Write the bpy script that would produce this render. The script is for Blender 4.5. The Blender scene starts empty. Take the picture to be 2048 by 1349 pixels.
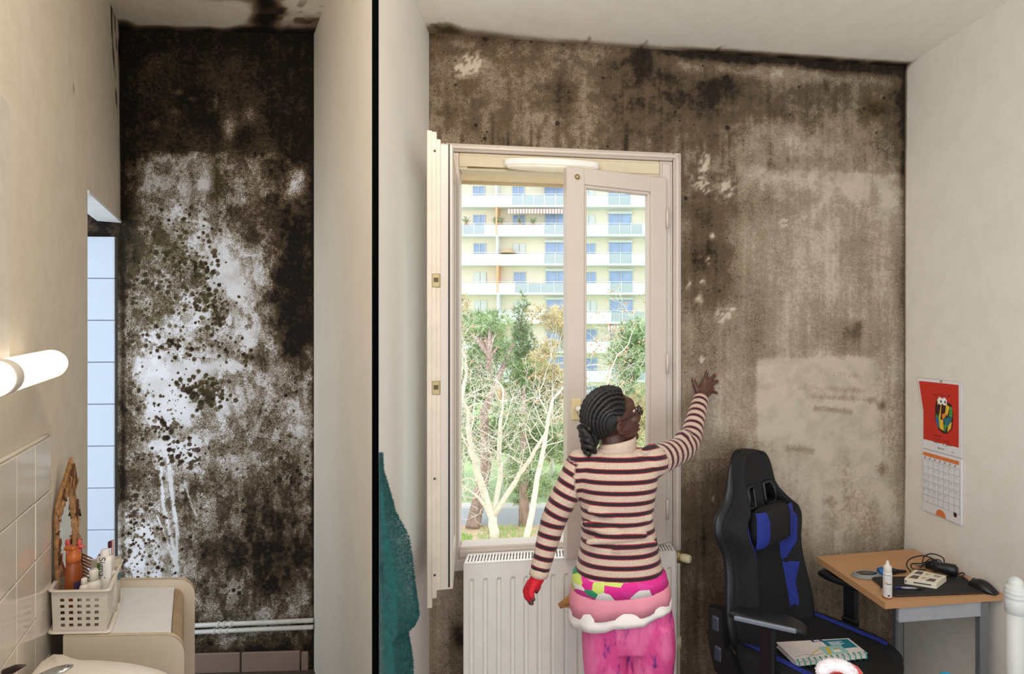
import bpy, bmesh, math, random
import numpy as np
from mathutils import Vector, Matrix, noise

random.seed(7)
np.random.seed(7)
SC = bpy.context.scene
COL = SC.collection

# ------------------------------------------------------------------ camera, world, lights, exposure
EYE = 1.75                                   # eye height of the photographer
cam_data = bpy.data.cameras.new('camera')
cam = bpy.data.objects.new('camera', cam_data)
COL.objects.link(cam)
cam.location = (0, 0, EYE)
cam.rotation_euler = (math.pi / 2, 0, 0)
cam_data.sensor_width = 36.0
cam_data.lens = 1150 / 2048 * 36.0
cam_data.shift_x = -(1250 - 1024) / 2048
cam_data.shift_y = -14 / 2048
cam_data.clip_start = 0.05
cam_data.clip_end = 500
SC.camera = cam

world = bpy.data.worlds.new('overcast_sky')
SC.world = world
world.use_nodes = True
wn = world.node_tree.nodes
wn['Background'].inputs['Color'].default_value = (0.87, 0.94, 1.0, 1)
wn['Background'].inputs['Strength'].default_value = 2.15

def area_light(name, loc, target, size, power, color):
    l = bpy.data.lights.new(name, 'AREA')
    l.shape = 'RECTANGLE'; l.size = size[0]; l.size_y = size[1]
    l.energy = power; l.color = color
    o = bpy.data.objects.new(name, l); COL.objects.link(o)
    o.location = loc
    o.rotation_euler = (Vector(target) - Vector(loc)).to_track_quat('-Z', 'Y').to_euler()
    return o
area_light('bedroom_fill_light', (0.45, 0.2, 2.9), (0.5, 1.6, 1.0), (0.9, 0.9), 10.5, (1.0, 0.91, 0.82))  # unseen fill light, added to brighten the bedroom
area_light('bathroom_ceiling_light', (-0.42, 0.8, 2.9), (-2.2, 2.2, 1.9), (0.35, 0.35), 14.5, (1.0, 0.82, 0.62))
area_light('alcove_window_daylight', (-3.44, 2.36, 1.6), (-1.2, 2.3, 1.3), (0.7, 1.9), 3.5, (0.70, 0.85, 1.0))

SC.view_settings.view_transform = 'Standard'
SC.view_settings.look = 'None'
SC.view_settings.gamma = 1.0
SC.view_settings.use_curve_mapping = False
SC.view_settings.exposure = 0.0

# ------------------------------------------------------------------ helpers
def lin(c):
    out = []
    for x in c:
        x = x / 255.0
        out.append(x / 12.92 if x <= 0.04045 else ((x + 0.055) / 1.055) ** 2.4)
    return tuple(out)

def at(px, py, d):
    """a point of the room seen along the sight line (px, py) at depth d"""
    return Vector(((px - 1250) / 1150 * d, d, EYE + (660 - py) / 1150 * d))

OFF = {}

class G:
    """collects geometry in world coordinates; build() links it as ONE mesh object"""
    def __init__(self):
        self.v = []; self.f = []; self.m = []; self.s = []
        self.xf = None
    def add(self, vs, fs, mi=0, smooth=False):
        b = len(self.v)
        for p in vs:
            p = Vector(p)
            self.v.append(self.xf(p) if self.xf else p)
        for f in fs:
            self.f.append([b + i for i in f]); self.m.append(mi); self.s.append(smooth)
    def box(self, c, size, bev=0.0, mi=0, R=None):
        h = [x / 2 for x in size]
        c = Vector(c)
        T = (lambda q: c + (R @ q)) if R is not None else (lambda q: c + q)
        if bev <= 0:
            vs = [T(Vector((sx * h[0], sy * h[1], sz * h[2]))) for sx in (-1, 1) for sy in (-1, 1) for sz in (-1, 1)]
            self.add(vs, [(0, 1, 3, 2), (4, 6, 7, 5), (0, 4, 5, 1), (2, 3, 7, 6), (0, 2, 6, 4), (1, 5, 7, 3)], mi)
            return
        bev = min(bev, min(h) * 0.95)
        vs = []; idx = {}
        for sx in (-1, 1):
            for sy in (-1, 1):
                for sz in (-1, 1):
                    s = (sx, sy, sz)
                    for a in range(3):
                        q = [s[k] * (h[k] if k == a else h[k] - bev) for k in range(3)]
                        idx[(s, a)] = len(vs); vs.append(T(Vector(q)))
        fs = []
        def sg(a, va, b, vb, c_, vc):
            t = [0, 0, 0]; t[a] = va; t[b] = vb; t[c_] = vc
            return tuple(t)
        for a in range(3):
            b, c_ = (a + 1) % 3, (a + 2) % 3
            for s in (-1, 1):
                fs.append([idx[(sg(a, s, b, i, c_, j), a)] for i, j in ((-1, -1), (1, -1), (1, 1), (-1, 1))])
            for i in (-1, 1):
                for j in (-1, 1):
                    k1 = sg(a, i, b, j, c_, -1); k2 = sg(a, i, b, j, c_, 1)
                    fs.append([idx[(k1, a)], idx[(k2, a)], idx[(k2, b)], idx[(k1, b)]])
        for sx in (-1, 1):
            for sy in (-1, 1):
                for sz in (-1, 1):
                    fs.append([idx[((sx, sy, sz), a)] for a in range(3)])
        self.add(vs, fs, mi)
    def tube(self, pts, r, n=8, mi=0, caps=True, closed=False, smooth=True):
        pts = [Vector(p) for p in pts]
        k = len(pts)
        if not hasattr(r, '__len__'):
            r = [r] * k
        tang = []
        for i in range(k):
            if closed:
                t = pts[(i + 1) % k] - pts[i - 1]
            else:
                t = pts[min(i + 1, k - 1)] - pts[max(i - 1, 0)]
            tang.append(t.normalized() if t.length > 1e-9 else Vector((0, 0, 1)))
        a = Vector((0, 0, 1)) if abs(tang[0].z) < 0.9 else Vector((1, 0, 0))
        u = tang[0].cross(a).normalized()
        vs = []
        for i in range(k):
            t = tang[i]
            u = (u - t * u.dot(t))
            if u.length < 1e-6:
                u = t.orthogonal()
            u.normalize()
            w = t.cross(u)
            for j in range(n):
                an = 2 * math.pi * j / n
                rr = r[i]
                if isinstance(rr, tuple):
                    vs.append(pts[i] + u * math.cos(an) * rr[0] + w * math.sin(an) * rr[1])
                else:
                    vs.append(pts[i] + (u * math.cos(an) + w * math.sin(an)) * rr)
        fs = []
        for i in range(k if closed else k - 1):
            i2 = (i + 1) % k
            for j in range(n):
                j2 = (j + 1) % n
                fs.append((i * n + j, i * n + j2, i2 * n + j2, i2 * n + j))
        if caps and not closed:
            fs.append(tuple(range(n))); fs.append(tuple((k - 1) * n + j for j in range(n)))
        self.add(vs, fs, mi, smooth)
    def loft(self, rings, mi=0, cap0=True, cap1=True, smooth=True, closed=False):
        n = len(rings[0]); vs = [p for r in rings for p in r]; fs = []
        k = len(rings)
        for i in range(k if closed else k - 1):
            i2 = (i + 1) % k
            for j in range(n):
                j2 = (j + 1) % n
                fs.append((i * n + j, i * n + j2, i2 * n + j2, i2 * n + j))
        if cap0 and not closed: fs.append(tuple(range(n)))
        if cap1 and not closed: fs.append(tuple((k - 1) * n + j for j in range(n)))
        self.add(vs, fs, mi, smooth)
    def grid(self, rows, mi=0, smooth=True):
        n = len(rows[0]); vs = [p for r in rows for p in r]; fs = []
        for i in range(len(rows) - 1):
            for j in range(n - 1):
                fs.append((i * n + j, i * n + j + 1, (i + 1) * n + j + 1, (i + 1) * n + j))
        self.add(vs, fs, mi, smooth)
    def prism(self, poly, vec, mi=0, smooth=False):
        vec = Vector(vec); poly = [Vector(p) for p in poly]; n = len(poly)
        vs = poly + [p + vec for p in poly]
        fs = [tuple(range(n)), tuple(range(n, 2 * n))]
        for j in range(n):
            fs.append((j, (j + 1) % n, n + (j + 1) % n, n + j))
        self.add(vs, fs, mi, smooth)
    def ell(self, c, ax, nu=16, nv=10, mi=0, p=1.0):
        """ellipsoid (superellipsoid for p<1); ax: three semi-axis vectors"""
        c = Vector(c); ax = [Vector(a) for a in ax]
        sp = lambda x: math.copysign(abs(x) ** p, x)
        rings = []
        for i in range(nv + 1):
            th = math.pi * i / nv
            th = min(max(th, 0.02), math.pi - 0.02)
            rings.append([c + ax[0] * sp(math.sin(th)) * sp(math.cos(2 * math.pi * j / nu))
                          + ax[1] * sp(math.sin(th)) * sp(math.sin(2 * math.pi * j / nu))
                          + ax[2] * sp(math.cos(th)) for j in range(nu)])
        self.loft(rings, mi)
    def lathe(self, prof, c, n=20, mi=0, smooth=True, sx=1.0, R=None):
        c = Vector(c); rings = []
        for r, z in prof:
            ring = []
            for j in range(n):
                q = Vector((r * math.cos(2 * math.pi * j / n) * sx, r * math.sin(2 * math.pi * j / n), z))
                ring.append(c + (R @ q if R is not None else q))
            rings.append(ring)
        self.loft(rings, mi, smooth=smooth)
    def mesh(self, name, mats, off=Vector((0, 0, 0)), recalc=True):
        me = bpy.data.meshes.new(name)
        me.from_pydata([tuple(p - off) for p in self.v], [], self.f)
        for m in (mats if isinstance(mats, (list, tuple)) else [mats]):
            me.materials.append(m)
        me.polygons.foreach_set('material_index', self.m)
        me.polygons.foreach_set('use_smooth', self.s)
        if recalc:
            bm = bmesh.new(); bm.from_mesh(me)
            bmesh.ops.recalc_face_normals(bm, faces=bm.faces)
            bm.to_mesh(me); bm.free()
        me.update()
        return me
    def build(self, name, mats, parent=None, recalc=True):
        if parent is None:
            a = np.array([tuple(p) for p in self.v])
            lo = a.min(0); hi = a.max(0)
            off = Vector(((lo[0] + hi[0]) / 2, (lo[1] + hi[1]) / 2, lo[2]))
        else:
            off = OFF[parent.name]
        o = bpy.data.objects.new(name, self.mesh(name, mats, off, recalc))
        COL.objects.link(o)
        if parent is None:
            o.location = off
        else:
            o.parent = parent
        OFF[o.name] = off
        return o

def tag(o, label=None, cat=None, group=None, kind=None):
    if label: o['label'] = label
    if cat: o['category'] = cat
    if group: o['group'] = group
    if kind: o['kind'] = kind
    return o

def thing(name, loc, label, cat, group=None, kind=None):
    o = bpy.data.objects.new(name, None); COL.objects.link(o)
    o.empty_display_size = 0.1
    o.location = loc
    OFF[o.name] = Vector(loc)
    return tag(o, label, cat, group, kind)

def inst(mesh, name, parent, loc, rot=None):
    """another object on a shared mesh, placed at a world point under its parent"""
    o = bpy.data.objects.new(name, mesh); COL.objects.link(o)
    o.parent = parent
    o.location = Vector(loc) - OFF[parent.name]
    if rot is not None:
        o.rotation_euler = rot
    OFF[o.name] = Vector(loc)
    return o

def text_geo(g, s, size, M, mi=0, depth=0.0, space=1.0):
    cu = bpy.data.curves.new('writing', 'FONT')
    cu.body = s; cu.size = size; cu.extrude = depth; cu.resolution_u = 3; cu.space_character = space
    o = bpy.data.objects.new('writing', cu); COL.objects.link(o)
    dg = bpy.context.evaluated_depsgraph_get()
    me = bpy.data.meshes.new_from_object(o.evaluated_get(dg))
    g.add([M @ v.co for v in me.vertices], [tuple(p.vertices) for p in me.polygons], mi)
    bpy.data.objects.remove(o); bpy.data.curves.remove(cu); bpy.data.meshes.remove(me)

def frame(o, x, y, z):
    M = Matrix.Identity(4)
    for i, a in enumerate((x, y, z)):
        a = Vector(a)
        M[0][i], M[1][i], M[2][i] = a.x, a.y, a.z
    o = Vector(o)
    M[0][3], M[1][3], M[2][3] = o.x, o.y, o.z
    return M

# ------------------------------------------------------------------ materials
class NT:
    def __init__(self, name):
        self.mat = bpy.data.materials.new(name)
        self.mat.use_nodes = True
        self.t = self.mat.node_tree
        self.b = self.t.nodes['Principled BSDF']
        self.out = self.t.nodes['Material Output']
    def n(self, kind, **kw):
        nd = self.t.nodes.new(kind)
        for k, v in kw.items():
            setattr(nd, k, v)
        return nd
    def l(self, a, b):
        self.t.links.new(a, b)
    def setv(self, sock, v):
        if hasattr(v, 'is_output') or isinstance(v, bpy.types.NodeSocket):
            self.l(v, sock)
        else:
            sock.default_value = v
    def math(self, op, a, b=0.0, c=None, clamp=False):
        nd = self.n('ShaderNodeMath', operation=op, use_clamp=clamp)
        self.setv(nd.inputs[0], a); self.setv(nd.inputs[1], b)
        if c is not None: self.setv(nd.inputs[2], c)
        return nd.outputs[0]
    def mix(self, f, a, b, blend='MIX'):
        nd = self.n('ShaderNodeMix', data_type='RGBA', blend_type=blend)
        self.setv(nd.inputs['Factor'], f)
        for s, v in ((nd.inputs[6], a), (nd.inputs[7], b)):
            if isinstance(v, tuple) and len(v) == 3: v = v + (1,)
            self.setv(s, v)
        return nd.outputs[2]
    def coord(self, scale=(1, 1, 1), kind='Object', rot=(0, 0, 0)):
        tc = self.n('ShaderNodeTexCoord')
        mp = self.n('ShaderNodeMapping')
        mp.inputs['Scale'].default_value = scale
        mp.inputs['Rotation'].default_value = rot
        self.l(tc.outputs[kind], mp.inputs['Vector'])
        return mp.outputs[0]
    def noise(self, vec, scale, detail=3.0, rough=0.55):
        nd = self.n('ShaderNodeTexNoise')
        nd.inputs['Scale'].default_value = scale
        nd.inputs['Detail'].default_value = detail
        nd.inputs['Roughness'].default_value = rough
        self.l(vec, nd.inputs['Vector'])
        return nd.outputs['Fac']
    def ramp(self, f, stops, interp='LINEAR'):
        nd = self.n('ShaderNodeValToRGB')
        cr = nd.color_ramp; cr.interpolation = interp
        while len(cr.elements) < len(stops): cr.elements.new(0.5)
        for e, (p, c) in zip(cr.elements, stops):
            e.position = p; e.color = tuple(c) + ((1,) if len(c) == 3 else ())
        self.l(f, nd.inputs[0])
        return nd.outputs[0]
    def step(self, v, lo, hi):
        nd = self.n('ShaderNodeMapRange', interpolation_type='SMOOTHSTEP')
        self.setv(nd.inputs[0], v)
        nd.inputs[1].default_value = lo; nd.inputs[2].default_value = hi
        return nd.outputs[0]
    def bump(self, h, strength=0.2, dist=0.01):
        nd = self.n('ShaderNodeBump')
        nd.inputs['Strength'].default_value = strength
        nd.inputs['Distance'].default_value = dist
        self.l(h, nd.inputs['Height'])
        self.l(nd.outputs[0], self.b.inputs['Normal'])

MATS = {}
def pm(name, rgb, rough=0.5, metal=0.0, var=0.07, scale=18.0, bump=0.0, bdist=0.004, stretch=(1, 1, 1), detail=4.0, spec=0.5, sheen=0.0, sss=0.0):
    if name in MATS: return MATS[name]
    t = NT(name)
    c = lin(rgb)
    f = t.noise(t.coord(stretch), scale, detail)
    lo = tuple(max(0, x * (1 - var)) for x in c); hi = tuple(min(1, x * (1 + var)) for x in c)
    t.l(t.ramp(f, [(0.3, lo), (0.7, hi)]), t.b.inputs['Base Color'])
    t.b.inputs['Roughness'].default_value = rough
    t.b.inputs['Metallic'].default_value = metal
    t.b.inputs['Specular IOR Level'].default_value = spec
    if sheen: t.b.inputs['Sheen Weight'].default_value = sheen
    if sss:
        t.b.inputs['Subsurface Weight'].default_value = sss
        t.b.inputs['Subsurface Scale'].default_value = 0.01
    if bump:
        t.bump(f, bump, bdist)
    MATS[name] = t.mat
    return t.mat

def glass_mat():
    t = NT('window_glass')
    tr = t.n('ShaderNodeBsdfTransparent'); gl = t.n('ShaderNodeBsdfGlossy'); mx = t.n('ShaderNodeMixShader')
    gl.inputs['Roughness'].default_value = 0.02
    tr.inputs['Color'].default_value = (0.96, 0.98, 0.97, 1)
    lw = t.n('ShaderNodeLayerWeight'); lw.inputs['Blend'].default_value = 0.12
    nz = t.noise(t.coord(), 3.0, 2.0)
    f = t.math('MULTIPLY', lw.outputs['Fresnel'], t.math('ADD', t.math('MULTIPLY', nz, 0.3), 0.75), clamp=True)
    t.l(f, mx.inputs[0]); t.l(tr.outputs[0], mx.inputs[1]); t.l(gl.outputs[0], mx.inputs[2])
    t.l(mx.outputs[0], t.out.inputs['Surface'])
    return t.mat

def mold_mat(name, light, light2, mid, dark, black, streak=0.12, fine=230.0, olive=(96, 92, 52), amp=1.0, grain=1.0):
    """mildewed plaster. vertex colour 'stain': R how mildewed, G round colonies, B olive growth"""
    t = NT(name)
    at_ = t.n('ShaderNodeVertexColor'); at_.layer_name = 'stain'
    sep = t.n('ShaderNodeSeparateColor'); t.l(at_.outputs['Color'], sep.inputs[0])
    D, S, O = sep.outputs[0], sep.outputs[1], sep.outputs[2]
    co = t.coord()
    n1 = t.noise(co, 11.0, 6.0, 0.62)
    n2 = t.noise(co, 55.0, 5.0, 0.65)
    n3 = t.noise(co, fine, 2.0, 0.6)
    ns = t.noise(t.coord((38, 38, 2.2)), 1.0, 5.0, 0.6)
    def cen(x, k): return t.math('MULTIPLY', t.math('SUBTRACT', x, 0.5), k * amp)
    v = t.math('ADD', D, cen(n1, 0.42))
    v = t.math('ADD', v, cen(n2, 0.55))
    # the grainy speckle is strongest where the growth is half way
    mid_w = t.math('SUBTRACT', 1.0, t.math('ABSOLUTE', t.math('MULTIPLY', t.math('SUBTRACT', D, 0.5), 1.7)), clamp=True)
    v = t.math('ADD', v, t.math('MULTIPLY', cen(n3, 1.25 * grain), t.math('ADD', mid_w, 0.15)))
    v = t.math('ADD', v, cen(ns, streak * 4))
    lt = t.mix(t.step(n1, 0.4, 0.62), lin(light), lin(light2))
    c = t.ramp(v, [(0.0, (0, 0, 0)), (1.0, (1, 1, 1))])
    col = t.mix(t.step(v, 0.12, 0.46), lt, lin(mid))
    col = t.mix(t.step(v, 0.42, 0.74), col, lin(dark))
    col = t.mix(t.step(v, 0.74, 1.02), col, lin(black))
    # olive growth
    of = t.math('MULTIPLY', O, t.step(n2, 0.42, 0.62))
    col = t.mix(t.math('MULTIPLY', of, 0.75), col, lin(olive))
    # round black colonies of several sizes
    for sc, th in ((46.0, 0.40), (85.0, 0.38), (26.0, 0.36)):
        vo = t.n('ShaderNodeTexVoronoi'); vo.inputs['Scale'].default_value = sc
        t.l(co, vo.inputs['Vector'])
        sp = t.n('ShaderNodeSeparateColor'); t.l(vo.outputs['Color'], sp.inputs[0])
        rad = t.math('MULTIPLY', sp.outputs[1], th)
        wob = t.math('ADD', vo.outputs['Distance'], cen(n3, 0.12))
        inside = t.step(t.math('SUBTRACT', rad, wob), 0.0, 0.06)
        on = t.step(t.math('SUBTRACT', t.math('MULTIPLY', S, 0.75), sp.outputs[0]), 0.0, 0.03)
        col = t.mix(t.math('MULTIPLY', t.math('MULTIPLY', inside, on), 0.9), col, lin(black))
    t.l(col, t.b.inputs['Base Color'])
    t.b.inputs['Roughness'].default_value = 0.9
    t.b.inputs['Specular IOR Level'].default_value = 0.2
    t.bump(t.math('ADD', n3, t.math('MULTIPLY', n2, 1.5)), 0.25, 0.002)
    return t.mat

M_white = pm('white_wall_paint', (226, 219, 207), 0.85, var=0.03, scale=5, bump=0.12, bdist=0.01, detail=8)
M_ceil = pm('white_ceiling_paint', (236, 230, 218), 0.9, var=0.02, scale=5)
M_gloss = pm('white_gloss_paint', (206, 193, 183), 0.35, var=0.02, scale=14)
M_glass = glass_mat()
M_black = pm('black_fabric', (17, 17, 19), 0.85, var=0.2, scale=120, bump=0.2, bdist=0.001)
M_blackp = pm('black_plastic', (20, 21, 24), 0.4, var=0.15, scale=30)
M_brass = pm('old_brass', (168, 150, 108), 0.4, 0.6)
M_chrome = pm('chrome', (200, 202, 205), 0.15, 1.0, var=0.03)
# ------------------------------------------------------------------ the two rooms
# bedroom back wall: starts at its left corner and runs to the right, turning slightly away
WL = Vector((-0.838, 2.459, 0)); E1 = Vector((0.98993, 0.14156, 0)); N1 = Vector((0.14156, -0.98993, 0))
WALL_LEN = 2.205
CEIL1 = 3.02
def W(s, t, z): return WL + E1 * s + N1 * t + Vector((0, 0, z))
def s_of(px, t=0.0):
    u = (px - 1250) / 1150; o = WL + N1 * t
    d = (o.y - 0.143 * o.x) / (1 - 0.143 * u)
    return (u * d - o.x) / E1.x
# right wall of the bedroom, running from the corner towards the viewer
CR = W(WALL_LEN, 0, 0); E2 = Vector((0.2334, -0.9724, 0)); N2 = Vector((-0.9724, -0.2334, 0))
def RW(q, t, z): return CR + E2 * q + N2 * t + Vector((0, 0, z))
# left wall of the bedroom
E3 = Vector((0.0995, -0.995, 0))
# bathroom
BL = Vector((-2.56, 2.92, 0)); BR = Vector((-1.604, 2.965, 0))
BLEN = (BR - BL).length
EB = (BR - BL).normalized(); NB = Vector((EB.y, -EB.x, 0))
CEIL2 = 3.275
def B(s, t, z): return BL + EB * s + NB * t + Vector((0, 0, z))
EL = Vector((0.5566, -0.8308, 0)); NL = Vector((0.8308, 0.5566, 0))     # bathroom left wall, towards the viewer; into the room
def BW(q, t, z): return BL + EL * q + NL * t + Vector((0, 0, z))
ER = Vector((0.5854, -0.8108, 0))                                        # bathroom right wall towards the viewer

def bilinear(cols, rows, tab, x, y):
    """tab[row][col] at x (numpy) among cols, y among rows"""
    cols = np.array(cols); rows = np.array(rows); tab = np.array(tab, float)
    ix = np.clip(np.searchsorted(cols, x) - 1, 0, len(cols) - 2)
    iy = np.clip(np.searchsorted(rows, y) - 1, 0, len(rows) - 2)
    fx = np.clip((x - cols[ix]) / (cols[ix + 1] - cols[ix]), 0, 1)
    fy = np.clip((y - rows[iy]) / (rows[iy + 1] - rows[iy]), 0, 1)
    return (tab[iy, ix] * (1 - fx) * (1 - fy) + tab[iy, ix + 1] * fx * (1 - fy)
            + tab[iy + 1, ix] * (1 - fx) * fy + tab[iy + 1, ix + 1] * fx * fy)

def value_noise(x, y, seed, sx, sy):
    rng = np.random.RandomState(seed); T = rng.rand(64, 64)
    X = x * sx; Y = y * sy
    i = np.floor(X).astype(int); j = np.floor(Y).astype(int)
    fx = X - i; fy = Y - j
    fx = fx * fx * (3 - 2 * fx); fy = fy * fy * (3 - 2 * fy)
    g = lambda a, b: T[a % 64, b % 64]
    return (g(i, j) * (1 - fx) * (1 - fy) + g(i + 1, j) * fx * (1 - fy) + g(i, j + 1) * (1 - fx) * fy + g(i + 1, j + 1) * fx * fy)

def sstep(v, a, b):
    q = np.clip((v - a) / (b - a), 0, 1)
    return q * q * (3 - 2 * q)

def dist_poly(x, y, pts):
    best = np.full(x.shape, 1e9)
    for (x0, y0), (x1, y1) in zip(pts[:-1], pts[1:]):
        dx, dy = x1 - x0, y1 - y0
        k = np.clip(((x - x0) * dx + (y - y0) * dy) / (dx * dx + dy * dy + 1e-9), 0, 1)
        best = np.minimum(best, np.hypot(x - x0 - k * dx, y - y0 - k * dy))
    return best

def stained(name, mat, sl, zl, pt, stain, hole=None, back=None, extra=None):
    """a fine grid in wall coordinates carrying the stain map as vertex colours"""
    S, Z = np.meshgrid(sl, zl)
    R, Gc, O = stain(S.ravel(), Z.ravel())
    n = len(sl)
    vs = [tuple(pt(s, z)) for s, z in zip(S.ravel(), Z.ravel())]
    fs = []
    for i in range(len(zl) - 1):
        zc = (zl[i] + zl[i + 1]) / 2
        for j in range(n - 1):
            if hole:
                sc = (sl[j] + sl[j + 1]) / 2
                if hole[0] < sc < hole[1] and hole[2] < zc < hole[3]: continue
            fs.append((i * n + j, i * n + j + 1, (i + 1) * n + j + 1, (i + 1) * n + j))
    nv = len(vs)
    if extra:
        for q in extra:
            b = len(vs); vs += [tuple(p) for p in q.v]; fs += [[b + i for i in f] for f in q.f]
    off = Vector(vs[0])
    me = bpy.data.meshes.new(name)
    me.from_pydata([tuple(Vector(v) - off) for v in vs], [], fs)
    me.materials.append(mat)
    ca = me.color_attributes.new('stain', 'FLOAT_COLOR', 'POINT')
    c = np.zeros((len(vs), 4), 'f'); c[:, 3] = 1
    c[:nv, 0] = np.clip(R, 0, 1); c[:nv, 1] = np.clip(Gc, 0, 1); c[:nv, 2] = np.clip(O, 0, 1)
    c[nv:, 0] = 0.0
    ca.data.foreach_set('color', c.ravel())
    o = bpy.data.objects.new(name, me); COL.objects.link(o); o.location = off
    OFF[o.name] = off
    return tag(o, kind='structure')

def lines(a, b, step, keep=()):
    k = sorted(set([a, b] + list(keep))); out = []
    for x0, x1 in zip(k[:-1], k[1:]):
        m = max(1, int(round((x1 - x0) / step)))
        out += [x0 + (x1 - x0) * i / m for i in range(m)]
    return out + [k[-1]]

M_moldB = mold_mat('mildewed_bedroom_plaster', (190, 176, 160), (176, 163, 146), (142, 126, 108), (92, 77, 60), (40, 31, 24), streak=0.10, fine=210.0, olive=(120, 100, 50), amp=0.72, grain=0.7)
M_moldT = mold_mat('mildewed_bathroom_plaster', (212, 214, 222), (196, 196, 200), (138, 128, 115), (72, 59, 45), (23, 18, 14), streak=0.05, fine=190.0, olive=(92, 90, 48), amp=1.0)  # clean plaster tones tinted bluish to stand in for daylight

# --- bedroom back wall
cx = [870, 920, 970, 1020, 1070, 1120, 1170, 1220, 1270, 1320, 1370, 1420, 1470, 1520, 1570, 1620, 1670, 1720, 1770, 1805]
MB = [(70, '66666666678999999999'), (100, '65655555566788889999'), (130, '76677656776665556678'), (160, '65466666787887776668'),
      (190, '66567767777877766778'), (220, '66667767777876665567'), (250, '67666666777775445556'), (280, '56666667776765444556'),
      (310, '56666666666655555445'), (345, '55555555556753333234'), (400, '55555555557765433424'), (460, '55555555556854433434'),
      (520, '55555555557954433535'), (580, '55555555556854433435'), (640, '55555555556655344345'), (700, '55555555555655344545'),
      (740, '44444444444544111234'), (800, '44444444444343112235'), (860, '44444444444343111124'), (920, '44444444445652111224'),
      (980, '44444444446773211224'), (1040, '44444444447763222224'), (1100, '44444444447663333335'), (1160, '45444444447664444456'),
      (1230, '47444444447775555556'), (1310, '57555555557776666666'), (1390, '67777777777777777777')]
scols = [s_of(x) for x in cx]
srows = [-(660 - y) / 1150 * 2.615 for y, _ in MB]           # below the eye, growing downwards
tabB = [[int(ch) / 9 for ch in r] for _, r in MB]
def zr(y, d=2.615): return EYE + (660 - y) / 1150 * d
def stainB(s, z):
    x = s; y = EYE - z
    w1 = (value_noise(x, y, 3, 14, 14) - 0.5) * 0.06; w2 = (value_noise(x, y, 4, 14, 14) - 0.5) * 0.06
    D = bilinear(scols, srows, tabB, x + w1, y + w2) * 0.98 - 0.03
    D = D + (value_noise(x, y, 5, 9, 5) - 0.5) * 0.16 + (value_noise(x, y, 6, 42, 3) - 0.5) * 0.10
    # the clean rectangle where something hung
    r = sstep(s, s_of(1512), s_of(1517)) * sstep(z, zr(905), zr(860)) * sstep(-z, -zr(716), -zr(722)) * sstep(-s, -s_of(1765), -s_of(1715))
    D = D * (1 - 0.75 * r)
    for yy, x0, x1, k in ((783, 1600, 1730, .26), (802, 1620, 1745, .30), (826, 1630, 1700, .34), (752, 1640, 1720, .18), (906, 1575, 1625, .25)):
        dd = dist_poly(s, z, [(s_of(x0), zr(yy - 4)), (s_of((x0 + x1) / 2), zr(yy)), (s_of(x1), zr(yy + 5))])
        D = D + k * np.exp(-(dd / 0.018) ** 2)
    # horizontal break at the edge of an old paint coat
    br = sstep(-z, -zr(328), -zr(331)) * sstep(s, s_of(1505), s_of(1520)) * sstep(z, zr(420), zr(330))
    D = D - 0.12 * br
    for px, py, rx, ry, k in ((1250, 150, .20, .07, .14), (1420, 170, .22, .07, .14), (1330, 200, .4, .12, .06), (1420, 260, .14, .1, .10), (1480, 190, .25, .03, .1), (1560, 215, .15, .025, .12), (1000, 230, .2, .12, .04)):
        D = D + k * np.exp(-(((s - s_of(px)) / rx) ** 2 + ((z - zr(py)) / ry) ** 2)) * (.5 + value_noise(s, z, 12, 16, 16))
    D = D + (z > zr(400)) * (sstep(value_noise(s, z, 13, 26, 22) * .6 + value_noise(s, z, 14, 55, 50) * .4, .42, .6) - .5) * .12
    # pale chips
    for px, py, rx in ((1412, 318, .022), (1406, 335, .012), (1395, 358, .022), (1412, 372, .02), (1455, 372, .03), (1462, 625, .018), (1440, 633, .02), (1405, 512, .01),
                       (1425, 470, .01), (1418, 520, .012), (1402, 560, .012), (1398, 600, .014), (1377, 568, .01), (1404, 720, .01), (1568, 440, .014), (1430, 1000, .01), (925, 160, .03), (950, 152, .025), (1143, 180, .01)):
        dd = np.hypot((s - s_of(px)), (z - zr(py)) * 0.8)
        D = D - 1.0 * np.exp(-(dd / rx / 1.15) ** 2) * sstep(value_noise(s, z, 15, 95, 80), .35, .75)
    for px, py, rx, k in ((1705, 665, .05, .35), (1720, 648, .02, .3), (1765, 955, .025, .4), (1764, 820, .02, .4), (1405, 500, .08, .15), (1290, 133, .05, .3), (1450, 150, .04, .3), (1745, 195, .05, .35), (1660, 1015, .03, .2), (922, 1250, .03, .4), (915, 1230, .03, .35), (1405, 430, .05, .2)):
        dd = np.hypot(s - s_of(px), z - zr(py))
        D = D + k * np.exp(-(dd / rx) ** 2)
    # black growth under the ceiling and along the right corner
    edge = CEIL1 - z
    sx = sstep(s, s_of(1300), s_of(1420))
    D = D + np.exp(-(edge / 0.03) ** 2) * (0.22 + 0.8 * sx * (0.5 + value_noise(s, z, 8, 18, 4))) - .16 * sx * np.exp(-((edge - .075) / .03) ** 2)
    D = D + np.exp(-((WALL_LEN - s) / 0.022) ** 2) * (0.12 + .5 * sstep(z, 2.2, 2.75) * (.3 + value_noise(s, z, 16, 10, 14)))
    # brown runs around and above the window
    runs = sstep(value_noise(s, z, 9, 60, 2.0), 0.72, 0.9) * sstep(z, 2.45, 2.55) * sstep(-z, -2.85, -2.7) * sstep(-s, -1.45, -1.3)
    D = D + runs * 0.22
    runs2 = sstep(value_noise(s, z, 10, 70, 2.5), 0.65, 0.9) * sstep(s, s_of(1366), s_of(1375)) * sstep(-s, -s_of(1480), -s_of(1440)) * sstep(-z, -1.15, -1.0)
    D = D + runs2 * 0.2
    S = 0.10 * sstep(D, 0.45, 0.7)
    O = np.zeros_like(s)
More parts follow.
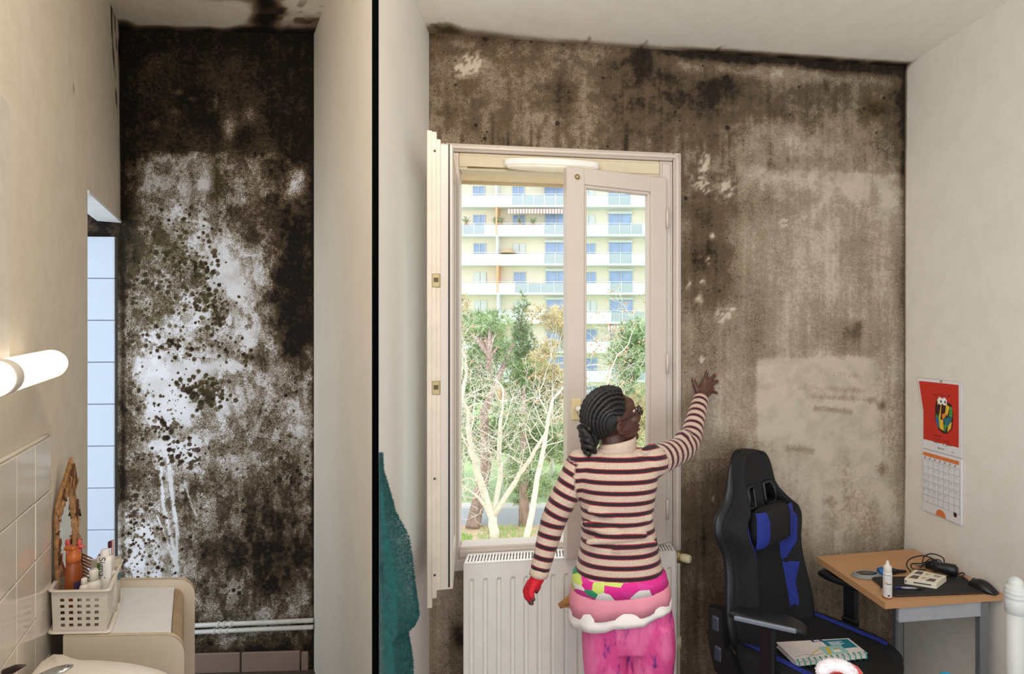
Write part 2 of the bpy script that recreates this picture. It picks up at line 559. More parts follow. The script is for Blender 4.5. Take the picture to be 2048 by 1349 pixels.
    for px, py, rx in ((1690, 965, .05), (1700, 1020, .05), (1795, 835, .05), (1785, 880, .05), (1740, 1060, .06), (1745, 200, .06), (875, 90, .04)):
        O = np.maximum(O, 0.55 * np.exp(-(np.hypot((s - s_of(px)), (z - zr(py)) * 0.5) / rx) ** 2))
    return D, S, O
HOLE = (s_of(886), s_of(1351), 0.74, 2.515)
sl = lines(0, WALL_LEN, 0.011, HOLE[:2]); zl = lines(0, CEIL1, 0.0115, HOLE[2:])
slab = G()
def wbox(g, s0, s1, t0, t1, z0, z1, bev=0.0, mi=0):
    g.box(W((s0 + s1) / 2, (t0 + t1) / 2, (z0 + z1) / 2), (s1 - s0, abs(t1 - t0), z1 - z0), bev, mi, R=Matrix((tuple(E1), tuple(-N1), (0, 0, 1))).transposed())
wbox(slab, -0.2, HOLE[0], -0.26, -0.004, -0.15, 3.2); wbox(slab, HOLE[1], WALL_LEN + 0.3, -0.26, -0.004, -0.15, 3.2)
wbox(slab, HOLE[0], HOLE[1], -0.26, -0.004, -0.15, HOLE[2]); wbox(slab, HOLE[0], HOLE[1], -0.26, -0.004, HOLE[3], 3.2)
stained('wall_back', M_moldB, sl, zl, lambda s, z: W(s, 0, z), stainB, HOLE, extra=[slab])

# --- bedroom side walls, ceiling, floor
def struct(o): return tag(o, kind='structure')
def stain_none(s, z): return np.zeros_like(s), np.zeros_like(s), np.zeros_like(s)
M_paintB = mold_mat('bedroom_white_paint_with_mildew', (231, 224, 213), (227, 220, 208), (150, 132, 112), (84, 70, 54), (32, 26, 22), streak=0.0, fine=200.0, amp=0.25)
M_paintT = mold_mat('bathroom_white_paint_with_mildew', (226, 217, 202), (221, 211, 195), (120, 100, 82), (60, 48, 38), (26, 20, 16), streak=0.0, fine=200.0, amp=0.25)
def wallthick(g, a, b, n, z0, z1, th):
    a = Vector(a); b = Vector(b); n = Vector(n)
    g.prism([a + Vector((0, 0, z0)), b + Vector((0, 0, z0)), b + Vector((0, 0, z1)), a + Vector((0, 0, z1))], -n * th)

def stainR(q, z):
    D = 0.75 * np.exp(-(q / 0.012) ** 2) * sstep(z, 0.3, 1.4) + 0.35 * np.exp(-(q / 0.03) ** 2) * sstep(z, 2.3, 2.9)
    D = D + 0.45 * np.exp(-((CEIL1 - z) / 0.012) ** 2) * np.exp(-(q / 0.12) ** 2)
    D = D + (value_noise(q, z, 21, 20, 20) - 0.5) * 0.06
    return D, np.zeros_like(q), np.zeros_like(q)
g = G(); wallthick(g, RW(0, -0.01, 0), RW(4.2, -0.01, 0), N2, 0, CEIL1, 0.15)
stained('wall_right', M_paintB, lines(0, 4.2, 0.012)[:60] + lines(0.72, 4.2, 0.2), lines(0, CEIL1, 0.03), lambda q, z: RW(q, 0, z), stainR, extra=[g])
# the partition between the two rooms: bedroom face, bathroom face and the black strip on its end
g = G()
a = WL; b = WL + E3 * 0.674
n3 = Vector((0.995, 0.0995, 0))
wallthick(g, a, b, n3, 0, 3.3, 0.012)
struct(g.build('wall_left', pm('daylit_white_wall_paint', (232, 230, 226), .85, var=.02, scale=5)))  # brighter, cooler colour stands in for daylight on this wall
g = G()
a = BR; b = BR + ER * 1.335
wallthick(g, a, b, Vector((-0.8108, -0.5854, 0)), 0, 3.3, 0.012)
struct(g.build('wall_left_bathroom_side', M_white))
M_strip = pm('black_edge_trim', (6, 7, 8), 1.0, spec=0.0)
g = G(); x0 = (743.6 - 1250) / 1150 * 1.782; x1 = (754.3 - 1250) / 1150 * 1.782
g.box(((x0 + x1) / 2, 1.788, 1.65), (x1 - x0, 0.012, 3.3), 0.001)
struct(g.build('trim_1', M_strip))

def stainC(s, t):
    D = 0.85 * np.exp(-(t / 0.035) ** 2) * (0.25 + 0.75 * sstep(s, 1.0, 1.3)) * (0.5 + value_noise(s, t, 31, 15, 15)) + 0.2 * np.exp(-(t / 0.09) ** 2)
    D = D + 0.5 * np.exp(-(np.hypot((s - 0.07) * 0.8, (t - 0.05)) / 0.05) ** 2) * (0.6 + value_noise(s, t, 34, 30, 30))
    D = D + 0.25 * np.exp(-(np.hypot((s - 0.2) * 0.4, (t - 0.02)) / 0.05) ** 2)
    for s0 in (0.67, 0.92, 1.26):
        D = D + 0.28 * np.exp(-(np.hypot(s - s0 - 0.2 * t, 0) / 0.006) ** 2) * sstep(-t, -0.16, -0.02)
    D = D + (value_noise(s, t, 32, 10, 10) - 0.5) * 0.05
    O = 0.5 * np.exp(-(np.hypot((s - 0.07), (t - 0.05)) / 0.06) ** 2)
    return D, np.zeros_like(s), O
g = G(); g.prism([W(-0.05, 0, CEIL1 + 0.004), W(WALL_LEN + 1.5, 0, CEIL1 + 0.004), W(WALL_LEN + 1.5, 4.4, CEIL1 + 0.004), W(0.5, 4.4, CEIL1 + 0.004), W(-0.05, 0.7, CEIL1 + 0.004)], (0, 0, 0.15))
M_ceilB = mold_mat('bedroom_ceiling_paint_with_mildew', (246, 241, 231), (243, 237, 226), (150, 132, 112), (84, 70, 54), (32, 26, 22), streak=0.0, fine=200.0, amp=0.25)
stained('ceiling', M_ceilB, lines(-0.03, WALL_LEN + 0.25, 0.014), lines(0, 0.8, 0.014), lambda s, t: W(s, t, CEIL1), stainC, extra=[g])
M_floor = pm('dark_floor_tile', (74, 62, 56), 0.5, var=0.2, scale=9)
M_floorB = pm('brown_bedroom_floor', (128, 100, 78), 0.55, var=0.2, scale=6, stretch=(1, 8, 1))
g = G(); g.prism([WL + Vector((0.001, -0.001, 0)), RW(0, 0, 0), RW(4.2, 0, 0), (-0.45, -1.5, 0), b * 0 + WL + E3 * 0.67], (0, 0, -0.1)); struct(g.build('floor', M_floorB))

# --- bathroom back wall
bx = [250, 280, 310, 340, 370, 400, 430, 460, 490, 520, 550, 580, 610]
MT = [(66, '9999999999999'), (115, '9988888899999'), (155, '9888888889999'), (195, '9889998888999'), (235, '9888898778999'), (265, '8888889798999'),
      (300, '9888888888899'), (312, '8655556666789'), (345, '7555547556858'), (375, '7544437545747'), (405, '7554546556777'), (430, '8543436766678'),
      (455, '8564446676678'), (485, '8666434675688'), (515, '8556532345788'), (545, '7555642234889'), (575, '7555552235688'), (605, '6556336445898'),
      (635, '5563324345688'), (665, '5442254434689'), (695, '6343344425567'), (720, '5334443466666'), (745, '5321113444566'), (770, '6411134344565'),
      (800, '6411242335455'), (830, '6421143446544'), (860, '6644454545544'), (890, '6432255455555'), (920, '6553345455556'), (950, '6562446554665'),
      (980, '6553756566666'), (1010, '5444755667675'), (1040, '4344756677776'), (1070, '3344666777776'), (1100, '3334676777776'), (1130, '3344566777776'),
      (1160, '3334566567776'), (1190, '3445566467765'), (1215, '5555655666655'), (1240, '7777766655556'), (1275, '7776665555566'), (1300, '8888888888888'), (1345, '8888888888888')]
DB = 2.945
bcols = [((x - 232) / 395.0) * BLEN for x in bx]
brows = [-(660 - y) / 1150 * DB for y, _ in MT]
tabT = [[int(ch) / 9 for ch in r] for _, r in MT]
def bs(px): return (px - 232) / 395.0 * BLEN
def bz(y): return EYE + (660 - y) / 1150 * DB
def stainT(s, z):
    y = EYE - z
    w1 = (value_noise(s, z, 41, 16, 16) - 0.5) * 0.05; w2 = (value_noise(s, z, 42, 16, 16) - 0.5) * 0.05
    D = bilinear(bcols, brows, tabT, s + w1, y + w2) * 1.0
    D = np.where(z < bz(304), .5 + (D - .5) * 1.25 - .03, D)
    for px, py, rx, ry, k in ((455, 530, .10, .22, -.20), (440, 470, .10, .08, -.12), (585, 590, .07, .30, .28), (570, 700, .05, .06, .2), (570, 830, .12, .25, -.12), (330, 790, .1, .16, -.12), (600, 365, .03, .08, -.25), (535, 620, .04, .2, -.06),
                              (345, 1000, .05, .14, .18), (560, 1120, .12, .12, .12), (430, 1090, .12, .12, .06), (470, 1060, .03, .08, -.15), (480, 1150, .05, .06, -.15), (530, 1215, .06, .05, -.2), (270, 1090, .05, .16, -.2), (360, 1165, .08, .05, -.1), (590, 440, .06, .1, .15)):
        D = D + k * np.exp(-(((s - bs(px)) / rx) ** 2 + ((z - bz(py)) / ry) ** 2))
    rct = sstep(s, bs(258), bs(268)) * sstep(-s, -bs(426), -bs(421)) * sstep(-z, -bz(312), -bz(320)) * sstep(z, bz(425), bz(400)); D = D - .07 * rct
    low = (z < bz(304))
    pn = value_noise(s, z, 46, 22, 14) * .6 + value_noise(s, z, 47, 47, 34) * .4
    D = D + low * (sstep(pn, .44, .56) - .5) * .20
    D = D + low * (value_noise(s, z, 48, 95, 60) - .5) * .14
    D = D + (value_noise(s, z, 43, 12, 10) - 0.5) * 0.14
    D = np.where(z > bz(304), np.maximum(D, 0.80) + 0.04 * (value_noise(s, z, 44, 9, 9) - 0.3), D)
    # pale remnants in the black field and wiped rectangle below it
    for px, py, rx, ry, k in ((452, 255, .035, .06, .42), (495, 225, .03, .04, .3), (425, 205, .012, .035, .3), (350, 187, .02, .015, .3), (375, 198, .02, .012, .3), (303, 250, .02, .02, .3), (340, 225, .03, .012, .2),
                              (590, 360, .035, .06, .25), (395, 365, .05, .08, .12), (510, 345, .05, .04, .15)):
        D = D - k * np.exp(-(((s - bs(px)) / rx) ** 2 + ((z - bz(py)) / ry) ** 2))
    # wiped and scratched strokes
    for pts, w, k in (([(312, 892), (314, 960), (318, 1010), (330, 1060), (340, 1100), (342, 1150)], .007, .55), ([(325, 900), (336, 1000), (345, 1060), (346, 1140)], .006, .5),
                      ([(330, 920), (338, 990), (350, 1075)], .004, .4), ([(298, 890), (385, 888)], .018, .45), ([(345, 900), (378, 910)], .02, .35), ([(360, 960), (375, 1010), (385, 1030)], .005, .45),
                      ([(305, 1030), (322, 1070), (335, 1110)], .004, .4), ([(300, 735), (500, 732)], .03, .25), ([(295, 760), (300, 840)], .03, .3), ([(348, 650), (405, 652)], .003, .3), ([(415, 595), (450, 625)], .003, .4), ([(350, 440), (400, 445), (420, 455)], .006, .3)):
        dd = dist_poly(s, z, [(bs(a_), bz(b_)) for a_, b_ in pts])
        D = D - k * np.exp(-(dd / w) ** 2) * (0.6 + 0.8 * value_noise(s, z, 45, 60, 12))
    dd = dist_poly(s, z, [(bs(300), bz(740)), (bs(320), bz(830))]); D = D - 0.15 * np.exp(-(dd / .09) ** 2)
    D = D + 0.5 * np.exp(-((bs(590) - s) / .05) ** 2 - ((z - bz(620)) / .12) ** 2) * 0.5
    edge = CEIL2 - z
    D = D + 0.3 * np.exp(-(edge / 0.03) ** 2)
    D = D + 0.35 * np.exp(-((BLEN - s) / 0.012) ** 2) + 0.3 * np.exp(-((s - bs(236)) / 0.012) ** 2)
    S = np.full_like(s, 0.10) * (z < bz(440))
    for px, py, rx, ry, k in ((360, 560, .16, .28, .8), (300, 580, .12, .25, .6), (330, 700, .14, .16, .5), (400, 780, .13, .1, .95), (330, 800, .1, .1, .75), (350, 850, .07, .05, .9), (270, 1100, .1, .2, .85),
                              (370, 920, .1, .1, .8), (270, 940, .05, .1, .6), (590, 960, .08, .12, .5), (400, 650, .15, .08, .6), (490, 705, .06, .03, .7), (540, 1180, .15, .1, .3), (430, 1180, .2, .15, .35)):
        S = np.maximum(S, k * np.exp(-(((s - bs(px)) / rx) ** 2 + ((z - bz(py)) / ry) ** 2)))
    S = S * (z < bz(440)) * .55
    O = np.zeros_like(s)
    O0 = np.zeros_like(s)
    # round colonies, denser and larger in their clusters
    rg = np.random.RandomState(77)
    for px, py, rx, ry, n, r0, r1 in ((345, 520, 70, 85, 230, .005, .015), (400, 560, 50, 80, 90, .005, .014), (290, 600, 45, 70, 110, .004, .012), (425, 630, 30, 40, 60, .006, .017), (345, 690, 40, 30, 40, .005, .014), (405, 790, 42, 28, 85, .007, .019), (385, 770, 40, 14, 50, .006, .014),
                                      (325, 850, 25, 22, 40, .006, .015), (360, 910, 40, 30, 60, .005, .014), (270, 930, 35, 50, 60, .004, .013), (270, 1090, 45, 90, 170, .004, .011), (260, 1010, 20, 60, 50, .005, .014), (310, 800, 40, 70, 60, .004, .010), (580, 960, 28, 45, 30, .006, .016), (560, 860, 50, 90, 40, .003, .010), (420, 700, 80, 30, 40, .004, .010), (480, 1170, 120, 60, 45, .004, .012), (490, 715, 14, 10, 14, .007, .014), (430, 1000, 150, 150, 90, .003, .008), (255, 760, 30, 180, 90, .004, .012)):
        for k in range(n):
            cx_, cy_ = px + rg.normal() * rx * .6, py + rg.normal() * ry * .6
            if not 236 < cx_ < 624: continue
            r = r0 + (r1 - r0) * rg.rand() ** 2; s0, z0 = bs(cx_), bz(cy_)
            m = np.where((np.abs(s - s0) < r * 2) & (np.abs(z - z0) < r * 2))[0]
            if not len(m): continue
            dd = np.hypot(s[m] - s0, z[m] - z0) / r; a_ = rg.uniform(.5, 1.0)
            D[m] = np.maximum(D[m], D[m] + (1.02 * a_ - D[m]) * sstep(-dd, -1.15, -.75))
            if py < 660 or 700 < py < 800: O0[m] = np.maximum(O0[m], .4 * np.exp(-(dd / 1.4) ** 2))
    for px, py, rx, ry, k in ((340, 500, .2, .15, .8), (300, 620, .1, .12, .8), (410, 610, .07, .1, .9), (385, 540, .06, .08, .8), (430, 350, .03, .12, .8), (490, 720, .05, .04, .5), (270, 430, .05, .06, .6)):
        O = np.maximum(O, k * np.exp(-(((s - bs(px)) / rx) ** 2 + ((z - bz(py)) / ry) ** 2)))
    O = np.maximum(O * .8, O0)
    return D, S, O
g = G()
g.prism([B(-0.9, -0.004, 0), B(BLEN + 0.1, -0.004, 0), B(BLEN + 0.1, -0.004, CEIL2), B(-0.9, -0.004, CEIL2)], -NB * 0.2)
bath_back = stained('wall_back_bathroom', M_moldT, lines(-0.9, -0.02, 0.02) + lines(-0.009, BLEN, 0.0048), lines(0, CEIL2, 0.0048), lambda s, z: B(s, 0, z), stainT, extra=[g])

# bathroom ceiling and floor
def stainCT(s, t):
    nn = value_noise(s, t, 51, 14, 14)
    D = 0.8 * np.exp(-(t / 0.05) ** 2) * (0.7 + 0.6 * nn) + 0.7 * np.exp(-(t / (0.09 + 0.08 * sstep(s, 0.55, 0.85))) ** 2) * sstep(s, 0.45, 0.75) * (0.45 + nn)
    D = D + 0.9 * np.exp(-((s - 0.66 - 0.05 * np.sin(t * 9)) / (0.065)) ** 2) * (0.5 + nn)
    D = D + 0.5 * np.exp(-(((s - 0.45) / 0.16) ** 2 + ((t - 0.33) / 0.05) ** 2)) * (0.4 + nn)
    D = D + 0.35 * np.exp(-(((s - 0.86) / 0.15) ** 2 + ((t - 0.22) / 0.14) ** 2)) * sstep(value_noise(s, t, 52, 22, 34), 0.5, 0.7)
    D = D + 0.6 * np.exp(-(np.hypot(s - 0.02, t - 0.06) / 0.05) ** 2)
    return D, np.zeros_like(s), np.zeros_like(s)
g = G(); g.prism([BW(0, -0.4, CEIL2 + 0.004), BW(2.6, -0.1, CEIL2 + 0.004), BR + ER * 1.33 + Vector((0, 0, CEIL2 + 0.004)), BR + Vector((0.1, 0, CEIL2 + 0.004))], (0, 0, 0.15))
stained('ceiling_bathroom', M_paintT, lines(-0.05, BLEN + 0.02, 0.014), lines(0, 0.7, 0.014), lambda s, t: B(s + 0.62 * t, t, CEIL2) if s < 0.5 * BLEN else B(s + 0.62 * t, t, CEIL2), stainCT, extra=[g])
g = G(); g.prism([B(-0.88, 0, 0), B(BLEN, 0, 0), BR + ER * 1.33, BR + ER * 1.33 + Vector((0.1, -3.2, 0)), BW(3.5, 0, 0)], (0, 0, -0.1)); struct(g.build('floor_bathroom', M_floor))

# bathroom left wall with the tall opening next to the back wall
QO = 0.77; ZO = 2.305
def stainL(q, z):
    D = 0.8 * np.exp(-(q / 0.05) ** 2) * sstep(z, 2.4, 3.0) + 0.45 * np.exp(-(q / 0.03) ** 2)
    D = D + 0.8 * np.exp(-(dist_poly(q, z, [(0.26, 3.3), (0.23, 3.1), (0.16, 2.95), (0.12, 2.85)]) / 0.028) ** 2) * .75 * (.25 + 1.1 * value_noise(q, z, 64, 40, 18))
    D = D + 0.8 * np.exp(-(np.hypot(q - 0.02, z - 3.17) / 0.05) ** 2) * (0.5 + value_noise(q, z, 62, 25, 25))
    D = D + 0.45 * np.exp(-(np.hypot((q - 0.1), (z - 3.2)) / 0.15) ** 2) * sstep(value_noise(q, z, 61, 30, 14), 0.45, 0.7) * 1.3
    D = D + 0.5 * np.exp(-(dist_poly(q, z, [(0.2, 2.85), (0.19, 2.76)]) / 0.006) ** 2)
    for q0, z0 in ((1.0, 2.63), (0.9, 3.18), (0.93, 3.2)):
        D = D + 0.55 * np.exp(-(np.hypot((q - q0), (z - z0) * 0.35) / 0.008) ** 2)
    D = D + (value_noise(q, z, 63, 12, 12) - 0.5) * 0.05
    return D, np.zeros_like(q), np.zeros_like(q)
g = G()
wallthick(g, BW(QO, -0.004, 0), BW(2.8, -0.004, 0), NL, 0, CEIL2, 0.09)
wallthick(g, BW(0, -0.004, 0), BW(QO, -0.004, 0), NL, ZO, CEIL2, 0.09)
ql = lines(0, 2.8, 0.011, (QO,))
stained('wall_side_bathroom', M_paintT, ql[:int(1.2 / 0.011)] + lines(ql[int(1.2 / 0.011)], 2.8, 0.12), lines(0, CEIL2, 0.014, (ZO,)), lambda q, z: BW(q, 0, z), stainL, (0, QO, 0, ZO), extra=[g])
# ------------------------------------------------------------------ window, casements, radiator
RW3 = Matrix((tuple(E1), tuple(-N1), (0, 0, 1))).transposed()
S0, S1, Z0, Z1 = s_of(897), s_of(1340), 0.755, 2.50
win = thing('window_1', W((S0 + S1) / 2, 0, Z0), None, None, kind='structure')
del_keys = None
# moulded casing on the wall, four lengths
for nm, a, b_, c, d_ in (('casing', S0 - 0.048, S0 - 0.012, 0.70, 2.55), ('casing', S1 + 0.012, S1 + 0.048, 0.75, 2.55), ('casing', S0 - 0.012, S1 + 0.012, 2.515, 2.55)):
    g = G(); wbox(g, a, b_, 0.0, 0.018, c, d_, 0.005)
    if d_ - c > 1: wbox(g, a + 0.008, b_ - 0.010, 0.018, 0.027, c + 0.002, d_ - 0.004, 0.004)
    else: wbox(g, a - 0.03, b_ + 0.03, 0.018, 0.027, c + 0.008, d_ - 0.010, 0.004)
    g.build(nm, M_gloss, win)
# fixed frame
M_headp = pm('cream_frame_head', (214, 200, 172), 0.6, var=.03)
for a, b_, c, d_ in ((S0 - 0.012, S0 + 0.045, 0.76, 2.515), (S1 - 0.05, S1 + 0.012, 0.76, 2.515), (S0 + 0.045, S1 - 0.05, 2.44, 2.515), (S0 + 0.045, S1 - 0.05, 0.76, 0.815)):
    g = G(); wbox(g, a, b_, -0.075, 0.004, c, d_, 0.004)
    wbox(g, a + (0.012 if d_ - c > 1 else 0), b_ - (0.012 if d_ - c > 1 else 0), 0.004, 0.010, c + 0.012, d_ - 0.012, 0.003)
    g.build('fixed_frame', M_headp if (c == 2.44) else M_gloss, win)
M_beige = pm('cream_render_reveal', (222, 203, 168), 0.85, var=0.05)
g = G(); wbox(g, HOLE[0] - 0.002, HOLE[1] + 0.002, -0.262, -0.076, 2.455, 2.52); wbox(g, HOLE[0] - 0.002, HOLE[1] + 0.002, -0.25, -0.245, 2.44, 2.456); g.build('reveal_head', M_beige, win)
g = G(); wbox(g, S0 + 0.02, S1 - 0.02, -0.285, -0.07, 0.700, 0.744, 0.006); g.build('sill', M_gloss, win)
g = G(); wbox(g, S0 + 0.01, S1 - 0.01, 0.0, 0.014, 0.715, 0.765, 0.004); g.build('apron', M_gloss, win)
# espagnolette rod along the head
g = G(); g.tube([W(S0 + 0.08, 0.008, 2.452), W(S1 - 0.3, 0.008, 2.452)], 0.0035, 6); wbox(g, s_of(1112), s_of(1134), 0.004, 0.02, 2.445, 2.461, 0.002); g.build('bolt_rod', M_brass, win)

def sash(root, hinge, dirv, width, z0, z1, hinge_right, mats, thick=0.05):
    """a casement: stiles, rails with a glazing rebate, pane; hinge point, unit direction away from the hinge"""
    dv = Vector(dirv).normalized(); nv = Vector((dv.y, -dv.x, 0))
    if nv.y > 0: nv = -nv
    R = Matrix((tuple(dv), tuple(-nv), (0, 0, 1))).transposed()
    def bx(g, a0, a1, b0, b1, c0, c1, bev=0.003):
        g.box(Vector(hinge) + dv * (a0 + a1) / 2 + nv * (b0 + b1) / 2 + Vector((0, 0, (c0 + c1) / 2 - hinge[2])), (a1 - a0, b1 - b0, c1 - c0), bev, R=R)
    st = 0.078; h = thick / 2
    out = {}
    for nm, a0, a1, c0, c1 in (('stile', 0, st, z0, z1), ('stile', width - st, width, z0, z1), ('rail', st, width - st, z1 - st * 0.9, z1), ('rail', st, width - st, z0, z0 + st * 1.35)):
        g = G(); bx(g, a0, a1, -h, h, c0, c1)
        if nm == 'stile':
            i0, i1 = (a1 - 0.002, a1 + 0.012) if a0 == 0 else (a0 - 0.012, a0 + 0.002)
            bx(g, i0, i1, -h * 0.55, h * 0.72, z0 + st, z1 - st * 0.85, 0.003)
        else:
            i0, i1 = (c0 - 0.012, c0 + 0.002) if c1 == z1 else (c1 - 0.002, c1 + 0.012)
            bx(g, a0, a1, -h * 0.55, h * 0.72, i0, i1, 0.003)
        out[nm + str(a0)] = g.build(nm, mats[0], root)
    g = G(); bx(g, st, width - st, -0.003, 0.002, z0 + st * 1.3, z1 - st * 0.85, 0); out['pane'] = g.build('pane', M_glass, root)
    return dv, nv, R, out, bx

# right casement, half open into the room
h2 = W(S1 - 0.03, 0.012, 0.79)
free = at(1130, 660, 2.40); free = Vector((free.x, free.y, 0.79))
cas = thing('casement_sash', h2, 'white glazed casement hinged at the right jamb, standing half open', 'window', group=None)
wd = (Vector((free.x, free.y, 0)) - Vector((h2.x, h2.y, 0))).length
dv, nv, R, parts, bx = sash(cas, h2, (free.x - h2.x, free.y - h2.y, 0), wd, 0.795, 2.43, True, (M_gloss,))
M_cream = pm('cream_handle_plastic', (222, 205, 160), 0.4)
g = G(); bx(g, wd - 0.062, wd - 0.018, 0.024, 0.032, 1.375, 1.465, 0.003); pl = g.build('lock_plate', M_cream, cas)
g = G(); g.tube([h2 + dv * (wd - 0.04) + nv * 0.03 + Vector((0, 0, 0.635)), h2 + dv * (wd - 0.04) + nv * 0.075 + Vector((0, 0, 0.635))], 0.012, 10)
g.tube([h2 + dv * (wd - 0.045) + nv * 0.075 + Vector((0, 0, 0.635)), h2 + dv * (wd - 0.14) + nv * 0.078 + Vector((0, 0, 0.63))], (0.013), 10); g.build('handle', pm('white_handle', (236, 232, 222), 0.3), pl)
for zz in (0.95, 1.6, 2.25):
    g = G(); g.tube([h2 + nv * 0.032 + dv * 0.0 + Vector((0, 0, zz - 0.79 - 0.045)), h2 + nv * 0.032 + Vector((0, 0, zz - 0.79 + 0.045))], 0.007, 8); g.build('hinge', M_gloss, cas)
g = G(); g.lathe([(0.001, 0), (0.011, 0), (0.011, 0.005), (0.001, 0.006)], h2 + dv * (wd - 0.045) + nv * 0.026 + Vector((0, 0, 1.598)), 10, R=Matrix.Rotation(math.pi / 2, 3, 'X')); g.build('screw_cover', M_brass, cas)

# left casement, swung wide open and seen on edge
h1 = W(S0 + 0.012, 0.03, 0.79)
fr1 = at(893, 660, 2.10)
cas2 = thing('casement_sash', h1, 'white casement swung wide open at the left jamb, seen edge on', 'window')
wd2 = (Vector((fr1.x, fr1.y, 0)) - Vector((h1.x, h1.y, 0))).length
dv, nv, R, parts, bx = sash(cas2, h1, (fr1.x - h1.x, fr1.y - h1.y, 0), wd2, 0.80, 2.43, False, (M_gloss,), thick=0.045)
fv = -nv if nv.x > 0 else nv
sgn = 1 if nv.x > 0 else -1
def bx2(g, a0, a1, b0, b1, c0, c1, bev=0.002):          # b measured towards the left wall
    if sgn > 0: bx(g, a0, a1, -b1, -b0, c0, c1, bev)
    else: bx(g, a0, a1, b0, b1, c0, c1, bev)
g = G(); bx2(g, wd2 - 0.03, wd2 + 0.002, 0.020, 0.036, 0.802, 2.445); bx2(g, wd2 - 0.03, wd2 + 0.004, 0.034, 0.052, 0.775, 2.47); bx2(g, wd2 - 0.02, wd2 + 0.001, 0.050, 0.068, 0.74, 2.475)
lip = g.build('rebate_moulding', pm('yellowed_white_paint', (214, 200, 184), 0.4, var=0.06), cas2)
g = G(); bx2(g, wd2 + 0.0, wd2 + 0.0035, -0.012, -0.006, 0.81, 2.43, 0.0005); g.build('seal', M_blackp, cas2)
for zz in (1.54, 1.93):
    g = G(); bx2(g, wd2 + 0.0015, wd2 + 0.007, 0.022, 0.05, zz - 0.025, zz + 0.025, 0.002); pl = g.build('latch_plate', M_brass, cas2)
    g = G(); bx2(g, wd2 + 0.0065, wd2 + 0.009, 0.028, 0.044, zz - 0.006, zz + 0.01, 0.001); g.build('latch_slot', pm('dark_brass', (88, 76, 50), 0.5, 0.5), pl)
M_hole = pm('rusty_screw', (70, 52, 44), 0.6)
for zz in (0.86, 1.21, 1.56, 2.40):
    g = G(); bx2(g, wd2 + 0.003, wd2 + 0.005, 0.037, 0.045, zz - 0.004, zz + 0.004, 0.0008); g.build('screw', M_hole, cas2)

# oval lamp at the head of the window
g = G()
lc = W(s_of(1104), 0.046, 2.440)
lamp = thing('oval_lamp', lc, 'flat white oval lamp fixed under the head of the window', 'lamp')
M_lampw = pm('white_lamp_body', (238, 236, 230), 0.5)
g.lathe([(0.001, 0.042), (0.2, 0.042), (0.205, 0.038), (0.205, 0.018), (0.2, 0.013)], lc, 40, R=RW3 @ Matrix.Diagonal((1, 0.2, 1))); g.build('lamp_body', M_lampw, lamp)
g = G(); g.lathe([(0.199, 0.014), (0.19, 0.004), (0.14, 0.0), (0.001, -0.002)], lc, 40, R=RW3 @ Matrix.Diagonal((1, 0.2, 1))); g.build('lamp_diffuser', pm('opal_diffuser', (240, 232, 212), 0.3), lamp)

# radiator
M_rad = pm('white_radiator_enamel', (232, 228, 220), 0.35, var=0.03)
t1 = 0.118; ra, rb = s_of(929, t1), s_of(1351, t1); rz0, rz1 = 0.16, 0.785
rad = thing('radiator', W((ra + rb) / 2, 0.06, rz0), 'white steel panel radiator under the window with a slotted top grille', 'radiator')
g = G()
n = 16; pitch = (rb - ra) / n
prof = []
rows = []
# pressed front panel: each channel a shallow groove
zz = [rz0, rz0 + 0.05, rz0 + 0.065, rz1 - 0.075, rz1 - 0.06, rz1]
for k, z in enumerate(zz):
    row = []
    for i in range(n):
        for fx, dd in ((0.0, 0), (0.30, 0), (0.40, 0.010), (0.50, 0.012), (0.60, 0.010), (0.70, 0)):
            dep = dd if 2 <= k <= 3 else 0
            row.append(W(ra + (i + fx) * pitch, t1 + 0.002 - dep * 1.0, z))
    row.append(W(rb, t1 + 0.002, z)); rows.append(row)
g.grid(rows, smooth=False); g.build('front_panel', M_rad, rad, recalc=False)
g = G(); wbox(g, ra, rb, 0.025, 0.035, rz0, rz1 - 0.01, 0.003); g.build('rear_panel', M_rad, rad)
for a in (ra - 0.004, rb + 0.001):
    g = G(); wbox(g, a, a + 0.004, 0.02, t1 + 0.003, rz0 + 0.02, rz1, 0.001)
    for k in range(5): wbox(g, a - 0.0015, a + 0.0055, 0.035, t1 - 0.02, rz1 - 0.06 - k * 0.02, rz1 - 0.053 - k * 0.02)
    g.build('side_cover', M_rad, rad)
M_grille = pm('white_grille', (236, 232, 226), 0.35)
gr = G(); wbox(gr, ra, rb, t1 - 0.012, t1 + 0.004, rz1, rz1 + 0.006, 0.001); wbox(gr, ra, rb, 0.02, 0.032, rz1, rz1 + 0.006, 0.001)
gr = gr.build('top_grille', M_grille, rad)
q = G(); q.box((0, 0, 0), (0.0085, t1 - 0.04, 0.005), 0.0012, R=RW3); sm = q.mesh('bar', M_grille)
nb = 68
for i in range(nb):
    inst(sm, 'bar', gr, W(ra + 0.006 + (rb - ra - 0.012) * i / (nb - 1), (t1 + 0.02) / 2, rz1 + 0.003))
g = G(); wbox(g, ra + 0.02, rb - 0.02, 0.045, t1 - 0.015, rz0 + 0.03, rz1 - 0.015); g.build('fins', pm('shadowed_steel', (120, 116, 110), 0.6), rad)
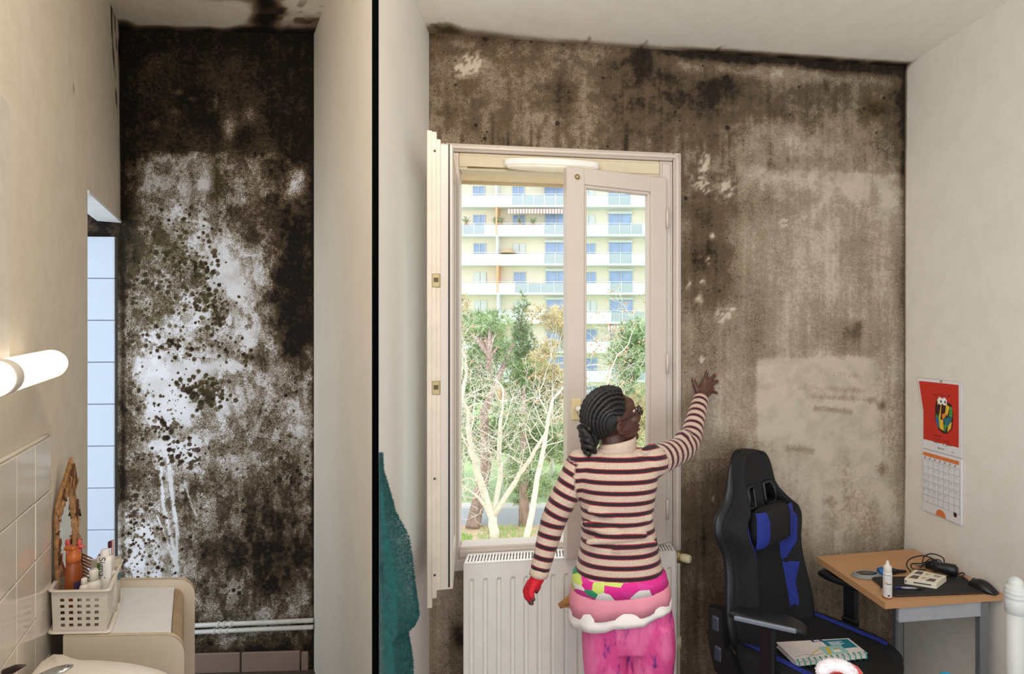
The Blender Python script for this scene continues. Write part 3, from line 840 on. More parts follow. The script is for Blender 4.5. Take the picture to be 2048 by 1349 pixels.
# valve and riser pipe to the right of it
vs_ = s_of(1358, 0.07)
M_pipe = pm('cream_painted_pipe', (206, 196, 172), 0.45, var=0.1)
val = thing('radiator_valve', W(vs_, 0.07, 0.03), 'cream pipe with a round valve knob at the right end of the radiator', 'valve')
g = G(); g.tube([W(vs_, 0.06, 0.03), W(vs_, 0.06, 0.70), W(vs_ - 0.004, 0.06, 0.745)], 0.009, 10); g.tube([W(vs_, 0.06, 0.34), W(vs_, 0.06, 0.39)], 0.014, 10); g.build('pipe', M_pipe, val)
g = G(); g.tube([W(rb + 0.002, 0.06, 0.745), W(vs_ + 0.012, 0.06, 0.745)], 0.012, 10); g.tube([W(vs_, 0.06, 0.72), W(vs_, 0.06, 0.765)], 0.014, 10); g.build('valve_body', M_brass, val)
g = G()
dirk = (E1 * 0.75 + N1 * 0.65).normalized()
Rk = dirk.to_track_quat('Z', 'Y').to_matrix()
g.lathe([(0.002, 0.0), (0.014, 0.0), (0.017, 0.008), (0.0185, 0.02), (0.0185, 0.042), (0.015, 0.05), (0.006, 0.051), (0.001, 0.049)], W(vs_ + 0.006, 0.07, 0.745), 16, R=Rk); g.build('knob', pm('cream_knob', (226, 212, 172), 0.35), val)
# two heating pipes low on the wall at the right
pp = thing('heating_pipes', W(1.9, 0.02, 0.12), 'pair of cream heating pipes running along the wall under the desk', 'pipe')
for zz in (0.16, 0.105):
    g = G(); g.tube([W(vs_ + 0.03, 0.022, zz - 0.03), W(1.6, 0.022, zz), W(WALL_LEN - 0.02, 0.022, zz)], 0.011, 10); g.build('pipe', M_pipe, pp)
M_base = pm('cream_skirting', (190, 178, 158), 0.5, var=0.12)
g = G(); wbox(g, rb + 0.02, WALL_LEN, 0.0, 0.014, 0.0, 0.08, 0.004); struct(g.build('baseboard_back', M_base))
# wooden hanger hooked behind the radiator
M_hang = pm('beech_hanger', (190, 138, 84), 0.4, var=0.15, stretch=(1, 6, 6))
hc = at(1215, 1178, 2.29)
hg = thing('coat_hanger', hc, 'wooden coat hanger hooked over the radiator behind the striped sweater', 'hanger')
g = G()
a0 = at(1119, 1213, 2.335); a1 = at(1215, 1160, 2.335); a2 = at(1311, 1213, 2.335)
g.tube([a0, a0.lerp(a1, 0.25) + Vector((0, 0, 0.006)), a1, a2.lerp(a1, 0.25) + Vector((0, 0, 0.006)), a2], [(0.007, 0.012), (0.008, 0.02), (0.008, 0.02), (0.008, 0.02), (0.007, 0.012)], 10)
g.tube([a0 + Vector((0.01, 0, 0)), a2 - Vector((0.01, 0, 0))], 0.005, 8); g.build('shoulder_bar', M_hang, hg)
g = G(); g.tube([a1, a1 + Vector((0, 0, .02))] + [a1 + Vector((0.022 * math.cos(k), 0, 0.042 + 0.022 * math.sin(k))) for k in [-1.57 + j * 0.45 for j in range(10)]], 0.0018, 6); g.build('hook', M_chrome, hg)
# ------------------------------------------------------------------ outside: ground, road, fence, trees, apartment block; colours paled to imitate haze
GZ = -5.25
M_dirt = pm('pale_dry_dirt', (214, 190, 158), 0.95, var=0.15, scale=3)
M_road = pm('grey_asphalt', (190, 192, 196), 0.9, var=0.06, scale=8)
M_kerb = pm('pale_kerb', (236, 230, 224), 0.8, var=0.05)
M_grass = pm('mown_grass', (186, 208, 150), 0.95, var=0.2, scale=2.0)
def slabf(name, y0, y1, z, mat, x0=-70, x1=60):
    g = G(); g.prism([(x0, y0, z), (x1, y0, z), (x1, y1, z), (x0, y1, z)], (0, 0, -0.3)); return struct(g.build(name, mat))
slabf('ground_dirt', 6, 20.6, GZ, M_dirt); slabf('road', 20.6, 22.6, GZ - 0.02, M_road); slabf('kerb', 22.6, 23.1, GZ + 0.06, M_kerb); slabf('lawn', 23.1, 60, GZ + 0.03, M_grass)
# tufts of grass at the near trees
g = G(); rng = random.Random(3)
for c, rr in (((-4.1, 19.7), 1.0), ((-1.9, 18.9), 0.7), ((-5.6, 19.2), .5)):
    for k in range(220):
        a = rng.random() * 6.28; r = rr * math.sqrt(rng.random()); x = c[0] + r * math.cos(a); y = c[1] + r * 0.8 * math.sin(a); h = 0.08 + 0.14 * rng.random()
        dx = rng.uniform(-.05, .05); g.add([(x, y, GZ), (x + 0.03, y, GZ), (x + dx, y + dx, GZ + h)], [(0, 1, 2)])
tag(g.build('grass_tufts', pm('fresh_grass', (168, 200, 116), 0.9, var=0.2), recalc=False), 'bright green grass tufts at the foot of the bare trees', 'grass', kind='stuff')

# fence
M_fence = pm('galvanised_fence', (206, 212, 212), 0.5, 0.3)
fn = thing('mesh_fence', (-3, 23.6, GZ), 'grey wire mesh fence along the road behind the trees', 'fence')
q = G(); q.box((0, 0, 0.62), (0.05, 0.05, 1.24), 0.005); pmesh = q.mesh('fence_post', M_fence)
q = G()
for k in range(21): q.tube([(-0.98 + k * 0.098, 0, 0.06), (-0.98 + k * 0.098, 0, 1.2)], 0.006, 4, caps=False)
for k in range(13): q.tube([(-1, 0.008, 0.06 + k * 0.095), (1, 0.008, 0.06 + k * 0.095)], 0.006, 4, caps=False)
wmesh = q.mesh('mesh_panel', M_fence)
for i in range(14):
    x = -15 + i * 2.0
    inst(pmesh, 'fence_post', fn, (x, 23.6, GZ)); inst(wmesh, 'mesh_panel', fn, (x + 1, 23.6, GZ))

# bare plane trees
M_barkw = pm('pale_plane_bark', (226, 222, 204), 0.8, var=0.12, scale=7)
M_leafb = pm('dry_brown_leaves', (206, 164, 130), 0.8, var=0.3, scale=30)
def bare_tree(base, stems, seed, label, hmax, leafy=170):
    rng = random.Random(seed)
    t = thing('bare_plane_tree', base, label, 'tree', 'bare plane trees outside the window')
    gb = G(); tips = []; trunk = G()
    def branch(p, dirv, L, r, lev):
        pts = [p]; rs = [r]; d = Vector(dirv).normalized(); n = 4 if lev > 1 else 6
        for k in range(n):
            d = (d + Vector((rng.gauss(0, .2), rng.gauss(0, .2), rng.gauss(0.03, .16))) * (1 + 0.35 * lev)).normalized()
            p = p + d * L / n; pts.append(p); rs.append(max(0.0055, r * (1 - 0.62 * (k + 1) / n)))
        gb.tube(pts, rs, 5 if lev < 2 else 4, caps=False)
        if lev >= 4 or L < 0.28 or p.z > hmax + 0.8:
            tips.append(p); return
        nb_ = (5, 5, 4, 4)[lev]
        for k in range(nb_):
            i = rng.randint(2, n)
            a = rng.random() * 6.28
            side = d.orthogonal(); side = Matrix.Rotation(a, 3, d) @ side
            nd = d * rng.uniform(0.3, 0.8) + side * rng.uniform(0.6, 1.0) + Vector((0, 0, 0.12))
            branch(pts[i], nd, L * rng.uniform(0.48, 0.72), rs[i] * 0.55, lev + 1)
        branch(p, d, L * 0.7, rs[-1], lev + 1)
    for pts, r0, r1 in stems:
        pts = [Vector(p) for p in pts]
        fine = []
        for a, b in zip(pts[:-1], pts[1:]):
            fine += [a.lerp(b, k / 3) + Vector((rng.gauss(0, .015), rng.gauss(0, .015), 0)) for k in range(3)]
        fine.append(pts[-1])
        trunk.tube(fine, [r0 + (r1 - r0) * k / (len(fine) - 1) for k in range(len(fine))], 8)
        d = (pts[-1] - pts[-2]).normalized()
        branch(pts[-1], d, 1.7, r1 * .85, 1)
        for k in range(5):
            f = rng.uniform(0.45, 0.95); i = min(int(f * (len(fine) - 1)), len(fine) - 2)
            a = rng.random() * 6.28
            branch(fine[i], d * 0.5 + Vector((math.cos(a), math.sin(a), 0.25)), rng.uniform(1.0, 1.7), r1 * 0.5, 2)
    trunk.build('trunk', M_barkw, t)
    tag(gb.build('branches', M_barkw, t, recalc=False), kind='stuff')
    lf = G()
    for k in range(leafy):
        p = rng.choice(tips) + Vector((rng.gauss(0, .12), rng.gauss(0, .12), rng.gauss(-.05, .1)))
        s = rng.uniform(.03, .075); R = Matrix.Rotation(rng.random() * 6.28, 3, Vector((rng.random(), rng.random(), rng.random() + .1)).normalized())
        lf.add([p + R @ Vector(v) * s for v in ((0, -.8, 0), (.6, -.2, .15), (.35, .7, 0), (-.35, .7, 0), (-.6, -.2, .15))], [(0, 1, 2, 3, 4)])
    tag(lf.build('leaves', M_leafb, t, recalc=False), kind='stuff')
    return t
def gp(px, py, d): return at(px, py, d)
b1 = gp(990, 1079, 19.2); b1.z = GZ
f1 = gp(985, 1035, 19.2)
bare_tree(b1, [([b1, f1, gp(960, 965, 19.0), gp(942, 900, 18.8), gp(936, 850, 18.6)], .17, .075), ([f1, gp(1000, 960, 19.4), gp(1000, 880, 19.6), gp(1002, 835, 19.5)], .11, .06), ([f1, gp(1030, 965, 19.1), gp(1062, 915, 19.0), gp(1088, 872, 18.8)], .10, .055),
               ([f1, gp(962, 1000, 18.9), gp(944, 985, 18.6)], .07, .035)], 11, 'pale bare plane tree forking low into several white stems, left half of window', 1.6)
b2 = gp(1050, 1085, 18.6); b2.z = GZ
bare_tree(b2, [([b2, gp(1068, 1000, 18.7), gp(1080, 930, 18.8), gp(1092, 860, 18.8), gp(1105, 800, 18.6)], .11, .05)], 12, 'slender pale bare tree leaning right, second of the window trees', 2.0)
b3 = gp(1225, 1090, 18.9); b3.z = GZ
bare_tree(b3, [([b3, gp(1228, 980, 18.9), gp(1215, 880, 18.8), gp(1205, 800, 18.8), gp(1222, 740, 18.8)], .10, .035)], 14, 'bare twiggy tree seen through the right hand pane', 2.6, 320)
b4 = gp(880, 1080, 21); b4.z = GZ
bare_tree(b4, [([b4, gp(895, 950, 21), gp(915, 850, 21), gp(930, 760, 21)], .13, .06)], 15, 'bare tree at the left edge of the window opening', 2.2, 300)

# pines and the cypress
M_barkp = pm('red_brown_pine_bark', (176, 152, 140), 0.95, var=0.3, scale=8, stretch=(1, 1, 0.3), bump=0.6, bdist=0.03)
def needle_mat(name, rgb): return pm(name, rgb, 0.85, var=0.35, scale=1.6)
M_pine = needle_mat('pine_needles', (178, 198, 150)); M_cyp = needle_mat('cypress_foliage', (156, 172, 132)); M_bush = needle_mat('autumn_foliage', (216, 202, 160))
def conifer(name, base, h, crown, mat, seed, label, count, size, bark=M_barkp, r0=0.22, lean=(0, 0), group=None):
    """crown: list of (centre, semi-axes) ellipsoids filled with needle tufts"""
    rng = np.random.RandomState(seed)
    t = thing(name, base, label, 'tree', group)
    g = G(); b = Vector(base)
    g.tube([b, b + Vector((lean[0] * .3, lean[1] * .3, h * .3)), b + Vector((lean[0] * .7, 0, h * .65)), b + Vector((lean[0], lean[1], h))], [r0, r0 * .8, r0 * .55, r0 * .2], 10)
    for c, ax in crown[:8]:
        zz = max(0.5, min(h * 0.95, c[2] - b.z - 0.3)); s = b + Vector((lean[0] * zz / h, 0, zz))
        g.tube([s, s.lerp(Vector(c), 0.5) + Vector((0, 0, .1)), Vector(c)], [r0 * .3, r0 * .22, r0 * .1], 5)
    g.build('trunk', bark, t)
    vs = []; fs = []
    tot = sum(a[0] * a[1] * a[2] for _, a in crown)
    for c, ax in crown:
        m = max(10, int(count * ax[0] * ax[1] * ax[2] / tot))
        u = rng.normal(size=(m, 3)); u /= np.linalg.norm(u, axis=1)[:, None]
        rad = rng.rand(m) ** 0.45
        P = np.array(c) + u * rad[:, None] * np.array(ax)
        for p, uu in zip(P, u):
            for k in range(9):
                d = uu * 0.7 + rng.normal(size=3) * 0.75 + np.array([0, 0, 0.35]); d /= np.linalg.norm(d)
                w = np.cross(d, rng.normal(size=3)); w /= np.linalg.norm(w) + 1e-6
                L = size * rng.uniform(.6, 1.2); i = len(vs)
                vs += [tuple(p - w * size * .07), tuple(p + w * size * .07), tuple(p + d * L)]; fs.append((i, i + 1, i + 2))
    g = G(); g.v = [Vector(v) for v in vs]; g.f = fs; g.m = [0] * len(fs); g.s = [False] * len(fs)
    tag(g.build('foliage', mat, t, recalc=False), kind='stuff')
    return t
rr = random.Random(5)
def blobs(px0, px1, py0, py1, d, n, r):
    out = []
    for k in range(n):
        c = at(rr.uniform(px0, px1), rr.uniform(py0, py1), d + rr.uniform(-1, 1)); q = r * rr.uniform(.7, 1.25)
        out.append((tuple(c), (q, q, q * .7)))
    return out
pb = at(945, 1050, 20.3); pb.z = GZ
conifer('pine_tree', pb, 6.4, blobs(930, 1010, 640, 720, 24, 9, .75) + blobs(925, 1100, 730, 900, 25, 24, .9), M_pine, 1, 'tall pine with a thick brown trunk at the left of the window', 3300, .34, r0=.26, lean=(.6, 4.2))
pb = at(1048, 1050, 20.6); pb.z = GZ
conifer('pine_tree', pb, 5.0, blobs(1030, 1100, 900, 1000, 20.8, 9, .42) + blobs(1040, 1130, 830, 900, 21, 8, .6), M_pine, 2, 'low dark trunked pine in the middle of the window by the road', 1600, .28, r0=.2)
pb = at(1265, 900, 30); pb.z = GZ
conifer('pine_tree', pb, 7.5, blobs(1235, 1300, 660, 800, 30, 14, 1.0), M_pine, 3, 'pine on the right, behind the right hand pane', 1500, .4)
pb = at(1180, 900, 27); pb.z = GZ
conifer('pine_tree', pb, 4.0, blobs(1130, 1290, 790, 930, 27, 20, 1.1), M_bush, 4, 'low bushy yellowing tree behind the right hand pane', 2600, .32)
pb = at(1042, 900, 30); pb.z = GZ
cyl = []
for k in range(12):
    c = at(1044 + rr.uniform(-5, 5), 610 + k * 26, 30); wv = .35 + .5 * min(1, k / 4); cyl.append((tuple(c), (wv, wv, .7)))
conifer('cypress_tree', pb, 7.5, cyl, M_cyp, 5, 'narrow dark green cypress in front of the apartment block', 1500, .3)
pb = at(1105, 900, 24); pb.z = GZ
conifer('autumn_tree', pb, 5.6, blobs(1075, 1140, 620, 760, 24, 14, .6) + blobs(1090, 1150, 740, 900, 24, 10, .7), M_bush, 6, 'tree with sparse yellow brown foliage left of the casement stile', 1300, .24, bark=M_barkw, r0=.09)
pb = at(925, 900, 26); pb.z = GZ
conifer('autumn_tree', pb, 6.5, blobs(912, 945, 590, 760, 26, 14, .5), M_bush, 7, 'sparse reddish brown tree top at the left of the window', 900, .22, bark=M_barkw, r0=.08)

# apartment block
D0 = 56.0; DW = 57.25
px2x = lambda px: (px - 1250) / 1150 * DW
M_yel = pm('pale_yellow_render', (242, 231, 208), 0.9, var=0.03, scale=.5)
M_wht = pm('white_balcony_paint', (232, 236, 238), 0.8, var=0.02, scale=.4)
M_shut = pm('white_shutter', (222, 224, 220), 0.7, var=0.05)
M_wglass = pm('sky_tinted_window_glass', (164, 182, 216), 0.12, var=0.25, scale=.35, spec=.5)  # blue of the reflected sky is put into the pane colour
M_bglass = pm('frosted_balcony_glass', (178, 186, 192), 0.3, var=0.08, scale=.5)
M_fin = pm('orange_divider', (232, 178, 140), 0.8); M_frame = pm('grey_window_frame', (196, 202, 206), 0.5)
M_awn = pm('striped_awning', (206, 170, 160), 0.8, var=0.1)
apt = thing('apartment_block', (-7, DW, GZ), 'pale yellow apartment block with long white balconies across the road', 'building')
g = G(); g.box((-8, DW + 4, GZ + 16), (70, 8, 32)); g.build('wall', M_yel, apt)
FL = 2.845
zb = [EYE + (660 - 414) / 1150 * D0 - FL * k for k in range(-2, 8)]     # underside of each parapet
XL, XR = px2x(560), px2x(1500)
q = G(); q.box((0, 0, 0.09), (XR - XL, 1.3, 0.18), 0.02); q.box((0, -0.6, 0.62), (XR - XL, 0.1, 1.0), 0.02); par = q.mesh('balcony', M_wht)
q = G(); q.tube([(-(XR - XL) / 2, 0, 0), ((XR - XL) / 2, 0, 0)], 0.03, 6); rail = q.mesh('handrail', M_wht)
q = G(); q.box((0, 0, 1.35), (0.16, 1.3, 2.7), 0.02); fin = q.mesh('divider', M_wht); q = G(); q.box((0, 0, 1.35), (0.16, 1.3, 2.7), 0.02); fin2 = q.mesh('divider', M_fin)
def winmesh(w, h, n):
    q = G(); t = 0.09
    q.box((0, 0, h - t / 2), (w, .12, t)); q.box((0, 0, t / 2), (w, .12, t))
    for k in range(n + 1): q.box((-w / 2 + t / 2 + k * (w - t) / n, 0, h / 2), (t, .12, h))
    return q.mesh('window', M_frame)
wn_, ww_ = winmesh(1.25, 2.15, 2), winmesh(2.35, 2.3, 2)
q = G(); q.box((0, .03, 1.07), (1.2, .02, 2.1)); pn_ = q.mesh('pane', M_wglass); q = G(); q.box((0, .03, 1.15), (2.3, .02, 2.2)); pw_ = q.mesh('pane', M_wglass)
q = G()
for k in range(2): q.box((-.31 + .62 * k, -.05, 1.07), (.58, .05, 2.1), .01)
shut = q.mesh('shutter', M_shut)
q = G(); q.box((0, -.1, 2.32), (2.5, .2, .28), .02); bxm = q.mesh('shutter_box', M_shut)
gl = {}
def glassp(w):
    k = round(w, 1)
    if k not in gl:
        q = G(); q.box((0, 0, .5), (w, .05, .9), .01); gl[k] = q.mesh('glass_panel', M_bglass)
    return gl[k]
q = G(); q.box((0, 0, .5), (.07, .08, 1.05), .01); postm = q.mesh('baluster', M_wht)
def stripes_mat():
    t = NT('striped_awning_valance'); c = t.coord((1, 1, 1))
    w = t.n('ShaderNodeTexWave'); w.inputs['Scale'].default_value = 1.1; t.l(c, w.inputs['Vector'])
    t.l(t.mix(t.step(w.outputs['Fac'], .45, .55), lin((240, 232, 222)), lin((176, 140, 132))), t.b.inputs['Base Color']); t.b.inputs['Roughness'].default_value = .8
    return t.mat
M_awns = stripes_mat()
rb_ = random.Random(9)
cols_n = [700, 790, 870, 958, 1037, 1177, 1330, 1410]; cols_w = [830, 1112, 1239, 1290, 1460]
for k, z in enumerate(zb):
    inst(par, 'balcony', apt, ((XL + XR) / 2, D0 + .6, z))
    inst(rail, 'handrail', apt, ((XL + XR) / 2, D0 - .02, z + 1.27))
    for px in (690, 998, 1345):
        inst(fin2 if k % 2 else fin, 'divider', apt, (px2x(px + (k - 2) * 0.9), D0 + .55, z + .18))
    for px in cols_n:
        x = px2x(px + (k - 2) * .9)
        if px == 958 and k == 5 or px == 1177 and k in (2, 3, 6) or rb_.random() < .3:
            inst(shut, 'shutter', apt, (x, DW - .05, z + .2))
        else:
            w_ = inst(wn_, 'window', apt, (x, DW - .04, z + .2)); inst(pn_, 'pane', w_, (x, DW - .04, z + .2))
    for px in (830, 1112, 1239, 1460):
        x = px2x(px + (k - 2) * .9)
        w_ = inst(ww_, 'window', apt, (x, DW - .04, z + .2)); inst(pw_, 'pane', w_, (x, DW - .04, z + .2)); inst(bxm, 'shutter_box', apt, (x, DW - .04, z + .2))
    spans = {0: [(1030, 1130), (1216, 1262)], 1: [(900, 950), (1088, 1133)], 2: [(1024, 1133), (1216, 1262)], 3: [(905, 970), (1088, 1133), (1216, 1285)], 4: [(1088, 1133), (1218, 1264)], 5: [(1030, 1135), (1220, 1266)], 6: [(1090, 1136), (1222, 1290)]}.get(k, [(1092, 1140), (1224, 1290)])
    for a, b in spans:
        n = max(2, int(round((b - a) / 24))); xa = (a - 1250) / 1150 * D0; xb = (b - 1250) / 1150 * D0
        for j in range(n):
            inst(glassp((xb - xa) / n - .08), 'glass_panel', apt, (xa + (j + .5) * (xb - xa) / n, D0 - .06, z + .17))
        for j in range(n + 1):
            inst(postm, 'baluster', apt, (xa + j * (xb - xa) / n, D0 - .09, z + .2))
for k, a, b in ((3, 1022, 1136), (2, 1072, 1136), (7, 1216, 1262)):
    z = zb[k] + 2.75; xa = px2x(a); xb = px2x(b)
    g = G(); g.prism([(xa, D0 + .4, z), (xa, D0 - .1, z - .12), (xa, D0 - .1, z - .55), (xa, D0 - .04, z - .55), (xa, D0 - .02, z - .16)], (xb - xa, 0, 0)); g.build('awning', M_awns, apt)
# things on the far balconies
M_para = pm('wicker_parasol', (196, 168, 140), 0.9, var=.2)
x = (1015 - 1250) / 1150 * D0; g = G(); g.lathe([(.001, .75), (.35, .66), (.75, .35), (.85, .2), (.001, .25)], (x, D0 + .35, zb[4] + 1.0), 16); tag(g.build('wicker_shade', M_para), 'round wicker shade standing behind the balcony rail of the far block', 'parasol')
M_pot = pm('leafy_pot_plant', (150, 160, 120), 0.9, var=.4, scale=6)
for i, (px, k) in enumerate(((932, 3), (992, 3), (1002, 3), (1040, 3), (1066, 3))):
    x = (px - 1250) / 1150 * D0; g = G(); rg = random.Random(px)
    g.lathe([(.001, 0), (.14, 0), (.19, .3), (.16, .3), (.001, .28)], (x, D0 + .1, zb[k] + .98), 10, mi=1)
    for j in range(46):
        a = rg.random() * 6.28; r = rg.uniform(.05, .35); zz = rg.uniform(.35, .85); c = Vector((x + r * math.cos(a), D0 + .1 + r * .5 * math.sin(a), zb[k] + .98 + zz)); d = Vector((math.cos(a), math.sin(a), .5)) * .16
        g.add([c, c + d + Vector((0, 0, .05)), c + Vector((.06, 0, .1))], [(0, 1, 2)]); g.tube([(x, D0 + .1, zb[k] + 1.25), c], .012, 3, caps=False)
    tag(g.build('balcony_plant', [M_pot, pm('clay_pot', (190, 130, 100), .8)]), ['small potted plant at the far left end of the planted balcony across the road', 'potted plant just left of the orange divider on the far balcony', 'potted plant just right of the orange divider on the far balcony', 'potted plant under the left part of the striped awning, before the shutters', 'potted plant right of the shutters under the striped awning'][i], 'plant', 'potted plants on the far balcony')
# ------------------------------------------------------------------ the woman at the window
def remeshed(g, name, mats, parent, voxel, smooth=4, factor=0.5):
    """grow one continuous skin over overlapping limbs"""
    me = g.mesh(name, [])
    o = bpy.data.objects.new('tmp', me); COL.objects.link(o)
    md = o.modifiers.new('r', 'REMESH'); md.mode = 'VOXEL'; md.voxel_size = voxel; md.use_smooth_shade = True
    if smooth:
        sm = o.modifiers.new('s', 'SMOOTH'); sm.iterations = smooth; sm.factor = factor
    dg = bpy.context.evaluated_depsgraph_get(); dg.update()
    m2 = bpy.data.meshes.new_from_object(o.evaluated_get(dg))
    bpy.data.objects.remove(o); bpy.data.meshes.remove(me)
    m2.name = name
    for m in mats: m2.materials.append(m)
    off = OFF[parent.name]
    n = len(m2.vertices); co = np.zeros(n * 3, 'f'); m2.vertices.foreach_get('co', co)
    world_co = co.reshape(-1, 3).copy()
    co = (world_co - np.array(off)).astype('f'); m2.vertices.foreach_set('co', co.ravel())
    m2.polygons.foreach_set('use_smooth', [True] * len(m2.polygons)); m2.update()
    ob = bpy.data.objects.new(name, m2); COL.objects.link(ob); ob.parent = parent; OFF[ob.name] = off
    return ob, world_co

def limb(g, pts, rad, n=14):
    """tapered limb with rounded ends through joints"""
    pts = [Vector(p) for p in pts]; P = []; R = []
    for i in range(len(pts) - 1):
        for k in range(6):
            f = k / 6; P.append(pts[i].lerp(pts[i + 1], f)); R.append(rad[i] + (rad[i + 1] - rad[i]) * f)
    P.append(pts[-1]); R.append(rad[-1])
    # soften the joints
    for it in range(2):
        P = [P[0]] + [(P[i - 1] + P[i] * 2 + P[i + 1]) / 4 for i in range(1, len(P) - 1)] + [P[-1]]
    d0 = (P[0] - P[1]).normalized(); d1 = (P[-1] - P[-2]).normalized()
    P = [P[0] + d0 * R[0] * .9, P[0] + d0 * R[0] * .6] + P + [P[-1] + d1 * R[-1] * .6, P[-1] + d1 * R[-1] * .9]
    R = [R[0] * .35, R[0] * .8] + R + [R[-1] * .8, R[-1] * .35]
    g.tube(P, R, n)

def ering(pxl, pxr, y, d, hd, yaw=0.12, n=40, tilt=0.0, wave=None):
    a = at(pxl, y, d); b = at(pxr, y + tilt, d)
    c = (a + b) / 2; hw = (b - a) / 2
    dep = Vector((-yaw * hd, hd, 0))
    out = []
    for j in range(n):
        th = 2 * math.pi * j / n
        cx_, sy_ = math.cos(th), math.sin(th)
        p = c + hw * math.copysign(abs(cx_) ** 0.88, cx_) + dep * math.copysign(abs(sy_) ** 0.88, sy_)
        if wave: p += wave(th)
        out.append(p)
    return out

DW_ = 2.09
wroot = thing('person', (at(1250, 660, DW_).x, DW_, 0), 'woman in a striped turtleneck and pink trousers, back turned, reaching up to the mildewed wall', 'person')
# head frame: f forward (to the right and away), r her right side, u up
fyaw = math.radians(27); pitch = math.radians(13)
fh = Vector((math.cos(fyaw), math.sin(fyaw), 0))
rh = Vector((fh.y, -fh.x, 0))
f_ = fh * math.cos(pitch) + Vector((0, 0, math.sin(pitch)))
u_ = -fh * math.sin(pitch) + Vector((0, 0, math.cos(pitch)))
HC = at(1222, 834, 2.10)
def H(a, b, c): return HC + f_ * a + rh * b + u_ * c

# joints
ls = at(1162, 928, 2.08); le = at(1108, 1035, 2.06); lw = at(1079, 1143, 2.03)
rs = at(1302, 926, 2.10); re_ = at(1377, 893, 2.33); rw_ = at(1400, 803, 2.555)
hipc = at(1248, 1225, 2.09)

body = G()
# torso under the clothes, pelvis, legs, feet
body.loft([ering(1180, 1320, 1245, DW_, .085), ering(1172, 1328, 1200, DW_, .10), ering(1180, 1312, 1140, DW_, .085), ering(1182, 1296, 1060, DW_, .07), ering(1172, 1296, 990, DW_, .078),
           ering(1172, 1294, 945, DW_, .07), ering(1190, 1278, 918, DW_, .055), ering(1210, 1256, 903, DW_, .042)])
foot_z = 0.0
for hx, kx, ax_ in ((1206, 1206, 1206), (1298, 1303, 1296)):
    hip = at(hx, 1240, DW_); knee = at(kx, 1400, DW_ + .01); ank = at(ax_, 1560, DW_ - .02); ank.z = 0.075
    limb(body, [hip, knee, ank], [.072, .052, .036])
    toe = Vector((ank.x + 0.01, ank.y + 0.15, 0.025)); heel = Vector((ank.x, ank.y - .035, 0.03))
    limb(body, [heel, ank.lerp(toe, .45) * 1.0 - Vector((0, 0, .02)), toe], [.03, .034, .022])
# neck and head
limb(body, [at(1234, 925, 2.09), H(-.012, 0, -.075)], [.052, .048])
body.ell(H(-.004, 0, .012), (f_ * .092, rh * .073, u_ * .088), 24, 16)
body.ell(H(.026, 0, -.03), (f_ * .068, rh * .062, u_ * .072), 20, 14)
body.ell(H(.030, 0, -.070), (f_ * .056, rh * .052, u_ * .042), 20, 12)          # jaw
body.ell(H(.076, 0, -.098), (f_ * .018, rh * .02, u_ * .016), 12, 8)            # chin
body.ell(H(.066, 0, .030), (f_ * .03, rh * .052, u_ * .03), 14, 8)              # brow
limb(body, [H(.090, 0, .012), H(.102, 0, -.018), H(.106, 0, -.030)], [.009, .011, .014])   # nose
for sgn in (-1, 1):
    body.ell(H(.096, sgn * .011, -.036), (f_ * .010, rh * .009, u_ * .009), 10, 6)
    body.ell(H(.077, sgn * .031, .0155), (f_ * .012, rh * .017, u_ * .0065), 10, 6); body.ell(H(.076, sgn * .031, -.0045), (f_ * .012, rh * .016, u_ * .005), 10, 6)
    body.ell(H(.070, sgn * .036, -.024), (f_ * .026, rh * .026, u_ * .024), 12, 8)     # cheeks
    # ears: rim and lobe
    e = [H(-.012, sgn * .069, -.020), H(-.020, sgn * .076, -.006), H(-.012, sgn * .078, .004), H(-.002, sgn * .074, -.006)]
    limb(body, [H(-.002, sgn * .068, -.052), H(-.012, sgn * .080, -.044), H(-.022, sgn * .088, -.024), H(-.015, sgn * .087, -.007), H(-.001, sgn * .077, -.008)], [.009, .008, .006, .006, .006], 8)
    body.ell(H(-.006, sgn * .070, -.026), (f_ * .010, rh * .007, u_ * .018), 10, 6)
body.ell(H(.090, 0, -.061), (f_ * .013, rh * .022, u_ * .0075), 12, 8)          # upper lip
body.ell(H(.088, 0, -.075), (f_ * .013, rh * .020, u_ * .0085), 12, 8)          # lower lip
# arms
limb(body, [ls, le, lw], [.043, .034, .024])
limb(body, [rs, re_, rw_], [.043, .034, .024])
# right hand spread flat on the wall
def on_wall(px, py, t):
    u = (px - 1250) / 1150; o = WL + N1 * t
    d = (o.y - 0.143 * o.x) / (1 - 0.143 * u)
    return at(px, py, d)
pw = on_wall(1402, 797, .045)
limb(body, [rw_, pw], [.024, .025])
kn = [on_wall(1405, 770, .022), on_wall(1413, 766, .022), on_wall(1420, 769, .021), on_wall(1424, 777, .02)]
limb(body, [pw, on_wall(1402, 784, .03), kn[0]], [.024, .019, .0125]); limb(body, [pw, on_wall(1408, 782, .03), kn[1]], [.024, .019, .0125])
limb(body, [pw, on_wall(1412, 783, .028), kn[2]], [.023, .018, .012]); limb(body, [pw, on_wall(1414, 787, .026), kn[3]], [.021, .016, .011])
tips = [on_wall(1415, 743, .010), on_wall(1431, 749.5, .010), on_wall(1436, 762, .010), on_wall(1434, 786, .010)]
mids = [on_wall(1411, 756, .019), on_wall(1423, 758, .019), on_wall(1430, 765, .018), on_wall(1429, 784, .017)]
starts = [kn[0], kn[1], kn[2], on_wall(1421, 783, .018)]
for s, m, t_, r in zip(starts, mids, tips, (.0088, .009, .0088, .0078)):
    limb(body, [s, m, t_], [r * 1.1, r, r * .82], 10)
limb(body, [on_wall(1398, 788, .03), on_wall(1391, 773, .022), on_wall(1388, 764, .018), on_wall(1386.5, 758, .013)], [.016, .0115, .0095, .0085], 10)
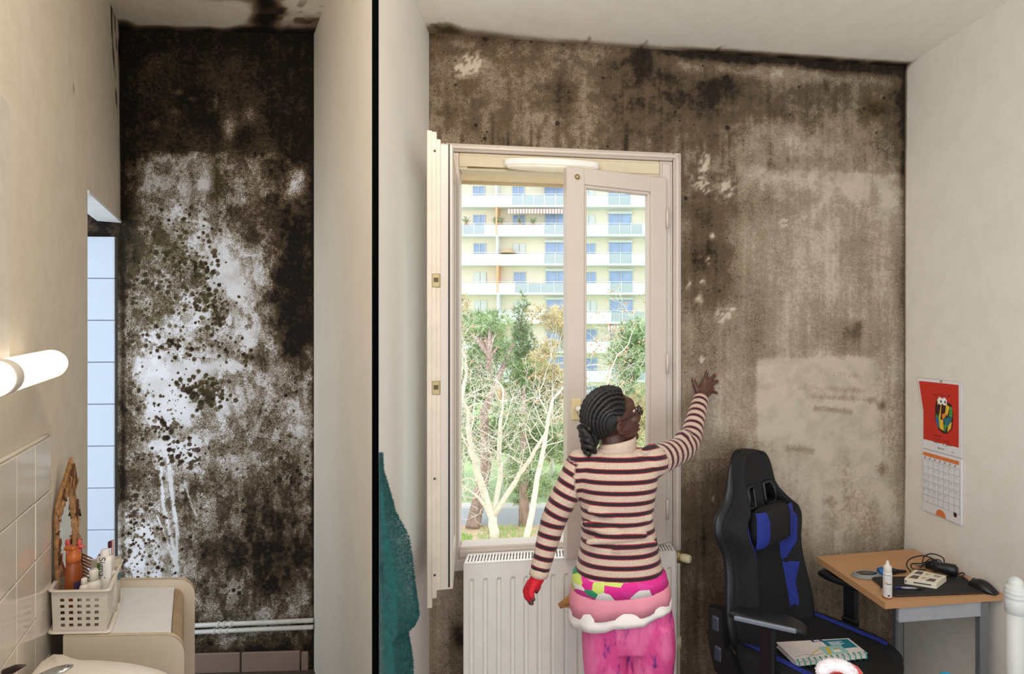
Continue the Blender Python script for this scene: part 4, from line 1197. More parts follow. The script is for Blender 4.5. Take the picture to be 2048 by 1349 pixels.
# left hand hanging, fingers half curled
hx = lw + (lw - le).normalized() * .022
pal = at(1068, 1168, 2.03)
limb(body, [lw, hx, pal], [.024, .022, .021]); 
fdirs = [(1052, 1170, 2.045), (1053, 1177, 2.03), (1057, 1180, 2.015), (1061, 1180, 2.00)]
fk = []
for i, (a, b, c) in enumerate([((1060, 1166, 2.05), (1051, 1182, 2.055), (1058, 1200, 2.05)), ((1061, 1169, 2.035), (1052, 1188, 2.035), (1061, 1207, 2.03)),
                               ((1064, 1171, 2.02), (1056, 1190, 2.015), (1064, 1208, 2.01)), ((1067, 1172, 2.005), (1061, 1187, 1.995), (1067, 1200, 1.99))]):
    A, M_, T_ = at(*a), at(*b), at(*c)
    limb(body, [pal, A], [.019, .012]); limb(body, [A, M_, T_], [.0105, .0095, .0075], 10); fk.append((A, M_, T_))
th = [at(1071, 1160, 2.05), at(1076, 1172, 2.06), at(1073, 1184, 2.055)]
limb(body, th, [.014, .0105, .008], 10)

def skin_mat():
    t = NT('dark_brown_skin')
    f = t.noise(t.coord(), 60, 4)
    t.l(t.ramp(f, [(.3, lin((74, 44, 36))), (.7, lin((92, 57, 46)))]), t.b.inputs['Base Color'])
    t.b.inputs['Roughness'].default_value = .42
    t.b.inputs['Subsurface Weight'].default_value = .05; t.b.inputs['Subsurface Scale'].default_value = .004
    t.bump(f, .08, .001)
    return t.mat
M_skin = skin_mat()
bo, _ = remeshed(body, 'body', [M_skin], wroot, .0042, 3, .45)
# eyes, lips, nails
M_eye = pm('eye_white', (230, 222, 212), .2); M_iris = pm('dark_iris', (30, 20, 16), .15)
for sgn in (-1, 1):
    g = G(); g.ell(H(.0745, sgn * .030, .006), (f_ * .0115, rh * .0115, u_ * .010), 14, 10); g.ell(H(.0820, sgn * .030, .006), (f_ * .005, rh * .0055, u_ * .0055), 10, 6, mi=1); g.build('eye', [M_eye, M_iris], bo)
g = G(); g.ell(H(.097, 0, -.061), (f_ * .007, rh * .020, u_ * .0055), 12, 6); g.ell(H(.095, 0, -.0745), (f_ * .007, rh * .018, u_ * .0065), 12, 6); g.build('lips', pm('lips', (112, 58, 54), .35), bo)
M_nail = pm('pale_fingernail', (158, 106, 88), .4)
for p, m in list(zip(tips, mids)) + [(on_wall(1386.5, 758, .013), on_wall(1388, 764, .018))]:
    d = (p - m).normalized(); nn = (N1 - d * N1.dot(d)).normalized(); s = d.cross(nn)
    g = G(); g.ell(p + nn * .0072 - d * .001, (d * .0058, s * .0042, nn * .0018), 10, 6); g.build('fingernail', M_nail, bo)

# sweater
sw = G()
TOR = [(1150, 1327, 1143, .115, -4), (1153, 1322, 1125, .112, -3), (1160, 1316, 1095, .105, -2), (1162, 1311, 1065, .098, 0), (1163, 1305, 1035, .097, 0), (1159, 1309, 1000, .10, 0),
       (1154, 1314, 970, .10, 0), (1151, 1316, 945, .094, 0), (1154, 1310, 928, .082, 0), (1166, 1300, 916, .07, 0), (1186, 1282, 908, .06, 0), (1198, 1272, 902, .055, 0)]
sw.loft([ering(a, b, y, DW_, hd, tilt=tl) for a, b, y, hd, tl in TOR])
limb(sw, [ls, le, lw], [.056, .047, .034], 18)
limb(sw, [rs, re_, rw_], [.060, .049, .036], 18)
limb(sw, [at(1215, 925, 2.09), rs], [.056, .056]); limb(sw, [at(1245, 925, 2.09), ls], [.056, .05])
# cloth gathered at the raised shoulder, the elbows and above the hem
limb(sw, [at(1290, 903, 2.06), at(1305, 897, 2.10), at(1318, 903, 2.15)], [.016, .022, .014], 8)
limb(sw, [at(1355, 912, 2.22), at(1366, 880, 2.30), at(1378, 868, 2.37)], [.030, .040, .030], 8)
for pa, pb in (((1170, 1048, 2.01), (1240, 1072, 1.995)), ((1178, 1084, 2.0), (1290, 1070, 2.0)), ((1180, 1020, 2.01), (1225, 1032, 1.998)), ((1240, 1052, 1.998), (1300, 1036, 2.03)), ((1230, 1100, 1.99), (1310, 1088, 2.02))):
    limb(sw, [at(*pa), at(*pa).lerp(at(*pb), .5) + Vector((0, -.004, 0)), at(*pb)], [.012, .016, .012], 8)
def sweater_mat():
    t = NT('striped_ribbed_knit')
    a = t.n('ShaderNodeAttribute'); a.attribute_name = 'stripe'
    r = t.n('ShaderNodeAttribute'); r.attribute_name = 'rib'
    fr = t.math('FRACT', a.outputs['Fac'])
    e = t.math('ABSOLUTE', t.math('SUBTRACT', fr, .5))
    nz = t.noise(t.coord(), 220, 2)
    e = t.math('ADD', e, t.math('MULTIPLY', t.math('SUBTRACT', nz, .5), .02))
    beige = t.mix(t.step(nz, .3, .7), lin((196, 173, 155)), lin((212, 190, 172)))
    c = t.mix(t.step(e, .235, .215), beige, lin((150, 26, 48)))
    c = t.mix(t.step(e, .15, .13), c, lin((36, 24, 34)))
    t.l(c, t.b.inputs['Base Color']); t.b.inputs['Roughness'].default_value = .9; t.b.inputs['Sheen Weight'].default_value = .15
    wv = t.math('SINE', t.math('MULTIPLY', r.outputs['Fac'], 6.2832))
    t.bump(wv, .35, .0015)
    return t.mat
M_sw = sweater_mat()
so, wc = remeshed(sw, 'sweater', [M_sw], wroot, .0052, 5, .5)
def poly_param(P, pts):
    best = np.full(len(P), 1e9); par = np.zeros(len(P)); acc = 0
    for a, b in zip(pts[:-1], pts[1:]):
        a = np.array(a); b = np.array(b); d = b - a; L = np.linalg.norm(d)
        k = ((P - a) @ d) / (L * L); kc = np.clip(k, 0, 1)
        q = np.linalg.norm(P - a - kc[:, None] * d, axis=1); m = q < best
        best[m] = q[m]; par[m] = acc + kc[m] * L; acc += L
    return best, par
PER = .0365
zt = np.array([EYE + (660 - y) / 1150 * 2.0 for y in (1134, 1110)])
tor_z = wc[:, 2]
st = (tor_z - zt[0]) / PER + .5 + 40
rib = wc[:, 0] / .0042
hw_z = np.array([EYE + (660 - t_[2]) / 1150 * DW_ for t_ in TOR]); hws = np.array([(t_[1] - t_[0]) / 2 / 1150 * DW_ for t_ in TOR]); cxs = np.array([((t_[1] + t_[0]) / 2 - 1250) / 1150 * DW_ for t_ in TOR])
hw_i = np.interp(tor_z, hw_z, hws); cx_i = np.interp(tor_z, hw_z, cxs)
tnorm = np.abs(wc[:, 0] - cx_i) / hw_i
for pts, sgn in (((ls, le, lw), -1), ((rs, re_, rw_), 1)):
    dd, pr = poly_param(wc, pts)
    L = sum((b - a).length for a, b in zip(pts[:-1], pts[1:]))
    out = (wc[:, 0] - cx_i) * sgn
    if sgn > 0: m = (dd < .075) & (pr > .028)
    else: m = (dd < .068) & ((tnorm > 1.0) & (out > 0) | (pr > .25)) & (out > 0) & (pr > .0)
    st[m] = ((L - pr[m]) - .012) / (PER * 1.12 if sgn > 0 else PER * 1.06) + .5 + 80
    a1 = np.array((pts[1] - pts[0]).normalized()); 
    rib[m] = np.arctan2(wc[m, 2] - np.array(pts[1])[2], wc[m, 1] - np.array(pts[1])[1]) * 12 + wc[m, 0] / .0042 * 0.3
for nm, v in (('stripe', st), ('rib', rib)):
    at_ = so.data.attributes.new(nm, 'FLOAT', 'POINT'); at_.data.foreach_set('value', v.astype('f'))
# turtleneck and cuffs
M_knit = pm('beige_ribbed_knit', (205, 182, 164), .9, var=.06, scale=200, bump=.3, bdist=.001, stretch=(1, 1, .1))
def cring(c, rx, ry, n=36, tiltx=0.0, rib_=0.0):
    return [c + Vector((rx * math.cos(2 * math.pi * j / n), ry * math.sin(2 * math.pi * j / n), tiltx * math.cos(2 * math.pi * j / n))) * (1 + (rib_ if j % 2 else 0)) if False else
            c + Vector((rx * (1 + (rib_ if j % 2 else 0)) * math.cos(2 * math.pi * j / n), ry * (1 + (rib_ if j % 2 else 0)) * math.sin(2 * math.pi * j / n), tiltx * math.cos(2 * math.pi * j / n))) for j in range(n)]
g = G()
NB_ = [(1233, 914, .078, .064, 0), (1233, 905, .070, .062, .0), (1234, 899, .066, .061, .004), (1236, 893, .067, .063, .007), (1236, 887, .066, .062, .010), (1237, 882, .064, .060, .012), (1237, 880, .060, .057, .012), (1237, 884, .055, .052, .012)]
g.loft([cring(at(x, y, 2.095), rx, ry, 72, tl, .02) for x, y, rx, ry, tl in NB_], cap0=False, cap1=False)
g.loft([cring(at(1233, 901, 2.095), .069, .0635, 48, .002), cring(at(1234, 896, 2.095), .0715, .066, 48, .004), cring(at(1235, 891, 2.095), .0705, .065, 48, .008)], cap0=False, cap1=False)
g.build('turtleneck', M_knit, wroot)
for nm, pts, r in (('cuff', (le, lw), .0345), ('cuff', (re_, rw_), .0355)):
    d = (pts[1] - pts[0]).normalized(); e = pts[1]
    g = G(); g.tube([e - d * .02, e + d * .006, e + d * .016, e + d * .018], [r * .97, r * 1.0, r * .97, r * .8], 28, caps=True); g.build(nm, M_knit, wroot)
# red fingerless glove on the hanging hand
gl_ = G()
limb(gl_, [lw + (lw - le).normalized() * -.01, hx, pal], [.0275, .0255, .0245])
for A, M_, T_ in fk:
    limb(gl_, [pal, A], [.022, .0145]); limb(gl_, [A, M_, M_.lerp(T_, .45)], [.0135, .012, .0112], 10)
limb(gl_, [th[0], th[1], th[1].lerp(th[2], .5)], [.0165, .013, .0115], 10)
M_glove = pm('red_knit_glove', (206, 20, 40), .7, var=.12, scale=150, bump=.2, bdist=.001)
remeshed(gl_, 'glove', [M_glove], wroot, .0042, 3, .4)

# layers under the sweater: printed band, pink skirt, white hem
def print_mat():
    t = NT('bright_printed_band')
    vo = t.n('ShaderNodeTexVoronoi'); vo.inputs['Scale'].default_value = 17; t.l(t.coord((1, .6, 1.8), rot=(0, .6, 0)), vo.inputs['Vector'])
    sp = t.n('ShaderNodeSeparateColor'); t.l(vo.outputs['Color'], sp.inputs[0])
    c = t.ramp(sp.outputs[0], [(0, lin((222, 40, 140))), (.3, lin((240, 232, 228))), (.42, lin((208, 222, 110))), (.58, lin((30, 24, 30))), (.66, lin((50, 150, 104))), (.71, lin((236, 150, 186))), (.88, lin((222, 60, 150)))], 'CONSTANT')
    t.l(c, t.b.inputs['Base Color']); t.b.inputs['Roughness'].default_value = .8
    return t.mat
g = G(); g.loft([ering(1156, 1318, 1128, DW_, .104), ering(1145, 1331, 1146, DW_, .118, tilt=-4), ering(1142, 1336, 1176, DW_, .122, tilt=-14), ering(1146, 1330, 1176, DW_, .115, tilt=-14)], cap0=False, cap1=False); g.build('printed_band', print_mat(), wroot)
wv1 = lambda th: Vector((0, -.004 * math.sin(9 * th), .003 * math.sin(7 * th + 1)))
g = G(); g.loft([ering(1148, 1326, 1160, DW_, .108), ering(1141, 1337, 1174, DW_, .121, tilt=-13), ering(1139, 1340, 1195, DW_, .124, tilt=-18, wave=wv1), ering(1138, 1341, 1219, DW_, .126, tilt=-26, wave=wv1), ering(1143, 1334, 1218, DW_, .12, tilt=-26, wave=wv1)], cap0=False, cap1=False)
g.build('pink_underskirt', pm('pink_cotton_jersey', (226, 142, 160), .85, var=.05, scale=14, bump=.15, bdist=.01), wroot)
wv2 = lambda th: Vector((.002 * math.cos(th), -  .005 * math.sin(8 * th + .4) - .002 * math.sin(13 * th), .004 * math.sin(8 * th + 2.0) + .0025 * math.sin(17 * th)))
wv3 = lambda th: wv2(th) * .4
g = G(); g.loft([ering(1144, 1332, 1196, DW_, .116, tilt=-18), ering(1139, 1341, 1214, DW_, .1245, tilt=-24, wave=wv3), ering(1138, 1343, 1228, DW_, .129, tilt=-30, wave=wv2), ering(1139, 1342, 1241, DW_, .132, tilt=-38, wave=wv2), ering(1144, 1336, 1240, DW_, .127, tilt=-38, wave=wv2)], cap0=False, cap1=False)
g.build('white_hem', pm('white_thin_cotton', (236, 226, 222), .85, var=.04, scale=20), wroot)
# trousers
def tie_dye():
    t = NT('pink_tie_dye')
    co = t.coord((1, 1, .35))
    n1 = t.noise(co, 13, 4, .6); n2 = t.noise(co, 34, 3, .6)
    c = t.mix(t.step(n1, .42, .6), lin((214, 70, 138)), lin((232, 112, 164)))
    c = t.mix(t.math('MULTIPLY', t.step(n2, .54, .68), t.step(n1, .58, .40)), c, lin((116, 48, 122)))
    t.l(c, t.b.inputs['Base Color']); t.b.inputs['Roughness'].default_value = .85
    t.bump(t.noise(t.coord((1, 1, .3)), 9, 3), .3, .02)
    return t.mat
M_tie = tie_dye()
tr = G()
tr.loft([ering(1160, 1336, 1190, DW_, .105), ering(1161, 1345, 1225, DW_, .112), ering(1163, 1348, 1250, DW_, .11), ering(1168, 1346, 1285, DW_, .098)])
for sd in ((1166, 1256, 1256), (1246, 1349, 1254)):
    pass
def leg(xs):
    tr.loft([ering(a, b, y, DW_, hd, n=28) for a, b, y, hd in xs])
leg([(1163, 1256, 1235, .105), (1164, 1257, 1285, .10), (1166, 1257, 1320, .092), (1170, 1258, 1360, .085), (1172, 1252, 1420, .075), (1174, 1246, 1500, .068), (1172, 1248, 1585, .07), (1172, 1248, 1596, .07)])
leg([(1248, 1347, 1235, .105), (1255, 1350, 1285, .10), (1256, 1348, 1320, .092), (1258, 1344, 1360, .085), (1266, 1340, 1420, .075), (1266, 1334, 1500, .068), (1262, 1334, 1585, .07), (1262, 1334, 1596, .07)])
remeshed(tr, 'trousers', [M_tie], wroot, .0065, 5, .5)

# hair: close braids swept back into a low twisted bun
M_hair = pm('black_braided_hair', (24, 21, 22), .5, var=.35, scale=160, bump=.5, bdist=.002, detail=6)
hr = G()
SK = (.101, .081, .097)
def S_(th, ph, k=1.0):
    """point on the scalp: th from the forehead over the crown to the nape, ph to the side"""
    return H(-.006 + SK[0] * k * math.cos(th) * math.cos(ph), SK[1] * k * math.sin(ph), .012 + SK[2] * k * math.sin(th) * math.cos(ph))
rows = []
for i in range(29):
    ph = -1.50 + 3.0 * i / 28
    t0 = float(np.interp(abs(ph), [0, .6, 1.0, 1.25, 1.5], [.86, .92, .70, .30, -.1]))
    t1 = float(np.interp(abs(ph), [0, .6, 1.0, 1.3, 1.5], [3.95, 4.1, 4.25, 4.2, 4.0]))
    rows.append([S_(t0 + (t1 - t0) * k / 24, ph) for k in range(25)])
hr.grid(rows)
for i in range(15):
    ph = -1.42 + 2.84 * i / 14
    t0 = float(np.interp(abs(ph), [0, .6, 1.0, 1.25, 1.5], [.90, .96, .76, .40, .0])); t1 = float(np.interp(abs(ph), [0, .6, 1.0, 1.45], [3.6, 3.75, 3.95, 4.0]))
    P = []; R = []
    for k in range(30):
        q = k / 29; th_ = t0 + (t1 - t0) * q
        phq = ph * (1 - .45 * max(0, q - .45) / .55)
        P.append(S_(th_, phq, 1.0 + .022 * (1 if k % 2 else .5))); R.append((.0068 + .0030 * (k % 2)) * (.55 + .45 * min(1, q * 6)))
    hr.tube(P, R, 8)
# sideburn and the soft edge over the ear
for sgn in (-1, 1):
    for k in range(0):
        a = H(.030 - k * .012, sgn * (.068 + .006 * (k > 1)), .018 - .004 * k); b = H(.010 - k * .014, sgn * .076, -.006 - .005 * k); c = H(-.055 - k * .005, sgn * .055, -.04 - .004 * k)
        hr.tube([a, b, c], [.004, .007, .006], 6)
# twisted bun
bc = H(-.103, .010, -.034)
for k in range(5):
    P = []
    for j in range(16):
        q = j / 15; a = q * 5.6 + k * 1.25
        P.append(bc + f_ * (-.010 + .014 * math.sin(a * 1.0)) + rh * (.026 * math.cos(a)) + u_ * (.030 - .085 * q + .010 * math.sin(a + k)))
    hr.tube(P, [.0095 + .003 * (j % 2) for j in range(16)], 8)
for k in range(3):
    P = [H(-.070 - .01 * k, .03 - .02 * k, .045), H(-.100, .02 - .015 * k, .012), H(-.114, .010 * k, -.02), H(-.110, .012 * k, -.058), H(-.094, .012, -.092 - .006 * k)]
    hr.tube(P, [.012, .015, .0165, .015, .008], 10)
hr.ell(H(-.088, .004, -.03), (f_ * .026, rh * .036, u_ * .056), 14, 10)
hr.build('hair', M_hair, wroot, recalc=True)
fz = G(); rg = random.Random(8)
for k in range(700):
    th_ = rg.uniform(.85, 3.3); ph = rg.uniform(-1.35, 1.35); p = S_(th_, ph, 1.03); d = (p - HC).normalized()
    q = (d + Vector((rg.gauss(0, .6), rg.gauss(0, .6), rg.gauss(0, .6)))).normalized(); L = rg.uniform(.006, .018); w = q.orthogonal().normalized() * .0004
    fz.add([p - w, p + w, p + q * L], [(0, 1, 2)])
for k in range(160):
    p = H(rg.uniform(-.05, .0), rg.choice((-1, 1)) * rg.uniform(.01, .05), -.085 + rg.gauss(0, .008)) ; q = Vector((rg.gauss(0, 1), rg.gauss(0, 1) - .4, rg.gauss(-.4, .6))).normalized(); w = q.orthogonal().normalized() * .0005
    fz.add([p - w, p + w, p + q * rg.uniform(.01, .02)], [(0, 1, 2)])
tag(fz.build('stray_hairs', M_hair, wroot, recalc=False), kind='stuff')
# glasses
M_rim = pm('dark_spectacle_frame', (46, 30, 34), .3, .3)
gs = G()
for sgn in (-1, 1):
    c = H(.107, sgn * .031, -.002)
    gs.tube([c + rh * .023 * math.cos(a) * sgn + u_ * .0175 * math.sin(a) + f_ * (-.006 * abs(math.cos(a)) * (1 if math.cos(a) > 0 else 0)) for a in [k * math.pi / 12 for k in range(24)]], .0016, 6, closed=True)
    gs.tube([H(.101, sgn * .054, .004), H(.092, sgn * .066, .004), H(.05, sgn * .0765, -.002), H(.0, sgn * .080, -.008), H(-.012, sgn * .080, -.012)], [.0022, .0024, .0022, .002, .0016], 6)
gs.tube([H(.108, -.009, .002), H(.112, 0, .005), H(.108, .009, .002)], .0016, 6)
go_ = gs.build('glasses', M_rim, wroot)
g = G()
for sgn in (-1, 1):
    c = H(.1065, sgn * .031, -.002); g.add([c] + [c + rh * .022 * math.cos(a) + u_ * .0165 * math.sin(a) for a in [k * math.pi / 10 for k in range(20)]], [(0, 1 + k, 1 + (k + 1) % 20) for k in range(20)])
g.build('lens', M_glass, go_)
# ------------------------------------------------------------------ gaming chair
CO = Vector((.742, 2.268, 0)); CF = Vector((.66, -.7513, 0)); CRt = Vector((-.7513, -.66, 0))
def ch(p): return CO + CRt * p[0] + CF * p[1] + Vector((0, 0, p[2]))
chair = thing('gaming_chair', CO, 'black gaming chair with blue panels and a high winged back, standing before the desk', 'chair')
M_blue = pm('royal_blue_fabric', (28, 44, 132), .8, var=.12, scale=140, bump=.25, bdist=.001)
M_grey = pm('graphite_plastic', (58, 64, 78), .32, var=.1, scale=20)
M_leather = pm('black_leatherette', (20, 22, 27), .38, var=.15, scale=90, bump=.15, bdist=.001)
zs = [.46, .475, .50, .54, .585, .63, .68, .73, .78, .82, .86, .895, .925, .95, .98, 1.01, 1.03, 1.06, 1.085, 1.105, 1.14, 1.172, 1.195, 1.212, 1.221, 1.225]
hw = [.155, .19, .212, .228, .232, .228, .218, .206, .198, .198, .206, .224, .236, .238, .222, .180, .160, .139, .131, .127, .121, .112, .100, .083, .063, .036]
def HW(z): return float(np.interp(z, zs, hw))
def back_y(z): return -.185 - (z - .46) * .17
def front(z, x):
    """front surface: flat middle, bolsters that rise towards the edge"""
    w = HW(z); q = abs(x) / w
    bol = .05 * (1 - sstep(np.array([z]), .98, 1.10)[0]) + .012
    rise = bol * float(sstep(np.array([q]), .48, .80)[0]) - (bol + .045) * max(0, (q - .86) / .14) ** 2
    return back_y(z) + .03 + rise
def rear(z, x):
    w = HW(z); q = abs(x) / w
    return back_y(z) - .045 + .035 * max(0, (q - .55) / .45) ** 2
TX = [-1, -.97, -.92, -.85, -.78, -.7, -.6, -.5, -.38, -.25, -.12, 0, .12, .25, .38, .5, .6, .7, .78, .85, .92, .97, 1]
g = G(); g.xf = ch
nF = len(TX)
SL = (1.0, 1.088)                    # the two slots under the head part
zz = sorted(set(zs + list(SL)))
F = [[(t * HW(z), front(z, t * HW(z)), z) for t in TX] for z in zz]; Rr = [[(t * HW(z), rear(z, t * HW(z)), z) for t in TX] for z in zz]
def slot(i, j):
    zc = (zz[i] + zz[i + 1]) / 2; tc = abs((TX[j] + TX[j + 1]) / 2)
    return SL[0] < zc < SL[1] and .2 < tc < .65
vs = [p for r in F for p in r] + [p for r in Rr for p in r]; o_ = len(zz) * nF; fs = []
for i in range(len(zz) - 1):
    for j in range(nF - 1):
        if slot(i, j): continue
        a = i * nF + j
        fs.append((a, a + 1, a + nF + 1, a + nF)); fs.append((o_ + a, o_ + a + nF, o_ + a + nF + 1, o_ + a + 1))
        for di, dj, e in ((0, -1, (a, a + nF)), (0, 1, (a + 1, a + nF + 1)), (-1, 0, (a, a + 1)), (1, 0, (a + nF, a + nF + 1))):
            i2, j2 = i + di, j + dj
            if 0 <= i2 < len(zz) - 1 and 0 <= j2 < nF - 1 and slot(i2, j2):
                fs.append((e[0], e[1], o_ + e[1], o_ + e[0]))
    for j in (0, nF - 1):
        a = i * nF + j; fs.append((a, a + nF, o_ + a + nF, o_ + a))
for j in range(nF - 1):
    for i in (0, len(zz) - 1):
        a = i * nF + j; fs.append((a, a + 1, o_ + a + 1, o_ + a))
g.add(vs, fs, 0, True)
# the edge welt, leather
backrest = g.build('backrest', M_black, chair)
g = G(); g.xf = ch
for sd in (-1, 1):
    pts = [(sd * HW(z) * .985, (front(z, HW(z)) * .45 + rear(z, HW(z)) * .55), z) for z in np.linspace(.49, 1.19, 40)]
    g.tube(pts, [(.017 * min(1, .25 + (1.19 - z_) * 7), .03 * min(1, .2 + (1.19 - z_) * 7)) for z_ in np.linspace(.49, 1.19, 40)], 10)
g.build('edge_bolster', M_leather, backrest)
def patch(x0f, x1f, z0, z1, off, mat, name, nz=14, nx=8, parent=backrest, bothsides=True):
    for sd in ((-1, 1) if bothsides else (1,)):
        q = G(); q.xf = ch; rows = []
        for i in range(nz + 1):
            z = z0 + (z1 - z0) * i / nz; a = x0f(z); b = x1f(z); row = []
            for j in range(nx + 1):
                x = sd * (a + (b - a) * j / nx); e = .0 if 0 < i < nz and 0 < j < nx else -.006
                row.append((x, front(z, x) + off + e, z))
            rows.append(row)
        q.grid(rows); q.build(name, mat, parent)
patch(lambda z: HW(z) * (.46 + .10 * max(0, (z - .86) / .12)), lambda z: HW(z) * (.74 - .14 * max(0, (z - .93) / .05) ** 2 * 1.0 if z > .93 else .74 - .22 * max(0, (.84 - z) / .1)), .755, .975, .005, M_blue, 'wing_panel')
patch(lambda z: HW(z) * .46, lambda z: HW(z) * (.62 + .12 * max(0, (z - .66) / .1)), .56, .752, .005, M_blue, 'side_panel')
# rims of the slots
for sd in (-1, 1):
    w = HW(1.045); q = G(); q.xf = ch
    xa, xb = .25 * HW(1.05), .61 * HW(1.05); z0, z1 = SL
    loop = [(xa, z0), (xb * 1.12, z0), (xb * 1.02, z1 - .02), (xb * .9, z1), (xa, z1)]
    pts = []
    for k in range(len(loop)):
        x, z = loop[k]; x2, z2 = loop[(k + 1) % len(loop)]
        for m in range(4):
            f = m / 4; X = x + (x2 - x) * f; Z = z + (z2 - z) * f; pts.append((sd * X, front(Z, X) + .002, Z))
    q.tube(pts, .008, 8, closed=True); q.build('slot_rim', M_leather, backrest)
# neck cushion with blue ends
cz, cy = .935, front(.935, 0) + .042
q = G(); q.xf = ch; q.ell((0, cy, cz), ((.128, 0, 0), (0, .045, 0), (0, 0, .078)), 32, 18, p=.62); pil = q.build('neck_cushion', M_black, chair)
for sd in (-1, 1):
    q = G(); q.xf = ch; rows = []
    for i in range(15):
        z = -1 + 2 * i / 14; row = []
        for j in range(9):
            x = .62 + .37 * j / 8 + .07 * (1 - z * z) * (1 - j / 8) * -1
            zz_ = z * .93; a = max(0, 1 - abs(x) ** 3.2 * .97) ; b = max(0, 1 - abs(zz_) ** 3.2)
            yv = .047 * (a * b) ** .31
            row.append((sd * x * .129, cy + yv, cz + zz_ * .079))
        rows.append(row)
    q.grid(rows); q.build('cushion_end', M_blue, pil)
# seat
q = G(); q.xf = ch
rows = []
N = 36
for k in range(11):
    ph = -1 + 2 * k / 10; z = .445 + .052 * math.copysign(abs(ph) ** .7, ph); sh = math.sqrt(max(0, 1 - abs(ph) ** 5)) * .06 + .94 * (1 - .1 * abs(ph) ** 6)
    ring = []
    for j in range(N):
        a = 2 * math.pi * j / N; cx_, sy_ = math.cos(a), math.sin(a)
        x = .265 * math.copysign(abs(cx_) ** .45, cx_) * sh; y = .02 + .265 * math.copysign(abs(sy_) ** .5, sy_) * sh
        ring.append((x, y, z + (.022 if ph > .3 and abs(x) > .17 else 0) - (.01 if y > .2 else 0)))
    rows.append(ring)
q.loft(rows); seat = q.build('seat', M_black, chair)
for sd in (-1, 1):
    q = G(); q.xf = ch; rows = []
    for i in range(13):
        y = -.17 + .37 * i / 12; rows.append([(sd * (.192 + .030 * j / 6), y, .5215 + .006 * math.sin(math.pi * j / 6) * (1 - abs(i - 6) / 9) - .010 * max(0, (y - .17) / .06)) for j in range(7)])
    q.grid(rows); q.build('seat_panel', M_blue, seat)
q = G(); q.xf = ch; q.box((0, 0, .375), (.42, .42, .04), .012); q.box((0, -.02, .345), (.2, .26, .04), .01); q.build('seat_pan', M_blackp, chair)
# back brackets with their grey covers
for sd in (-1, 1):
    q = G(); q.xf = ch
    q.prism([(sd * .245, -.30, .64), (sd * .245, -.235, .65), (sd * .245, -.215, .5), (sd * .245, -.12, .40), (sd * .245, -.03, .385), (sd * .245, -.03, .34), (sd * .245, -.16, .335), (sd * .245, -.27, .40), (sd * .245, -.30, .5)], (sd * .035, 0, 0))
    br = q.build('back_bracket', M_blackp, chair)
    for z0, y0 in ((.585, -.262), (.47, -.25)):
        q = G(); q.xf = ch; q.box((sd * .264, y0, z0), (.045, .05, .075), .014); q.build('bracket_cover', M_grey, br)
# arms
for sd in (1, -1):
    q = G(); q.xf = ch
    q.box((sd * .275, .0, .36), (.07, .07, .03), .008); q.box((sd * .30, .0, .435), (.03, .075, .17), .01); q.box((sd * .302, .0, .56 + (.015 if sd > 0 else 0)), (.028, .062, .2 + (.03 if sd > 0 else 0)), .008)
    ap = q.build('arm_post', M_blackp, chair)
    def chp(p, sd=sd):
        if sd < 0: return ch(p)
        x, y, a = p[0] - .295, p[1], math.radians(23); return ch((.295 + x * math.cos(a) - y * math.sin(a), x * math.sin(a) + y * math.cos(a) - .01, p[2] + .030))
    q = G(); q.xf = chp
    rows = []
    for k, y in enumerate(np.linspace(-.135, .135, 15)):
        w = .045 * (1 - .35 * max(0, abs(y) / .135 - .55) / .45) ; h = .034 * (1 - .5 * max(0, (abs(y) - .09) / .045) ** 2); zc = .672 - .012 * max(0, (y - .06) / .075) ** 2
        rows.append([(sd * .295 + w * math.copysign(abs(math.cos(a)) ** .6, math.cos(a)), y, zc + h / 2 * math.copysign(abs(math.sin(a)) ** .6, math.sin(a))) for a in [2 * math.pi * j / 20 for j in range(20)]])
    q.loft(rows); pad = q.build('arm_pad', pm('dull_black_rubber', (22, 24, 28), .42, var=.1, scale=50), chair)
    if sd > 0:
        q = G(); q.xf = chp; q.box((sd * .337, .0, .673), (.012, .22, .017), .004); q.build('pad_trim', pm('silver_grey_edge', (120, 128, 142), .35), pad)
# base
q = G(); q.xf = ch; q.tube([(0, 0, .12), (0, 0, .33)], .03, 14); q.tube([(0, 0, .2), (0, 0, .34)], .02, 14); q.build('gas_lift', M_blackp, chair)
for k in range(5):
    a = k * 2 * math.pi / 5 + .3
    q = G(); q.xf = ch; q.tube([(0, 0, .13), (.16 * math.cos(a), .16 * math.sin(a), .12), (.31 * math.cos(a), .31 * math.sin(a), .075)], [.035, .028, .02], 10); lg = q.build('base_leg', M_blackp, chair)
    q = G(); q.xf = ch
    for s in (-1, 1):
        c = Vector((.31 * math.cos(a) - s * .018 * math.sin(a), .31 * math.sin(a) + s * .018 * math.cos(a), .032)); d = Vector((-math.sin(a), math.cos(a), 0))
        q.tube([c - d * .01, c + d * .01], .031, 14)
    q.build('caster', M_blackp, lg)

